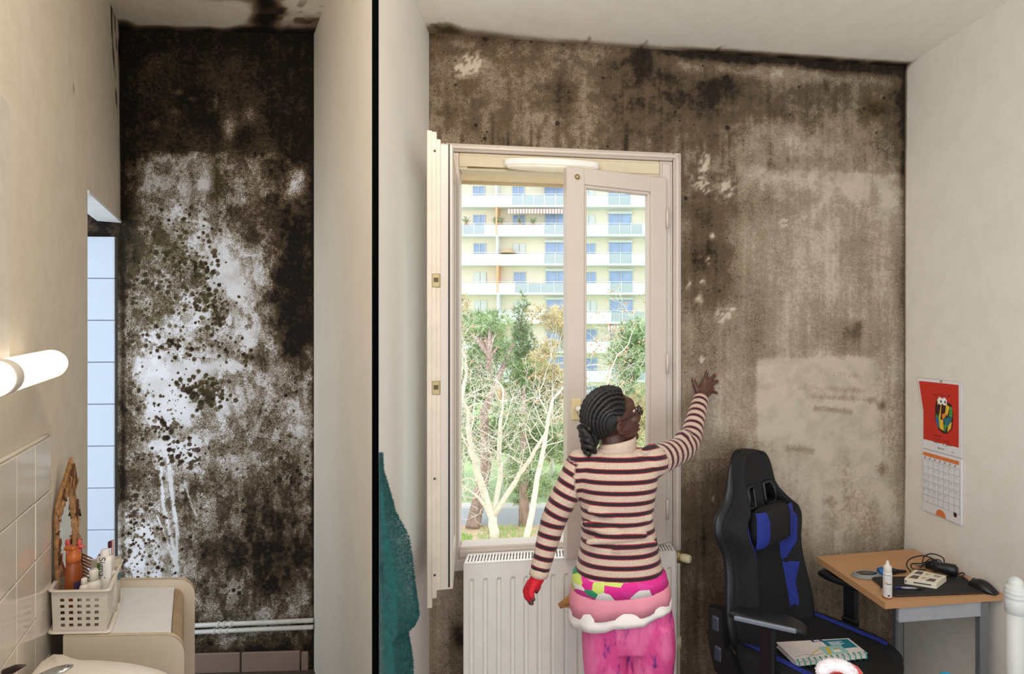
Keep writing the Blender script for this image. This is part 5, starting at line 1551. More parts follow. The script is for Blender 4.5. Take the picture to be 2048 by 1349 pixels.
# spiral notebook lying on the seat
NBc = ch((.03, .075, .508))
nx = (at(1735, 1300, 2.0) - at(1555, 1318, 2.0)); nx.z = 0; nx = Vector((.97, .22, 0)).normalized(); ny = Vector((-nx.y, nx.x, 0))
nb = thing('spiral_notebook', NBc, 'spiral notebook with a white and teal cover lying on the gaming chair seat', 'notebook')
zN = .530
def np_(px, py):                      # a point of the notebook's plane
    d = (EYE - zN) * 1150 / (py - 660); return at(px, py, d)
cA, cB, cC, cD = np_(1552, 1285), np_(1592, 1324), np_(1735, 1307), np_(1697, 1277)
def NP(a, b, z=0.0): return cA.lerp(cD, a) * (1 - b) + cB.lerp(cC, a) * b + Vector((0, 0, z))
def nquad(g, a0, a1, b0, b1, z, th=.0008, mi=0):
    g.prism([NP(a0, b0, z), NP(a1, b0, z), NP(a1, b1, z), NP(a0, b1, z)], (0, 0, th), mi)
M_paper = pm('white_paper', (232, 226, 222), .8, var=.03)
g = G(); nquad(g, .01, .99, .03, .96, -.016, .015); g.build('pages', M_paper, nb)
g = G(); nquad(g, 0, 1, 0, 1, -.018, .0015); g.build('back_cover', M_paper, nb)
g = G(); nquad(g, 0, 1, 0, 1, -.001, .0016); cov = g.build('front_cover', pm('pale_cover', (226, 216, 212), .5), nb)
M_teal = pm('teal_print', (30, 120, 138), .5); M_yprint = pm('yellow_print', (214, 190, 60), .5); M_lteal = pm('pale_teal_print', (150, 196, 190), .5); M_navy = pm('navy_print', (34, 40, 80), .5)
g = G(); nquad(g, .60, .97, .06, .60, .0008, .0004); g.build('teal_field', M_teal, cov)
g = G(); nquad(g, .47, .78, .42, .86, .0012, .0004); g.build('pale_field', M_lteal, cov)
g = G(); g.prism([NP(.50, .85, .0017), NP(.54, .85, .0017), NP(.60, .46, .0017), NP(.55, .46, .0017)], (0, 0, .0003)); nquad(g, .62, .72, .6, .64, .0017, .0003); g.prism([NP(.30, .70, .001), NP(.31, .73, .001), NP(.47, .52, .001), NP(.47, .49, .001)], (0, 0, .0003)); g.build('yellow_shapes', M_yprint, cov)
g = G(); nquad(g, .47, .62, .0, .12, .0013, .0004); g.build('navy_label', M_navy, cov)
g = G(); nquad(g, .60, .70, .62, .78, .0017, .0003); g.build('white_square', M_paper, cov)
g = G(); g.tube([NP(.15, .95, .001), NP(.25, .82, .001), NP(.36, .8, .001), NP(.46, .74, .001)], .0006, 4); g.tube([NP(.06, .80, .001), NP(.18, .72, .001), NP(.3, .78, .001)], .0005, 4); g.build('line_drawing', M_navy, cov)
M_wtxt = pm('white_print', (236, 236, 240), .6)
g = G()
for k in range(3):
    nquad(g, .50, .585 - .01 * (k % 2), .03 + .03 * k, .045 + .03 * k, .0018, .0002)
for k in range(4):
    nquad(g, .66, .86 - .05 * (k % 2), .18 + .06 * k, .205 + .06 * k, .0013, .0002)
g.build('cover_lettering', M_wtxt, cov)
M_spiral = pm('green_wire_binding', (40, 150, 130), .35)
for k in range(13):
    a = .03 + .94 * k / 12; c = NP(a, .985, -.008); d = (cB - cA).normalized()
    q = G(); q.tube([c + d * (.010 * math.cos(t_)) + Vector((0, 0, .013 * math.sin(t_))) for t_ in [j * math.pi / 7 for j in range(14)]], .0022, 6, closed=True); q.build('spiral_ring', M_spiral, nb)
# ------------------------------------------------------------------ desk and what lies on it
DZ = .724
def dp(px, py, z=DZ):
    d = (EYE - z) * 1150 / (py - 660); return at(px, py, d)
dA, dB, dC, dD = dp(1633, 1113), dp(1770, 1205), dp(2006, 1188), dp(1826, 1098)   # far left, near left, near right, far right
def DP(a, b, z=0.0): return dA.lerp(dD, a) * (1 - b) + dB.lerp(dC, a) * b + Vector((0, 0, z))
M_wood = pm('beech_laminate', (194, 147, 104), .42, var=.06, scale=6, stretch=(1, 14, 1), detail=6)
M_dleg = pm('shaded_desk_steel', (124, 126, 132), .4, .2)  # legs and under-rails coloured darker to carry the shade below the top
desk = thing('desk', DP(.5, .5, -DZ), 'small beech topped desk with grey metal legs in the right corner', 'desk')
g = G(); top = [DP(0, 0), DP(0, 1), DP(1, 1), DP(1, 0)]; g.prism([p + Vector((0, 0, -.026)) for p in top], (0, 0, .025)); g.build('desktop', M_wood, desk)
g = G(); g.prism([p + Vector((0, 0, -.0012)) for p in top], (0, 0, .0012)); g.build('laminate', M_wood, desk)
ex = (dC - dB).normalized(); ey = (dA - dB).normalized()
Rd = Matrix((tuple(ex), tuple(Vector((-ex.y, ex.x, 0))), (0, 0, 1))).transposed()
Rs = Matrix((tuple(Vector((ey.y, -ey.x, 0))), tuple(ey), (0, 0, 1))).transposed()
def leg_at(a, b):
    p = DP(a, b); g = G(); g.box((p.x, p.y, .348), (.036, .036, .696), .006, R=Rd); return g
for a, b in ((.50, .45), (.86, .95)):
    leg_at(a, b).build('leg', M_dleg, desk)
    p = DP(a, b); g = G(); g.lathe([(.001, 0), (.028, 0), (.028, .012), (.024, .02), (.001, .02)], (p.x, p.y, 0), 12); 
    g.build('foot', M_blackp, desk)
g = G(); a_, b_ = DP(.135, .955), DP(.90, .955); g.box(((a_.x + b_.x) / 2, (a_.y + b_.y) / 2, DZ - .026 - .032), ((b_ - a_).length, .022, .062), .004, R=Rd); g.build('front_rail', pm('pale_grey_steel', (176, 180, 188), .35, .15), desk)
for a in (.50, .86):
    a_, b_ = DP(a, .1), DP(a, .9); g = G(); g.box(((a_.x + b_.x) / 2, (a_.y + b_.y) / 2, DZ - .056), (.025, (b_ - a_).length, .05), .004, R=Rs); g.build('side_rail', M_dleg, desk)
g = G(); a_, b_ = DP(.50, .1), DP(.86, .1); g.box(((a_.x + b_.x) / 2, (a_.y + b_.y) / 2, DZ - .056), ((b_ - a_).length, .025, .05), .004, R=Rd); g.build('back_rail', M_dleg, desk)

# black folder / desk mat
zt = DZ + .0005
fA, fB, fC, fD = dp(1742, 1158, zt), dp(1788, 1195, zt), dp(1968, 1188, zt), dp(1925, 1155, zt)
fold = thing('desk_folder', (fA + fC) / 2, 'black zipped folder lying flat on the desk under the white box', 'folder')
M_fold = pm('black_nylon', (30, 27, 27), .6, var=.2, scale=80, bump=.2, bdist=.001)
def rq(ps, z0, th, r=.012):
    out = []
    n = len(ps)
    for i in range(n):
        p = ps[i]; a = (ps[i - 1] - p).normalized(); b = (ps[(i + 1) % n] - p).normalized()
        for k in range(5):
            f = k / 4; out.append(p + a * r * (1 - f) ** 2 + b * r * f ** 2 + Vector((0, 0, z0)))
    return out
g = G(); o1 = rq([fA, fB, fC, fD], 0, 0); c_ = (fA + fC) / 2
g.loft([[p for p in o1], [p + Vector((0, 0, .006)) for p in o1], [c_ + (p - c_) * .97 + Vector((0, 0, .009)) for p in o1]]); g.build('cover', M_fold, fold)
g = G(); g.tube([p + Vector((0, 0, .0045)) for p in o1], .0028, 6, closed=True); g.build('zip', pm('dark_zip', (52, 44, 42), .5), fold)
g = G(); p0 = dp(1766, 1172, zt); g.tube([p0 + Vector((0, 0, .004)), dp(1760, 1178, zt) + Vector((0, 0, .004)), dp(1757, 1183, zt) + Vector((0, 0, .004))], .0022, 6); g.build('zip_pull', M_chrome, fold)
ZF = zt + .0095

# small dropper bottle
def upright(px, py, z): return dp(px, py, z)
bp = dp(1775, 1196, DZ); 
bt = thing('dropper_bottle', bp, 'slim white dropper bottle standing at the near left corner of the desk', 'bottle')
s = bp.y / 1150
R0 = 8.8 * s; Hh = 56 * s * 1.02
g = G(); g.lathe([(.001, 0), (R0 * .92, 0), (R0, .003), (R0, Hh * .86), (R0 * .97, Hh * .9), (R0 * .9, Hh * .92)], bp, 24); g.build('bottle_body', pm('white_bottle', (228, 224, 224), .3), bt)
g = G(); g.lathe([(R0 * .93, .0005), (R0 * 1.01, .002), (R0 * 1.01, .007), (R0 * .99, .008)], bp, 24); g.build('brown_liquid', pm('amber_liquid', (150, 92, 50), .2), bt)
g = G(); g.lathe([(R0 * .9, Hh * .915), (R0 * .92, Hh * .93), (R0 * .92, Hh * 1.1), (R0 * .8, Hh * 1.13), (R0 * .42, Hh * 1.16), (R0 * .33, Hh * 1.26), (R0 * .2, Hh * 1.31), (.0005, Hh * 1.31)], bp, 24); g.build('cap', pm('frosted_cap', (222, 216, 206), .3, var=.03), bt)
lbl = G(); vd = Vector((-bp.x, -bp.y, 0)).normalized(); sd_ = Vector((-vd.y, vd.x, 0))
def on_b(a, z): return bp + vd * (R0 * 1.012) * math.cos(a) + sd_ * (R0 * 1.012) * math.sin(a) + Vector((0, 0, z))
for a0, a1, z0, z1 in ((-.25, .9, .52, .55), (.05, .5, .10, .17), (-.9, .9, .83, .845)):
    lbl = G(); lbl.grid([[on_b(a, z) for a in np.linspace(a0, a1, 8)] for z in (Hh * z0, Hh * z1)]); lbl.build('label_print', pm('grey_label_ink', (92, 80, 84), .6), bt, recalc=False)
g = G(); g.grid([[on_b(a, z) for a in np.linspace(-.55, -.05, 6)] for z in (Hh * .545, Hh * .60)]); g.build('label_emblem', pm('orange_label_ink', (226, 170, 70), .6), bt, recalc=False)

# white box with printed pictures
zb0 = ZF + .0005
hb = .022
qA, qB, qC, qD = dp(1809, 1168, zb0), dp(1873, 1178, zb0), dp(1892.5, 1163, zb0), dp(1830, 1150, zb0)
qs = [qA, qB, qC, qD]
bx_ = thing('white_box', (qA + qC) / 2, 'small white cardboard box with printed pictures lying on the black folder', 'box')
M_card = pm('white_card', (232, 222, 200), .55, var=.03)
g = G(); g.prism(qs, (0, 0, hb)); g.build('carton', M_card, bx_)
def BQ(a, b, z): return qA.lerp(qB, a) * (1 - b) + qD.lerp(qC, a) * b + Vector((0, 0, z))
M_pic = pm('grey_printed_picture', (96, 84, 84), .6, var=.5, scale=90)
M_ink = pm('dark_ink', (70, 66, 76), .6)
for a0, a1, b0, b1 in ((.08, .34, .62, .92), (.08, .36, .12, .45), (.62, .9, .10, .42)):
    g = G(); g.prism([BQ(a0, b0, hb), BQ(a1, b0, hb), BQ(a1 - .03, b1, hb), BQ(a0 + .06, b1, hb)], (0, 0, .0004)); g.build('printed_picture', M_pic, bx_)
g = G()
for a0, a1, b in ((.42, .56, .8), (.42, .52, .7), (.44, .58, .35), (.44, .54, .25), (.68, .92, .82), (.68, .88, .74), (.7, .9, .66)):
    g.prism([BQ(a0, b, hb), BQ(a1, b, hb), BQ(a1, b + .035, hb), BQ(a0, b + .035, hb)], (0, 0, .0004))
nf = Vector(((qB - qA).y, -(qB - qA).x, 0)).normalized()
for a0, a1, z0, z1 in ((.28, .84, .40, .62), (.02, .06, .3, .7)):
    g.prism([qA.lerp(qB, a0) + Vector((0, 0, hb * z0)), qA.lerp(qB, a1) + Vector((0, 0, hb * z0)), qA.lerp(qB, a1) + Vector((0, 0, hb * z1)), qA.lerp(qB, a0) + Vector((0, 0, hb * z1))], nf * .0004)
g.build('printed_lines', M_ink, bx_)

# pen on the folder
pe = thing('ballpoint_pen', dp(1815, 1178, ZF), 'blue and silver ballpoint pen on the black folder in front of the white box', 'pen')
p0, p1 = dp(1789, 1175.5, ZF + .004), dp(1850, 1178, ZF + .004)
def pl_(f): return p0.lerp(p1, f) + Vector((0, 0, .0004))
g = G(); g.tube([pl_(.2), pl_(.8)], .0042, 10); g.build('barrel', pm('silver_barrel', (170, 172, 182), .25, .6), pe)
g = G(); g.tube([pl_(0), pl_(.04), pl_(.21)], [.002, .004, .0044], 10); g.build('cap', pm('blue_pen_cap', (36, 40, 120), .35), pe)
g = G(); g.tube([pl_(.72), pl_(.76), pl_(.8), pl_(.84)], [.0043, .006, .006, .0043], 10); g.tube([pl_(.84), pl_(1)], [.004, .0015], 10); g.build('grip', M_blackp, pe)

# computer mouse
ms = dp(1968, 1186, DZ)
mo = thing('computer_mouse', ms, 'black computer mouse at the right end of the desk by the wall', 'mouse')
dirm = (dp(1998, 1188, DZ) - dp(1940, 1166, DZ)); dirm.z = 0; dirm.normalize(); sm_ = Vector((-dirm.y, dirm.x, 0))
cm = dp(1967, 1181, DZ)
g = G(); rows = []
for k in range(15):
    f = k / 14; x = (f - .5) * .105; hgt = .036 * (math.sin(math.pi * min(1, .08 + f * .92)) ** .6) * (.72 + .28 * math.sin(math.pi * (f * .8 + .2))) + .001; w = .031 * math.sin(math.pi * (f * .86 + .07)) ** .45
    rows.append([cm + dirm * x + sm_ * w * math.cos(a) + Vector((0, 0, .003 + hgt * max(0, math.sin(a)) ** .8)) for a in [math.pi * j / 14 for j in range(15)]])
g.loft(rows); g.build('shell', pm('satin_black', (22, 21, 24), .28), mo)
g = G(); g.tube([cm + dirm * -.036 + Vector((0, 0, .026)) + sm_ * .004, cm + dirm * -.036 + Vector((0, 0, .026)) - sm_ * .004], .009, 12); g.build('scroll_wheel', pm('grey_wheel', (80, 78, 84), .5), mo)
g = G(); g.tube([cm + dirm * (-.045 + .09 * k / 8) + sm_ * -.022 * math.sin(math.pi * (k / 8 * .8 + .1)) + Vector((0, 0, .015 + .016 * math.sin(math.pi * k / 8))) for k in range(9)], .0009, 5); g.build('seam', M_grey, mo)

# hair clipper with its coiled flex
zc = DZ
cl = thing('hair_clipper', dp(1890, 1150, zc), 'black hair clipper lying behind the white box on the desk', 'clipper')
cA_, cB_ = dp(1865, 1145, zc) + Vector((0, 0, .026)), dp(1916, 1157, zc) + Vector((0, 0, .03))
g = G(); g.tube([cA_.lerp(cB_, f) for f in (0, .06, .3, .6, .9, 1)], [(.012, .012), (.02, .022), (.019, .021), (.022, .024), (.024, .024), (.014, .014)], 16); g.build('clipper_body', M_leather, cl)
cc = dp(1850, 1136, zc)
g = G(); g.tube([cc + Vector((0, 0, .012)), cc + Vector((.03, -.01, .018)), cA_], [(.02, .012), (.026, .014), (.014, .014)], 14); g.build('clipper_head', M_blackp, cl)
g = G(); g.box(cc + Vector((-.02, .004, .010)), (.03, .02, .008), .002); g.build('comb_blade', M_chrome, cl)
fx = thing('power_flex', dp(1855, 1130, zc), 'loops of thin black flex rising from the clipper on the desk', 'cable')
M_flex = pm('black_flex', (20, 20, 22), .5)
def loop(pts, r=.0026):
    P = []
    n = len(pts)
    for i in range(n - 1):
        p0_, p1_, p2_, p3_ = [pts[max(0, min(n - 1, i + k))] for k in (-1, 0, 1, 2)]
        for j in range(6):
            t_ = j / 6
            P.append(.5 * ((2 * p1_) + (p2_ - p0_) * t_ + (2 * p0_ - 5 * p1_ + 4 * p2_ - p3_) * t_ ** 2 + (3 * p1_ - p0_ - 3 * p2_ + p3_) * t_ ** 3))
    P.append(pts[-1]); g = G(); g.tube(P, r, 7); return g
def fp(px, py, d): return at(px, py, d)
dd = 2.46
for pts in ([(1822, 1144, 2.42), (1813, 1130, 2.45), (1822, 1117, 2.47), (1848, 1112, 2.48), (1872, 1122, 2.47), (1876, 1134, 2.45)], [(1845, 1132, 2.45), (1848, 1114, 2.46), (1864, 1108, 2.47), (1886, 1116, 2.47), (1888, 1132, 2.44)],
            [(1852, 1140, 2.43), (1826, 1138, 2.44), (1824, 1128, 2.46), (1846, 1127, 2.47), (1862, 1118, 2.47), (1880, 1126, 2.46)], [(1840, 1136, 2.44), (1858, 1124, 2.46), (1876, 1120, 2.47), (1885, 1130, 2.45), (1870, 1138, 2.43)],
            [(1913, 1150, 2.40), (1924, 1146, 2.41), (1929, 1149, 2.38), (1925, 1154, 2.34), (1938, 1166, 2.27)]):
    loop([fp(*p) for p in pts]).build('flex', M_flex, fx)
# pale cable coil and a blue handled screwdriver
ck = thing('cable_coil', dp(1730, 1154, zc), 'flat coil of pale grey cable near the far side of the desk', 'cable')
M_ccab = pm('pale_grey_cable', (150, 152, 150), .5)
for k in range(4):
    c = dp(1733, 1152, zc); g = G(); g.tube([c + ex * (.062 - .005 * k) * math.cos(a) + ey * (.040 - .004 * k) * math.sin(a) + Vector((0, 0, .004 + .0025 * k)) for a in [j * math.pi / 14 for j in range(28)]], .0024, 6, closed=True); g.build('turn', M_ccab, ck)
g = G(); g.tube([dp(1720, 1150, zc) + Vector((0, 0, .006)), dp(1745, 1151, zc) + Vector((0, 0, .006)), dp(1762, 1146, zc) + Vector((0, 0, .008))], .004, 6); g.build('plug_lead', pm('dark_grey_lead', (70, 80, 90), .5), ck)
sd2 = thing('screwdriver', dp(1785, 1147, zc), 'screwdriver with a blue collar and black handle lying behind the dropper bottle', 'tool')
a_, b_ = dp(1756, 1150, zc) + Vector((0, 0, .016)), dp(1812, 1148, zc) + Vector((0, 0, .010))
g = G(); g.tube([a_, a_.lerp(b_, .1), a_.lerp(b_, .28)], [.012, .017, .014], 12); g.build('blue_collar', pm('blue_plastic', (30, 90, 160), .35), sd2)
g = G(); g.tube([a_.lerp(b_, .28), a_.lerp(b_, .5), a_.lerp(b_, .7), b_], [.012, .014, .009, .005], 12); g.build('handle', M_blackp, sd2)
# calendar on the right wall
def qz(px, py):
    d = 2.0096 / ((px - 1250) / 1150 + .24); p = at(px, py, d); return (p - CR).dot(E2), p.z
cal = thing('wall_calendar', RW(.22, 0, .93), 'wall calendar hanging open on the right wall, red picture page above white month grid', 'calendar')
ql_, qr_ = qz(1848, 800)[0], qz(1926, 800)[0]
zt_, zm_, zb_ = 1.528, 1.205, .925
def curl(f, h, off=0):       # sheet point, f across, h height
    lift = .006 + .018 * (1 - f) ** 2 * max(0, (h - 1.38) / .15) ** 1.0 + off
    q = ql_ + (qr_ - ql_) * f - (.012 * (1 - f) * max(0, (h - 1.38) / .15))
    return RW(q, lift, h)
def sheet(g, f0, f1, h0, h1, off, n=8, mi=0):
    rows = [[curl(f0 + (f1 - f0) * j / n, h0 + (h1 - h0) * i / 10, off) for j in range(n + 1)] for i in range(11)]
    g.grid(rows, mi, smooth=True)
M_pap = pm('white_calendar_paper', (226, 222, 222), .7, var=.02)
M_red = pm('red_calendar_page', (200, 44, 26), .6, var=.03); M_or = pm('orange_print', (222, 120, 62), .6); M_gr = pm('grey_print', (150, 148, 152), .7)
def solid_sheet(name, f0, f1, h0, h1, o0, o1, mat):
    g = G(); n = 8
    A = [[curl(f0 + (f1 - f0) * j / n, h0 + (h1 - h0) * i / 10, o1) for j in range(n + 1)] for i in range(11)]
    Bk = [[curl(f0 + (f1 - f0) * j / n, h0 + (h1 - h0) * i / 10, o0) for j in range(n + 1)] for i in range(11)]
    g.grid(A); g.grid(Bk)
    for row in (0, 10): g.grid([A[row], Bk[row]], smooth=False)
    for c in (0, n): g.grid([[r[c] for r in A], [r[c] for r in Bk]], smooth=False)
    return g.build(name, mat, cal)
up = solid_sheet('picture_page', 0, 1, zm_ + .004, zt_, -.003, .0, M_pap); lo = solid_sheet('month_page', 0, 1, zb_, zm_, -.004, .003, M_pap)
g = G(); sheet(g, .02, .93, zm_ + .045, zt_ - .012, .0012); g.build('red_field', M_red, up)
# a plain parrot shaped patchwork in bright colours
cols_ = {'yellow': (232, 190, 60), 'green': (70, 150, 70), 'blue': (40, 96, 170), 'orange': (232, 140, 40), 'white': (240, 240, 236), 'ink': (60, 22, 18), 'teal': (40, 110, 120)}
PM_ = {k: pm('calendar_' + k, v, .6) for k, v in cols_.items()}
def poly(g, pts, off): g.add([curl(a, h, off) for a, h in pts], [tuple(range(len(pts)))])
hc_ = 1.385
for nm, pts, off in (('ink', [(.36 + .0, hc_ + .03), (.42, hc_ + .062), (.55, hc_ + .066), (.64, hc_ + .05), (.76, hc_ + .045), (.80, hc_ - .0), (.78, hc_ - .06), (.66, hc_ - .085), (.56, hc_ - .09), (.42, hc_ - .075), (.34, hc_ - .03)], .0018),
                     ('green', [(.37, hc_ + .0), (.44, hc_ + .02), (.46, hc_ - .06), (.42, hc_ - .07), (.36, hc_ - .03)], .0024), ('yellow', [(.42, hc_ + .058), (.54, hc_ + .06), (.5, hc_ - .0), (.46, hc_ - .06), (.43, hc_ + .01)], .0024),
                     ('blue', [(.36, hc_ - .02), (.43, hc_ - .03), (.43, hc_ - .068), (.37, hc_ - .045)], .003), ('orange', [(.5, hc_ + .02), (.64, hc_ + .048), (.62, hc_ - .01), (.54, hc_ - .03)], .0024), ('yellow', [(.64, hc_ + .045), (.72, hc_ + .03), (.66, hc_ - .01), (.61, hc_ + .0)], .003),
                     ('green', [(.72, hc_ + .035), (.78, hc_ + .03), (.78, hc_ - .01), (.70, hc_ - .01)], .0024), ('teal', [(.56, hc_ - .02), (.78, hc_ - .01), (.70, hc_ - .06), (.58, hc_ - .05)], .0024), ('yellow', [(.48, hc_ - .03), (.55, hc_ - .03), (.57, hc_ - .078), (.46, hc_ - .07)], .0024), ('green', [(.57, hc_ - .05), (.66, hc_ - .05), (.6, hc_ - .084)], .0028), ('yellow', [(.68, hc_ - .05), (.77, hc_ - .03), (.75, hc_ - .06), (.66, hc_ - .08)], .0028)):
    g = G(); poly(g, pts, off); g.build('coloured_patch', PM_[nm], up, recalc=False)
for cx_ in (.50, .60):
    g = G(); poly(g, [(cx_ + .062 * math.cos(a), hc_ + .052 + .017 * math.sin(a)) for a in [k * math.pi / 8 for k in range(16)]], .0034); g.build('eye', PM_['white'], up, recalc=False)
    g = G(); poly(g, [(cx_ + .02 + .018 * math.cos(a), hc_ + .05 + .006 * math.sin(a)) for a in [k * math.pi / 5 for k in range(10)]], .0038); g.build('pupil', PM_['ink'], up, recalc=False)
# handwriting: joined strokes
rg = random.Random(4)
def scrawl(g, f0, f1, h, amp):
    n = int((f1 - f0) * 60); pts = [curl(f0 + (f1 - f0) * k / n, h + amp * rg.uniform(-1, 1) * (1 if k % 6 else 2.2), .0022) for k in range(n + 1)]
    for a, b in zip(pts[:-1], pts[1:]):
        if rg.random() < .86: g.tube([a, b], .0009, 4)
g = G()
scrawl(g, .34, .48, 1.463, .004); scrawl(g, .5, .58, 1.463, .004); scrawl(g, .61, .75, 1.463, .004)
for f0, f1, h in ((.3, .5, 1.28), (.3, .46, 1.264), (.54, .72, 1.264), (.3, .48, 1.25), (.53, .78, 1.248), (.42, .6, 1.225), (.74, .82, 1.222)): scrawl(g, f0, f1, h, .003)
tag(g.build('handwriting', PM_['ink'], up, recalc=False), kind='stuff')
g = G(); sheet(g, .03, .95, zm_ - .028, zm_ - .012, .0045); g.build('orange_band', M_or, lo)
g = G()
for r in range(7):
    h = zm_ - .045 - .032 * r
    g.tube([curl(.03, h, .0045), curl(.97, h, .0045)], .0005, 4)
    for c in range(7):
        if r == 0: sheet(g, .06 + .13 * c, .10 + .13 * c, h + .004, h + .013, .0042, 2)
for c in range(8): g.tube([curl(.03 + .134 * c, zm_ - .045, .0045), curl(.03 + .134 * c, zm_ - .045 - .032 * 6, .0045)], .0004, 4)
g.build('month_grid', M_gr, lo)
g = G(); nrm = N2; n_ = 1
for r in range(5):
    for c in range(7):
        if r == 0 and c < 2 or n_ > 31: continue
        text_geo(g, str(n_), .011, frame(curl(.05 + .134 * c, zm_ - .058 - .032 * r - .02 * 0, .0046), E2, (0, 0, 1), N2)); n_ += 1
g.build('dates', M_gr, lo)
g = G(); poly(g, [(.5 + .13 * math.cos(a), zb_ + .002 + .03 * math.sin(a)) for a in [k * math.pi / 12 for k in range(13)]], .0046); g.build('thumb_notch', M_or, lo, recalc=False)
g = G(); poly(g, [(.86 + .04 * math.cos(a), zb_ + .035 + .011 * math.sin(a)) for a in [k * math.pi / 6 for k in range(12)]], .0046); g.build('round_stamp', PM_['ink'], lo, recalc=False)
g = G(); g.lathe([(.001, .004), (.004, .003), (.005, .0), (.003, -.004), (.001, -.006)], RW(ql_ + (qr_ - ql_) * .52, .012, zt_ - .004), 12, R=N2.to_track_quat('Z', 'Y').to_matrix()); g.build('pin', M_brass, cal)

# ------------------------------------------------------------------ bed in the foreground, hat, blanket, robe
M_bed = pm('white_bed_steel', (206, 206, 202), .35, var=.03)
bed = thing('bed_frame', (1.1, 1.3, 0), 'white tubular metal bed frame in the right foreground with a ringed post knob', 'bed')
bpx = at(2031, 1200, 1.70)
g = G(); g.tube([(bpx.x, bpx.y, 0), (bpx.x, bpx.y, .93)], .024, 18); g.build('post', M_bed, bed)
g = G(); g.lathe([(.024, .915), (.0285, .918), (.0285, .955), (.0265, .958), (.030, .962), (.031, .967), (.028, .971), (.0305, .975), (.031, .980), (.0275, .985), (.029, .989), (.026, .994), (.020, .998), (.021, 1.004), (.017, 1.013), (.009, 1.019), (.001, 1.021)], (bpx.x, bpx.y, 0), 24); g.build('post_knob', M_bed, bed)
for zz_ in (.895, .70):
    g = G(); g.tube([(bpx.x + .02, bpx.y - .02, zz_), (bpx.x + .5, bpx.y - .06, zz_ + .0)], .014, 12); rl = g.build('rail', M_bed, bed)
g = G(); g.box((bpx.x + .034, bpx.y - .018, .75), (.022, .03, .34), .006); plate = g.build('bracket', M_bed, bed)
for zz_ in (.905, .865, .72):
    g = G(); c = Vector((bpx.x + .026, bpx.y - .026, zz_)) + Vector((-.0, -.006, 0)); g.lathe([(.0005, .004), (.005, .003), (.006, 0), (.0055, -.004)], c, 10, R=Vector((-.4, -1, 0)).normalized().to_track_quat('Z', 'Y').to_matrix()); g.build('bolt', M_chrome, plate)
g = G(); g.box((.95, 1.14, .69), (1.25, .86, .1), .03); g.build('mattress', pm('pale_mattress', (210, 206, 200), .9, bump=.2, bdist=.01), bed)
g = G(); g.tube([(.33, 1.59, .62), (bpx.x, 1.62, .62)], .02, 12); g.tube([(.33, .7, .62), (bpx.x, .7, .62)], .02, 12); g.build('side_rail', M_bed, bed)
for p in ((.33, 1.59), (.33, .7), (1.5, .7)):
    g = G(); g.tube([(p[0], p[1], 0), (p[0], p[1], .66)], .02, 12); g.build('leg', M_bed, bed)
hp = at(1674, 1350, 1.46); hp.z = .741
hat = thing('santa_hat', hp, 'red plush hat with a fluffy white brim lying in the foreground below the notebook', 'hat')
g = G(); c = at(1690, 1376, 1.45)
g.ell(c, ((.052, .01, .0), (0, .05, 0), (.01, 0, .056)), 24, 14); g.ell(c + Vector((.03, -.05, -.04)), ((.06, 0, 0), (0, .06, 0), (0, 0, .045)), 18, 10)
g.build('red_cloth', pm('red_plush', (206, 26, 34), .9, var=.1, scale=90, bump=.3, bdist=.002, sheen=.3), hat)
M_fluff = pm('white_fleece', (238, 228, 230), .95, var=.1, scale=120, bump=.6, bdist=.004)
bp_ = []
for k in range(26):
    a = math.pi * (1.16 - 1.34 * k / 25); bp_.append(at(1674 + 30 * math.cos(a), 1347 - 17 * math.sin(a) + 4 * math.cos(a), 1.40))
g = G(); rgf = random.Random(2); g.tube(bp_, [.0135 + rgf.uniform(-.001, .0015) for _ in bp_], 12)
brim = g.build('fleece_brim', M_fluff, hat)
g = G()
for k in range(2600):
    i = rgf.randrange(len(bp_) - 1); p = bp_[i].lerp(bp_[i + 1], rgf.random()); d = Vector((rgf.gauss(0, 1), rgf.gauss(0, 1), rgf.gauss(0, 1))).normalized(); q = p + d * .0128; w = d.orthogonal().normalized() * .0012
    e = d + Vector((rgf.gauss(0, .5), rgf.gauss(0, .5), rgf.gauss(0, .5)))
    g.add([q - w, q + w, q + e * .0035], [(0, 1, 2)])
tag(g.build('fleece_pile', M_fluff, brim, recalc=False), kind='stuff')
# teal blanket heap
g = G(); c = at(1921, 1350, 1.42); rows = []
for i in range(9):
    f = i / 8; z = .742 + (c.z - .018 - .742) * (1 - (1 - math.sin(f * math.pi / 2)) ** 1.3)
    rad = math.cos(f * math.pi / 2) ** .55
    rows.append([Vector((c.x + (.075 * rad + .006 * math.sin(5 * a + 3 * f)) * math.cos(a) + .002, c.y + (.075 * rad + .006 * math.sin(4 * a)) * math.sin(a), z + .004 * math.sin(7 * a))) for a in [2 * math.pi * j / 40 for j in range(40)]])
g.loft(rows); tag(g.build('blanket', pm('turquoise_fleece', (0, 148, 176), .9, var=.1, scale=60, bump=.3, bdist=.004)), 'bright turquoise fleece blanket bunched up at the bottom right foreground', 'blanket')
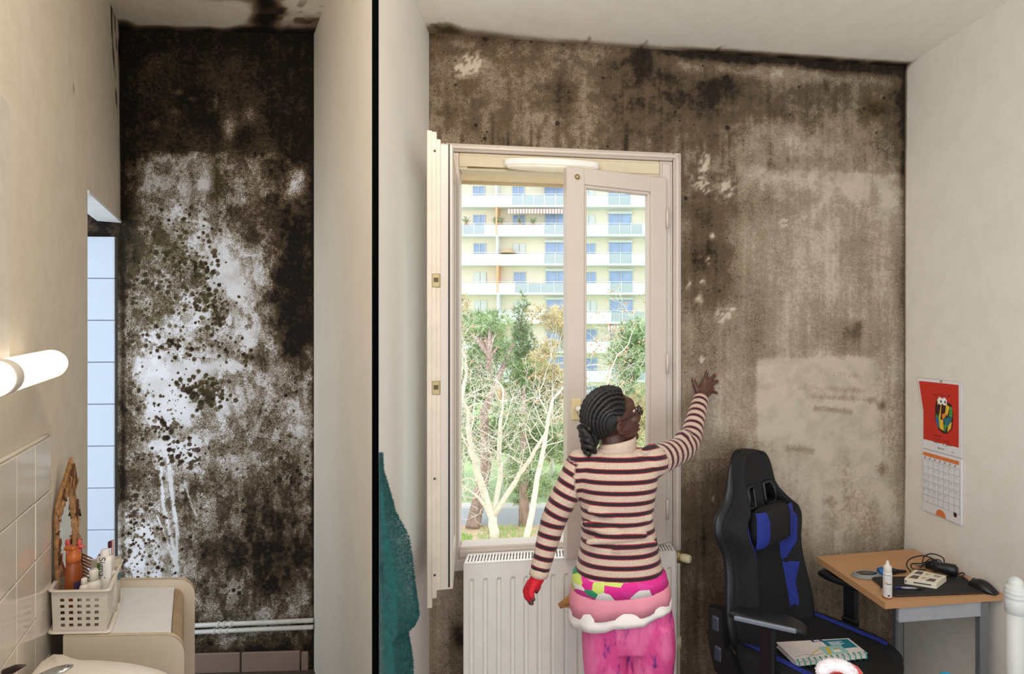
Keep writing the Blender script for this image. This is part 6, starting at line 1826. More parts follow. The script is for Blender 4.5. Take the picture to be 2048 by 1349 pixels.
# teal robe on the partition
M_robe = pm('dark_teal_fleece', (14, 84, 84), .95, var=.3, scale=70, bump=.6, bdist=.006, sheen=.4)
robe = thing('bath_robe', (-.74, 1.87, .45), 'dark teal fluffy bathrobe hanging beside the black divider at the left of the bedroom', 'robe')
nw = Vector((.995, .0995, 0))
def robe_layer(name, prof, d0, d1, t0=.004):
    """prof: (py at the outer silhouette, px) -> bulge from the wall"""
    g = G(); rows = []
    for py, px in prof:
        dm = d0 + .02; sil = at(px, py, dm)
        row = []
        dm = d0 + .004 if py < 1000 and len(prof) > 9 else dm; sil = at(px, py, dm); base = WL + E3 * ((2.459 - dm) / .995); base.z = sil.z
        bul = max(.006, (sil - base).dot(nw))
        u_s = (px - 1250) / 1150; dl = min(d1, max(d0 + .004, -.592 / (u_s + .1) - .004)) if u_s < -.12 else d1
        for j in range(15):
            f = j / 14; d = d0 + (dl - d0) * f
            w_ = WL + E3 * ((2.459 - d) / .995); w_.z = sil.z
            b = bul * (max(0, math.sin(math.pi * (f * .86 + .14)) ** .6)) * (1 + .05 * math.sin(9 * f + sil.z * 14))
            row.append(w_ + nw * (t0 + b))
        back = []
        for j in range(14, -1, -1):
            d = d0 + (dl - d0) * j / 14; w_ = WL + E3 * ((2.459 - d) / .995); w_.z = sil.z; back.append(w_ + nw * t0)
        rows.append(row + back)
    g.loft(rows); ob = g.build(name, M_robe, robe)
    fz = G(); rg = random.Random(len(prof))
    for k in range(9000):
        i = rg.randrange(len(rows) - 1); j = rg.randrange(14); a, b = rg.random(), rg.random()
        p = (rows[i][j] * (1 - a) + rows[i][j + 1] * a) * (1 - b) + (rows[i + 1][j] * (1 - a) + rows[i + 1][j + 1] * a) * b
        n = (rows[i][j + 1] - rows[i][j]).cross(rows[i + 1][j] - rows[i][j]).normalized()
        if n.dot(nw) < 0 and j > 2: n = -n
        if n.y > 0 and j <= 2 : n = -n
        e = (n + Vector((rg.gauss(0, .5), rg.gauss(0, .5), rg.gauss(-.3, .5)))).normalized(); w = e.orthogonal().normalized() * .0011
        fz.add([p - w, p + w, p + e * rg.uniform(.005, .011)], [(0, 1, 2)])
    tag(fz.build('pile', M_robe, ob, recalc=False), kind='stuff')
robe_layer('robe_back', [(905, 755), (940, 759), (990, 769), (1040, 779), (1100, 795), (1150, 804), (1200, 812), (1235, 818), (1255, 819), (1270, 812), (1282, 798), (1290, 780)], 1.793, 2.0)
robe_layer('robe_front', [(1120, 755), (1160, 766), (1220, 786), (1270, 798), (1310, 804), (1345, 808), (1400, 812), (1500, 818)], 1.792, 1.93, .006)
# ------------------------------------------------------------------ bathroom fittings
# white tiles on the back wall of the alcove, beside the mildewed plaster
M_tile = pm('white_glazed_tile', (192, 206, 226), .18, var=.03, scale=5)
M_grout = pm('dark_grout', (88, 88, 86), .9, var=.2, scale=60)
TH = .2115
def tsurf(px, py):
    """depth solve on the alcove tile plane"""
    u = (px - 1250) / 1150; o = BL + NB * .02
    k = EB.y / EB.x; d = (o.y - k * o.x) / (1 - k * u); return at(px, py, d)
pT = tsurf(229, 476); s1 = (pT - BL).dot(EB)
zT = 2.222
wt = tag(thing('wall_tiled_alcove', B(-.3, .01, 0), None, None), kind='structure')
RB3 = Matrix((tuple(EB), tuple(-NB), (0, 0, 1))).transposed()
g = G(); g.box(B((-.85 + s1) / 2, .008, zT / 2), (s1 + .85, .016, zT), 0, R=RB3); g.build('grout_bed', M_grout, wt)
q = G(); q.box((0, 0, 0), (.2075, .010, TH - .0035), .0022, R=RB3); tm = q.mesh('tile', M_tile)
for r in range(10):
    for c in range(4):
        zc = zT - TH * (r + .5); 
        if zc < .05: continue
        inst(tm, 'tile', wt, B(s1 - .1045 - .2095 * c, .0165 + random.uniform(-.0008, .0008), zc))
# soffit lining of the opening
g = G(); g.prism([BW(.012, -.088, ZO - .012), BW(QO, -.088, ZO - .012), BW(QO, .004, ZO - .012), BW(.012, .004, ZO - .012)], (0, 0, .012)); struct(g.build('trim_2', pm('white_soffit', (232, 234, 236), .6)))

# the alcove: its outer wall has a tall frosted window that lets the daylight in
ax0 = -.95
for nm, (z0, z1, t0, t1) in (('wall_alcove', (0, .45, 0, 1.1)), ('wall_alcove', (2.6, CEIL2, 0, 1.1)), ('wall_alcove', (.45, 2.6, 0, .14)), ('wall_alcove', (.45, 2.6, 1.0, 1.1))):
    g = G(); g.box(B(ax0 - .05, (t0 + t1) / 2, (z0 + z1) / 2), (.1, t1 - t0, z1 - z0), 0, R=RB3); struct(g.build(nm, M_white))
g = G(); g.box(B(-.62, 1.12, CEIL2 / 2), (.72, .06, CEIL2), 0, R=RB3); struct(g.build('wall_alcove', M_white))
g = G(); g.box(B(-.5, .55, CEIL2 + .03), (1.0, 1.2, .06), 0, R=RB3); struct(g.build('ceiling_alcove', M_white))
awn_ = tag(thing('window_2', B(ax0 - .05, .53, .95), None, None), kind='structure')
for a, b_, c, d_ in ((.14, .19, .45, 2.6), (.95, 1.0, .45, 2.6), (.19, .95, .45, .5), (.19, .95, 2.55, 2.6), (.55, .59, .5, 2.55)):
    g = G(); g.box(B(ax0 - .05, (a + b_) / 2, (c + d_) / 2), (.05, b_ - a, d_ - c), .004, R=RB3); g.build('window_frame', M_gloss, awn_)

# square tiles on the left wall above the basin
wl = tag(thing('wall_tiled_splashback', BW(1.6, .004, .5), None, None), kind='structure')
RL3 = Matrix((tuple(EL), tuple(-NL), (0, 0, 1))).transposed()
q0 = (2.92 - 1.792) / .8308
TS = .168
g = G(); g.box(BW(q0 + TS * 5, .003, 1.418 - TS * 4), (TS * 10, .006, TS * 8), 0, R=RL3); g.build('grout_bed', pm('pale_grout', (214, 206, 194), .9), wl)
q = G(); q.box((0, 0, 0), (TS - .0035, .007, TS - .0035), .002, R=RL3); tm2 = q.mesh('tile', pm('cream_glazed_tile', (226, 218, 206), .12, var=.02, scale=4))
for r in range(8):
    for c in range(10):
        inst(tm2, 'tile', wl, BW(q0 + TS * (c + .5), .0085 + random.uniform(-.0006, .0006), 1.418 - TS * (r + .5)))
g = G(); g.tube([BW(q0 + TS * k / 2, .004, 1.421 + .001 * (k % 2)) for k in range(21)], .006, 6); g.build('plaster_edge', M_white, wl)

# pipes and skirting tiles on the back wall
M_pipew = pm('white_painted_pipe', (206, 208, 206), .5, var=.08, scale=30)
bp2 = thing('water_pipes', B(BLEN * .6, .03, .28), 'two white painted pipes running along the foot of the mouldy wall', 'pipe')
def bpt(px, py, t): 
    u = (px - 1250) / 1150; o = BL + NB * t; k = EB.y / EB.x; d = (o.y - k * o.x) / (1 - k * u); return at(px, py, d)
for yl, yr, jx in ((1254, 1241, 448), (1267, 1254.5, 440)):
    a, b = bpt(300, yl + 1.5, .025), bpt(626, yr, .025)
    g = G(); g.tube([a, b], .0115, 10); pb_ = g.build('pipe', M_pipew, bp2)
    for dx in (-12, 0, 14):
        f = (jx + dx - 300) / 326; c = a.lerp(b, f); d = (b - a).normalized()
        g = G(); g.tube([c - d * .007, c - d * .005, c + d * .005, c + d * .007], [.012, .0155, .0155, .012], 12); g.build('joint', M_pipew, pb_)
M_skt = pm('pinkish_grey_tile', (136, 116, 108), .35, var=.08, scale=6)
sk = tag(thing('baseboard_bathroom', B(BLEN / 2, .01, 0), None, None), kind='structure')
for a, b in ((200, 372), (372.5, 477), (479, 600), (602, 617)):
    sa, sb = bs(a) if a > 232 else 0.0, bs(b); zt_ = .10 if b < 610 else .095
    g = G(); g.box(B((sa + sb) / 2, .006, zt_ / 2), (sb - sa - .004, .012, zt_), .002, R=RB3); g.build('tile', M_skt, sk)

# tube lamp on the left wall
lz = 1.545
def lampd(q): return BW(q, .075, lz)
la, lb = BW((2.92 - 1.615) / .8308, .058, 1.655), BW((2.92 - 1.10) / .8308, .058, 1.640)
lm = thing('wall_lamp', BW(1.6, .03, 1.58), 'lit white tubular lamp fixed to the left bathroom wall', 'lamp')
def glow():
    t = NT('lit_opal_diffuser')
    nz = t.noise(t.coord(), 4, 1)
    t.l(t.ramp(nz, [(.2, (1, .84, .62)), (.8, (1, .88, .68))]), t.b.inputs['Emission Color']); t.b.inputs['Emission Strength'].default_value = 1.15
    t.b.inputs['Base Color'].default_value = (.9, .85, .75, 1); t.b.inputs['Roughness'].default_value = .3
    return t.mat
M_lampb = pm('white_lamp_housing', (222, 216, 206), .4)
ax = (lb - la)
g = G(); L_ = ax.length; e_ = ax / L_
def oval(c, w, h, n=24): return [c + NL * w * math.cos(2 * math.pi * j / n) + Vector((0, 0, h * math.sin(2 * math.pi * j / n))) for j in range(n)]
g.loft([oval(la + e_ * f, .036 * s_, .040 * s_) for f, s_ in ((0, .25), (.003, .7), (.012, .93), (.03, 1), (L_ - .03, 1))]); g.build('diffuser', glow(), lm)
g = G(); g.box(la.lerp(lb, .5) - NL * .04, (L_ * .98, .04, .06), .01, R=RL3); g.build('lamp_base', M_lampb, lm)
g = G(); g.loft([oval(la + e_ * (L_ * .70 + k), .038 * s_, .042 * s_) for k, s_ in ((0, .98), (.004, 1), (.05, 1), (.054, .98))]); g.build('end_cap', M_lampb, lm)
# white cabinet edge at the far left
wc_ = thing('wall_cabinet', BW(1.95, .06, 1.75), 'white wall cabinet, only its edge seen above the lamp at far left', 'cabinet')
qc = (2.92 - 1.455) / .8308
g = G(); g.box(BW(qc + .25, .008, 2.0), (.50, .016, .66), .004, R=RL3); g.build('cabinet_door', pm('white_melamine', (228, 222, 212), .4), wc_)
g = G(); g.box(BW(qc + .25, .009, 1.665), (.50, .018, .012), .003, R=RL3); g.build('bottom_trim', M_lampb, wc_)

# cabinet with a tambour front
CZ = .822
def cz_(px, py, z):
    d = (EYE - z) * 1150 / (py - 660); return at(px, py, d)
M_mel = pm('cream_melamine', (226, 214, 196), .42, var=.03, scale=6); M_mtop = pm('white_melamine_top', (232, 230, 230), .35, var=.03); M_edge = pm('worn_cream_edging', (206, 190, 164), .5, var=.12, scale=30); M_tam = pm('beige_tambour', (176, 152, 122), .55, var=.1, scale=20)
cbo = at(126, 660, 1.745); cbo.z = 0
cpx = Vector((1, .03, 0)).normalized(); cpy = Vector((-.60, .80, 0))
cab = thing('storage_cabinet', cbo + cpx * .18 + cpy * .2, 'cream cabinet with rounded side panels and a beige tambour front, beside the basin', 'cabinet')
def cb(p): return cbo + cpx * p[0] + cpy * p[1] + Vector((0, 0, p[2]))
WD, DP_ = .362, .43
def side_panel(q0_, q1_, zt_, w, lip):
    pts = [(0, 0), (w, 0)]
    R_ = .055
    for k in range(9):
        a = k / 8 * math.pi / 2; pts.append((w - R_ + R_ * math.cos(a), zt_ - R_ + R_ * math.sin(a)))
    pts.append((0, zt_))
    g = G(); g.xf = cb; 
    A = [Vector((x, q0_, z)) for x, z in pts]
    g.prism(A, (0, q1_ - q0_, 0)); pn = g.build('side_panel', M_mel, cab)
    g = G(); g.xf = cb
    P = [(x, z) for x, z in pts[1:]]
    g.grid([[(x * 1.0 + .0012 * (1 if i < 9 else 0), qq, z + .0012 * (1 if i > 0 else 0)) for i, (x, z) in enumerate(P)] for qq in (q0_ - .0005, q1_ + .0005)]); g.build('edge_band', M_edge, pn)
side_panel(0, .020, CZ - .004, WD - .002, 0); side_panel(DP_ - .02, DP_, CZ + .024, WD + .030, 0)
g = G(); g.xf = cb; g.box((.165, DP_ / 2, CZ - .01), (.31, DP_ - .042, .016), .003); g.build('cabinet_top', M_mtop, cab)
q = G(); q.xf = None
TAM = []
for k in range(26):
    f = k / 25
    if f < .3: x, z, an = .322 + .028 * math.sin(f / .3 * math.pi / 2), CZ - .012 - .03 * (1 - math.cos(f / .3 * math.pi / 2)), f / .3 * math.pi / 2
    else: x, z, an = .35, CZ - .042 - (f - .3) / .7 * .70, math.pi / 2
    TAM.append((x, z, an))
sl_ = None
Rc = Matrix((tuple(cpx), tuple(cpy), (0, 0, 1))).transposed()
shut_ = G(); shut_.xf = cb; shut_.grid([[(x - .006, y, z - .004) for x, z, a in TAM] for y in (.02, DP_ - .02)]); shut_ = shut_.build('tambour', pm('tambour_backing', (120, 100, 80), .7), cab)
for k in range(40):
    f = k / 39
    if k < 10:
        a = (k + .5) / 10 * math.pi / 2; x, z = .322 + .028 * math.sin(a), CZ - .012 - .03 * (1 - math.cos(a)); L2 = .0058
    else:
        a = math.pi / 2; x, z = .35, CZ - .045 - (k - 10) * .0235; L2 = .0215
    g = G(); g.xf = cb; ux = Vector((math.cos(a), 0, -math.sin(a))); un = Vector((math.sin(a), 0, math.cos(a)))
    R_ = Matrix((tuple(ux), (0, 1, 0), tuple(un))).transposed()
    g.box((x, DP_ / 2, z), (L2, DP_ - .042, .006), .0018, R=R_); g.build('slat', M_tam, shut_)
g = G(); g.xf = cb; g.box((.01, DP_ / 2, .4), (.02, DP_ - .04, .78)); g.box((.17, DP_ / 2, .03), (.3, DP_ - .04, .02)); g.build('carcass', M_mel, cab)

# plastic basket with square holes
BZ = CZ - .0015
a1 = cz_(106, 1266, BZ); a2 = cz_(213, 1264, BZ)
bex = (a2 - a1); bL = bex.length; bex.normalize(); bey = Vector((-.575, .818, 0)); bD = .27; bH = .132
def bk(p):                                  # flares a little towards the rim
    k = 1 + .05 * (p[2] / bH); return a1 + bex * (bL / 2 + (p[0] - bL / 2) * k) + bey * (bD / 2 + (p[1] - bD / 2) * k) + Vector((0, 0, p[2]))
M_bask = pm('white_basket_plastic', (230, 222, 212), .45, var=.03)
bas = thing('plastic_basket', a1 + bex * bL / 2 + bey * bD / 2, 'white plastic basket with square holes, full of toiletries, standing on the cabinet', 'basket')
def lattice(name, P, L, n, m=5):
    """P(u, z) -> local point; a wall with n x m square holes"""
    xs = [0, .15 * L]; w = .70 * L / (2 * n - 1)
    x = .15 * L
    for k in range(n):
        xs += [x + w] if k == n - 1 else [x + w, x + 2 * w]
        x += 2 * w
    xs.append(L)
    zs_ = [0, .018]; h = .088 / (2 * m - 1)
    z = .018
    for k in range(m):
        zs_ += [z + h] if k == m - 1 else [z + h, z + 2 * h]
        z += 2 * h
    zs_.append(bH)
    g = G(); th = .0022
    A = [[P(x, z, 0) for x in xs] for z in zs_]; Bk = [[P(x, z, th) for x in xs] for z in zs_]
    nx_ = len(xs); vs = [bk(p) for r in A for p in r] + [bk(p) for r in Bk for p in r]; o_ = len(zs_) * nx_; fs = []
    hole = lambda i, j: 0 < i < len(zs_) - 2 and 0 < j < nx_ - 2 and i % 2 == 1 and j % 2 == 1
    for i in range(len(zs_) - 1):
        for j in range(nx_ - 1):
            a = i * nx_ + j
            if hole(i, j):
                for e in ((a, a + 1), (a + nx_, a + nx_ + 1), (a, a + nx_), (a + 1, a + nx_ + 1)): fs.append((e[0], e[1], o_ + e[1], o_ + e[0]))
                continue
            fs.append((a, a + 1, a + nx_ + 1, a + nx_)); fs.append((o_ + a, o_ + a + 1, o_ + a + nx_ + 1, o_ + a + nx_))
    g.add(vs, fs); g.build(name, M_bask, bas)
lattice('basket_wall', lambda x, z, t: (x, t, z), bL, 5); lattice('basket_wall', lambda x, z, t: (x, bD - t, z), bL, 5)
lattice('basket_wall', lambda x, z, t: (bL - t, x, z), bD, 8); lattice('basket_wall', lambda x, z, t: (t, x, z), bD, 8)
g = G(); g.prism([bk((0, 0, 0)), bk((bL, 0, 0)), bk((bL, bD, 0)), bk((0, bD, 0))], (0, 0, .003)); g.build('basket_floor', M_bask, bas)
def rrect(e, z, r=.02, n=6):
    out = []
    for cx_, cy_, a0 in ((bL + e - r, -e + r, -90), (bL + e - r, bD + e - r, 0), (-e + r, bD + e - r, 90), (-e + r, -e + r, 180)):
        for k in range(n + 1):
            a = math.radians(a0 + 90 * k / n); out.append(bk((cx_ + r * math.cos(a), cy_ + r * math.sin(a), z)))
    return out
g = G(); g.loft([rrect(.001, bH - .004), rrect(.010, bH - .003), rrect(.011, bH), rrect(.009, bH + .002), rrect(-.001, bH + .002), rrect(-.002, bH - .004)], closed=True); g.build('rim', M_bask, bas)
g = G(); g.loft([rrect(.012, .0), rrect(.016, .0015), rrect(.015, .004), rrect(.002, .006), rrect(.001, .0)], closed=True); g.build('foot_flange', M_bask, bas)

# toiletries standing in the basket
def bkp(x, y, z=.0035): return bk((x * bL, y * bD, z))
def up_to(px, py, base):               # height of a point above its base at the same depth
    return EYE + (660 - py) / 1150 * base.y
M_or2 = pm('amber_plastic', (146, 74, 32), .3, var=.08)
b0 = bkp(.30, .25)
tb = thing('lotion_bottle', b0, 'orange brown pump bottle standing in the basket in front of the mirror', 'bottle')
ztop = up_to(146, 1092, b0) - b0.z
g = G(); g.lathe([(.001, 0), (.022, 0), (.0235, .006), (.0235, ztop * .66), (.021, ztop * .74), (.016, ztop * .78), (.015, ztop * .80)], b0, 20, sx=.85); g.build('bottle_body', M_or2, tb)
g = G(); g.lathe([(.015, ztop * .79), (.0185, ztop * .80), (.0185, ztop * .89), (.012, ztop * .90), (.012, ztop * .96), (.001, ztop * .96)], b0, 16); g.box(b0 + Vector((-.006, -.004, ztop * .975)), (.034, .018, .012), .004); g.build('pump', pm('dark_orange_cap', (190, 100, 40), .35), tb)
g = G(); vdir = Vector((-b0.x, -b0.y, 0)).normalized(); vs2 = Vector((-vdir.y, vdir.x, 0))
def onc(c, r, a, z): return c + vdir * r * math.cos(a) + vs2 * r * math.sin(a) + Vector((0, 0, z))
g.grid([[onc(b0, .0240, a, z) for a in np.linspace(.0, .85, 6)] for z in (ztop * .40, ztop * .55)]); g.build('label', pm('navy_label', (60, 44, 80), .5), tb, recalc=False)
# comb
c0 = bkp(.52, .42); cmb = thing('comb', c0, 'brown wide toothed comb sticking out of the basket behind the orange bottle', 'comb')
M_comb = pm('tortoiseshell_brown', (110, 52, 28), .3, var=.2)
spine = [cz for cz in (at(160, 1180, c0.y), at(160, 1130, c0.y), at(158, 1100, c0.y))]; spine[0].z = c0.z
g = G(); g.tube(spine, [(.010, .004)] * 3, 8); g.build('comb_spine', M_comb, cmb)
for k in range(8):
    y_ = 1108 + k * 6.5; a_ = at(162, y_, c0.y); b_ = at(184 - k * 1.2, y_ + 9, c0.y)
    g = G(); g.tube([a_, b_], [.0032, .0018], 6); g.build('comb_tooth', M_comb, cmb)
# pink clips on the rim of the mirror
M_pinkc = pm('coral_plastic', (222, 98, 92), .35)
for px, py, cap in ((135, 1086, 'coral plastic hair clip left of the orange bottle top'), (159, 1086, 'coral plastic hair clip right of the orange bottle top')):
    c = bkp(.22 if px < 150 else .44, .46 if px < 150 else .40); tp = at(px, py, c.y)
    g = G(); g.tube([Vector((tp.x, tp.y, c.z)), tp], .004, 8); g.ell(tp, ((.006, 0, 0), (0, .006, 0), (0, 0, .013)), 10, 8); g.ell(tp + Vector((.004, 0, -.012)), ((.011, 0, 0), (0, .008, 0), (0, 0, .006)), 10, 6); tag(g.build('hair_clip', M_pinkc), cap, 'clip')
# white bottles
M_wb = pm('white_cosmetic_plastic', (226, 218, 208), .35, var=.03)
def wbottle(fx, fy, pyt, r, lab, cap=.3, name='cosmetic_bottle', mat=M_wb):
    b = bkp(fx, fy); h = EYE + (660 - pyt) / 1150 * b.y - b.z
    t = thing(name, b, lab, 'bottle')
    g = G(); g.lathe([(.001, 0), (r, 0), (r, h * (.9 - cap)), (r * .8, h * (.97 - cap)), (r * .5, h * (1 - cap))], b, 18); g.build('bottle_body', mat, t)
    g = G(); g.lathe([(r * .45, h * (1 - cap) - .001), (r * .62, h * (1 - cap)), (r * .6, h * .97), (r * .5, h), (.001, h)], b, 14); g.build('cap', M_wb, t); return t
wbottle(.70, .20, 1139, .0185, 'squat white jar with a screw cap standing in the basket', .20, 'white_jar'); wbottle(.55, .10, 1156, .0125, 'tiny white bottle at the front rim of the basket', .12)
wbottle(.95, .52, 1112, .016, 'white roll on stick behind the toothpaste tube', .25)
# toothpaste tube
M_tub = pm('white_toothpaste_tube', (234, 230, 226), .3, var=.02)
p0 = bkp(.97, .30); pt = at(210, 1112, p0.y + .02); pb_ = at(204, 1172, p0.y); pb_.z = p0.z + .012
tt = thing('toothpaste_tube', p0, 'white toothpaste tube with dark lettering leaning in the basket', 'tube')
dax = (pt - pb_).normalized(); sx_ = Vector((1, -.12, 0)); sx_ = (sx_ - dax * sx_.dot(dax)).normalized(); nn_ = sx_.cross(dax)
if nn_.y > 0: nn_ = -nn_
Lt = (pt - pb_).length
rows = []
for k in range(10):
    f = k / 9; w = .0235; th_ = .003 + .013 * f ** .7
    rows.append([pb_ + dax * Lt * f + sx_ * w * math.cos(a) + nn_ * th_ * math.sin(a) for a in [2 * math.pi * j / 24 for j in range(24)]])
g = G(); g.loft(rows); tub = g.build('tube_body', M_tub, tt)
g = G(); g.tube([pt, pt + dax * .004, pt + dax * .020, pt + dax * .022], [.012, .0125, .0105, .009], 14); g.build('cap', M_tub, tt)
def tubept(x, f, off=.0008):
    th_ = .003 + .013 * f ** .7; c = x / .0235; return pb_ + dax * Lt * f + sx_ * x + nn_ * (th_ * math.sqrt(max(0, 1 - c * c)) + off)
g = G(); raw = G(); text_geo(raw, 'Signal', .033, Matrix.Identity(4))
vs = [tubept(.0135 - 0 + (v.y - .014) * .85 * 1.0 * 1.0 if False else (.006 + (v.y - .010) * .80), 1.0 - v.x / Lt * .92) for v in raw.v]
g.add(vs, raw.f); g.build('lettering', pm('navy_lettering', (40, 44, 70), .4), tub, recalc=False)
g = G(); P = [tubept(-.004 + .014 * math.cos(a), .42 + .16 * math.sin(a), .001) for a in np.linspace(1.2, 4.6, 14)]
for a_, b_ in zip(P[:-1], P[1:]): g.tube([a_, b_], .0012, 5)
g.build('red_swoosh', pm('red_print', (206, 50, 50), .4), tub)
g = G(); g.add([tubept(x, f, .001) for x, f in ((-.012, .78), (.002, .78), (.002, .9), (-.012, .9))], [(0, 1, 2, 3)]); g.add([tubept(x, f, .001) for x, f in ((-.010, .68), (-.001, .68), (-.001, .75), (-.010, .75))], [(0, 1, 2, 3)]); g.build('green_print', pm('green_print', (110, 160, 60), .4), tub, recalc=False)
# toothbrushes and a tumbler
M_tumb = pm('pale_clear_plastic', (196, 190, 170), .2, var=.1)
tb0 = bkp(.93, .80)
tu = thing('tumbler', tb0, 'small translucent tumbler holding toothbrushes at the back corner of the basket', 'cup')
ht = EYE + (660 - 1117) / 1150 * tb0.y - tb0.z
g = G(); g.lathe([(.001, 0), (.017, 0), (.020, ht), (.0175, ht), (.015, .004), (.001, .004)], tb0, 18); g.build('tumbler_body', M_tumb, tu)
g = G(); g.lathe([(.0185, ht * .52), (.0202, ht * .54), (.0206, ht * .66), (.0198, ht * .68)], tb0, 18); g.build('blue_band', pm('grey_blue_band', (90, 120, 130), .4), tu)
for (px0, py0, px1, py1, col, lab) in ((228, 1112, 225, 1080, (206, 160, 150), 'pale pink toothbrush with dark bristles standing highest in the basket'), (219, 1170, 226, 1113, (176, 44, 48), 'red toothbrush leaning on the right rim of the basket')):
    a = Vector(tb0) + Vector((-.004, 0, .01)); b = at(px1, py1, tb0.y)
    if py0 > 1150: a = at(217, 1165, tb0.y - .03); b = at(226, 1113, tb0.y - .02)
    t = thing('toothbrush', a, lab, 'toothbrush')
    d = (b - a).normalized(); M_tbm = pm('toothbrush_%d' % py1, col, .3)
    g = G(); g.tube([a, a.lerp(b, .55), b], [(.0055, .004), (.004, .003), (.0045, .003)], 8); g.build('handle', M_tbm, t)
    g = G(); c = b - d * .013; v = Vector((-.35, -.94, 0)).normalized(); g.box(c + v * .007, (.009, .011, .024), .003, R=Matrix((tuple(v.cross(d)), tuple(v), tuple(d))).transposed()); g.build('bristles', pm('plum_bristles', (84, 28, 56), .7), t)
g = G(); c = bkp(.90, .62); tp = at(203, 1112, c.y); g.tube([c, tp - Vector((0, 0, .02))], .004, 8); g.ell(tp, ((.010, 0, 0), (0, .008, 0), (0, 0, .009)), 12, 8); tag(g.build('makeup_brush', pm('plum_plastic', (84, 50, 56), .4)), 'dark plum brush head showing behind the toothpaste cap', 'brush')

# carved mirror leaning in the corner
M_carv = pm('carved_light_wood', (158, 116, 74), .6, var=.45, scale=55, bump=.8, bdist=.006, detail=6)
mq = BW((2.92 - 1.86) / .8308, .02, .822)
# mirror plane: stands close to the left wall, turned a little into the room
mU = (at(152, 1180, 1.89) - at(108, 1180, 1.80)); mU.z = 0; mw = mU.length; mU.normalize()
mO = at(108, 1180, 1.80); mO.z = CZ + .0005
mN = Vector((mU.y, -mU.x, 0))
if mN.x < 0: mN = -mN
lean = Vector((-.10, .02, 1)).normalized()
mir = thing('carved_mirror', mO, 'pointed mirror in a carved wooden frame leaning against the wall behind the basket', 'mirror')
MH = .445
lean = (at(139, 917, 1.94) - (mO + mU * mw * .62)); MH = lean.length; lean.normalize()
def MP(a, h, t=0.0): return mO + mU * (a * mw) + lean * (h * MH) + mN * t
outer = [(.22, 0), (.06, .08), (-.01, .3), (-.06, .52), (-.10, .66), (-.03, .74), (.16, .82), (.36, .90), (.54, .975), (.62, 1.0), (.68, .97), (.72, .88), (.80, .78), (.90, .70), (.95, .60), (.97, .45), (1.0, .25), (.97, .08), (.85, 0)]
def ringp(k, t):
    c = (.47, .40); return [MP(c[0] + (a - c[0]) * k, c[1] + (h - c[1]) * (k if h < .6 or k > .9 else k * .92), t) for a, h in outer]
def dens(P, m=4):
    out = []
    for i in range(len(P)):
        a = P[i]; b = P[(i + 1) % len(P)]
        out += [a.lerp(b, j / m) for j in range(m)]
    return out
g = G(); rg = random.Random(6)
R1 = [dens(ringp(k, t)) for k, t in ((1.0, 0.0), (1.02, .006), (.95, .010), (.87, .007), (.80, .011), (.74, .008), (.71, .002))]
for ri, r in enumerate(R1[1:-1]):
    for j in range(len(r)): r[j] = r[j] + mN * rg.uniform(-.0015, .0015) + lean * rg.uniform(-.0012, .0012) + mU * rg.uniform(-.001, .001)
g.loft(R1, cap0=True, cap1=False, smooth=False); fr_ = g.build('carved_frame', M_carv, mir)
M_carv2 = pm('carved_dark_grooves', (92, 56, 30), .7, var=.3, scale=60)
for k in range(44):
    i = rg.randrange(len(R1[0])); a = R1[2][i] + mN * .003; b = R1[4][(i + rg.randint(-2, 2)) % len(R1[0])] + mN * .002; c = a.lerp(b, .5) + mU * rg.uniform(-.012, .012) + lean * rg.uniform(-.02, .02)
    q_ = G(); q_.tube([a, c, b], [.002, .0035, .002], 6); q_.build('carved_leaf', M_carv2 if k % 2 else M_carv, fr_)
g = G(); P = ringp(.74, .003); g.add(P, [tuple(range(len(P)))])
def mirror_mat():
    t = NT('mirror_glass'); nz = t.noise(t.coord(), 30, 4); t.l(t.ramp(nz, [(.3, (.78, .80, .82)), (.7, (.88, .9, .9))]), t.b.inputs['Base Color']); t.b.inputs['Metallic'].default_value = 1; t.b.inputs['Roughness'].default_value = .04; return t.mat
g.build('mirror_glass', mirror_mat(), mir, recalc=False)

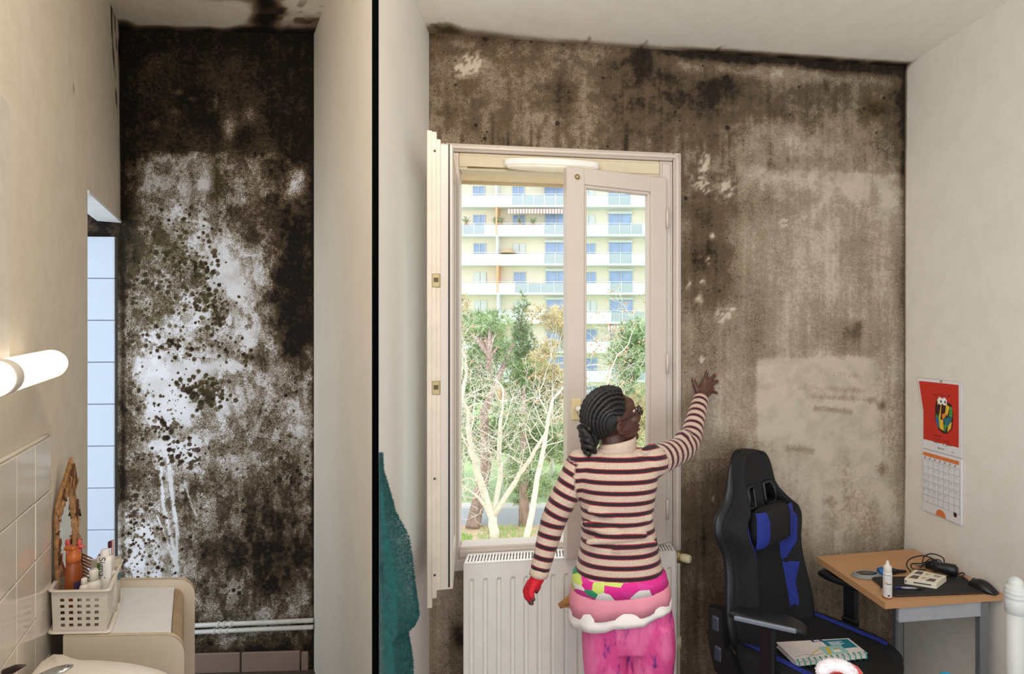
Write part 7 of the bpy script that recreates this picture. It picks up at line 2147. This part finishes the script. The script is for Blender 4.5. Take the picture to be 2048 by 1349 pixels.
# basin and tap
M_cer = pm('white_glazed_ceramic', (236, 228, 216), .12, var=.02)
SZ = .832
ol = [(-1.622, 1.598), (-1.52, 1.606), (-1.422, 1.600), (-1.318, 1.578), (-1.2085, 1.535), (-1.135, 1.46), (-1.10, 1.33), (-1.13, 1.20), (-1.22, 1.10), (-1.295, 1.09)]
sk_ = thing('wash_basin', (-1.35, 1.36, .6), 'white ceramic wash basin in the lower left corner', 'basin')
def dens2(P, m=4):
    n = len(P); out = []
    for i in range(n):
        p0, p1, p2, p3 = [Vector(P[(i + k) % n] + (0,)) for k in (-1, 0, 1, 2)]
        for j in range(m):
            t_ = j / m; out.append(.5 * ((2 * p1) + (p2 - p0) * t_ + (2 * p0 - 5 * p1 + 4 * p2 - p3) * t_ ** 2 + (3 * p1 - p0 - 3 * p2 + p3) * t_ ** 3))
    return out
O2 = [Vector(p + (0,)) for p in ol]; O2 = dens2(ol)
cen_ = Vector((-1.33, 1.33, 0))
def sring(k, z, sh=Vector((0, 0, 0))): return [cen_ + sh + (p - cen_) * k + Vector((0, 0, z)) for p in O2]
sh = Vector((.03, -.03, 0))
g = G(); g.loft([sring(.55, .62, sh), sring(.85, .72), sring(.985, .79), sring(1.0, .815), sring(.995, .828), sring(.97, SZ), sring(.80, SZ - .002, sh), sring(.76, SZ - .012, sh), sring(.66, SZ - .06, sh), sring(.45, SZ - .11, sh), sring(.1, SZ - .125, sh)]); g.build('bowl', M_cer, sk_)
g = G(); g.lathe([(.001, 0), (.085, 0), (.07, .1), (.075, .5), (.10, .66), (.001, .66)], (-1.36, 1.36, 0), 20); g.build('pedestal', M_cer, sk_)
tap = thing('basin_tap', (-1.53, 1.40, SZ), 'chrome basin tap with a dark lever at the bottom left corner', 'tap')
tA = at(112, 1346, 1.47)
g = G(); g.tube([Vector((-1.54, 1.38, SZ - .005)), Vector((-1.54, 1.38, .87))], [.022, .02], 14); g.build('tap_body', M_chrome, tap)
g = G(); g.tube([Vector((-1.54, 1.38, .862)), at(112, 1346, 1.43)], .012, 10); g.ell(at(108, 1345, 1.43), (Vector((.038, .01, .008)), Vector((-.005, .02, 0)), Vector((0, 0, .010))), 16, 10); g.build('spout', M_chrome, tap)
g = G(); a = at(12, 1346, 1.43); b = at(51, 1331, 1.43); g.tube([a - Vector((.02, 0, .01)), a, a.lerp(b, .5) + Vector((0, 0, .002)), b], [.009, .011, .009, .002], 10); g.tube([a - Vector((0, 0, .06)), a], .009, 10); g.build('lever', pm('dark_brown_lever', (48, 30, 28), .3), tap)
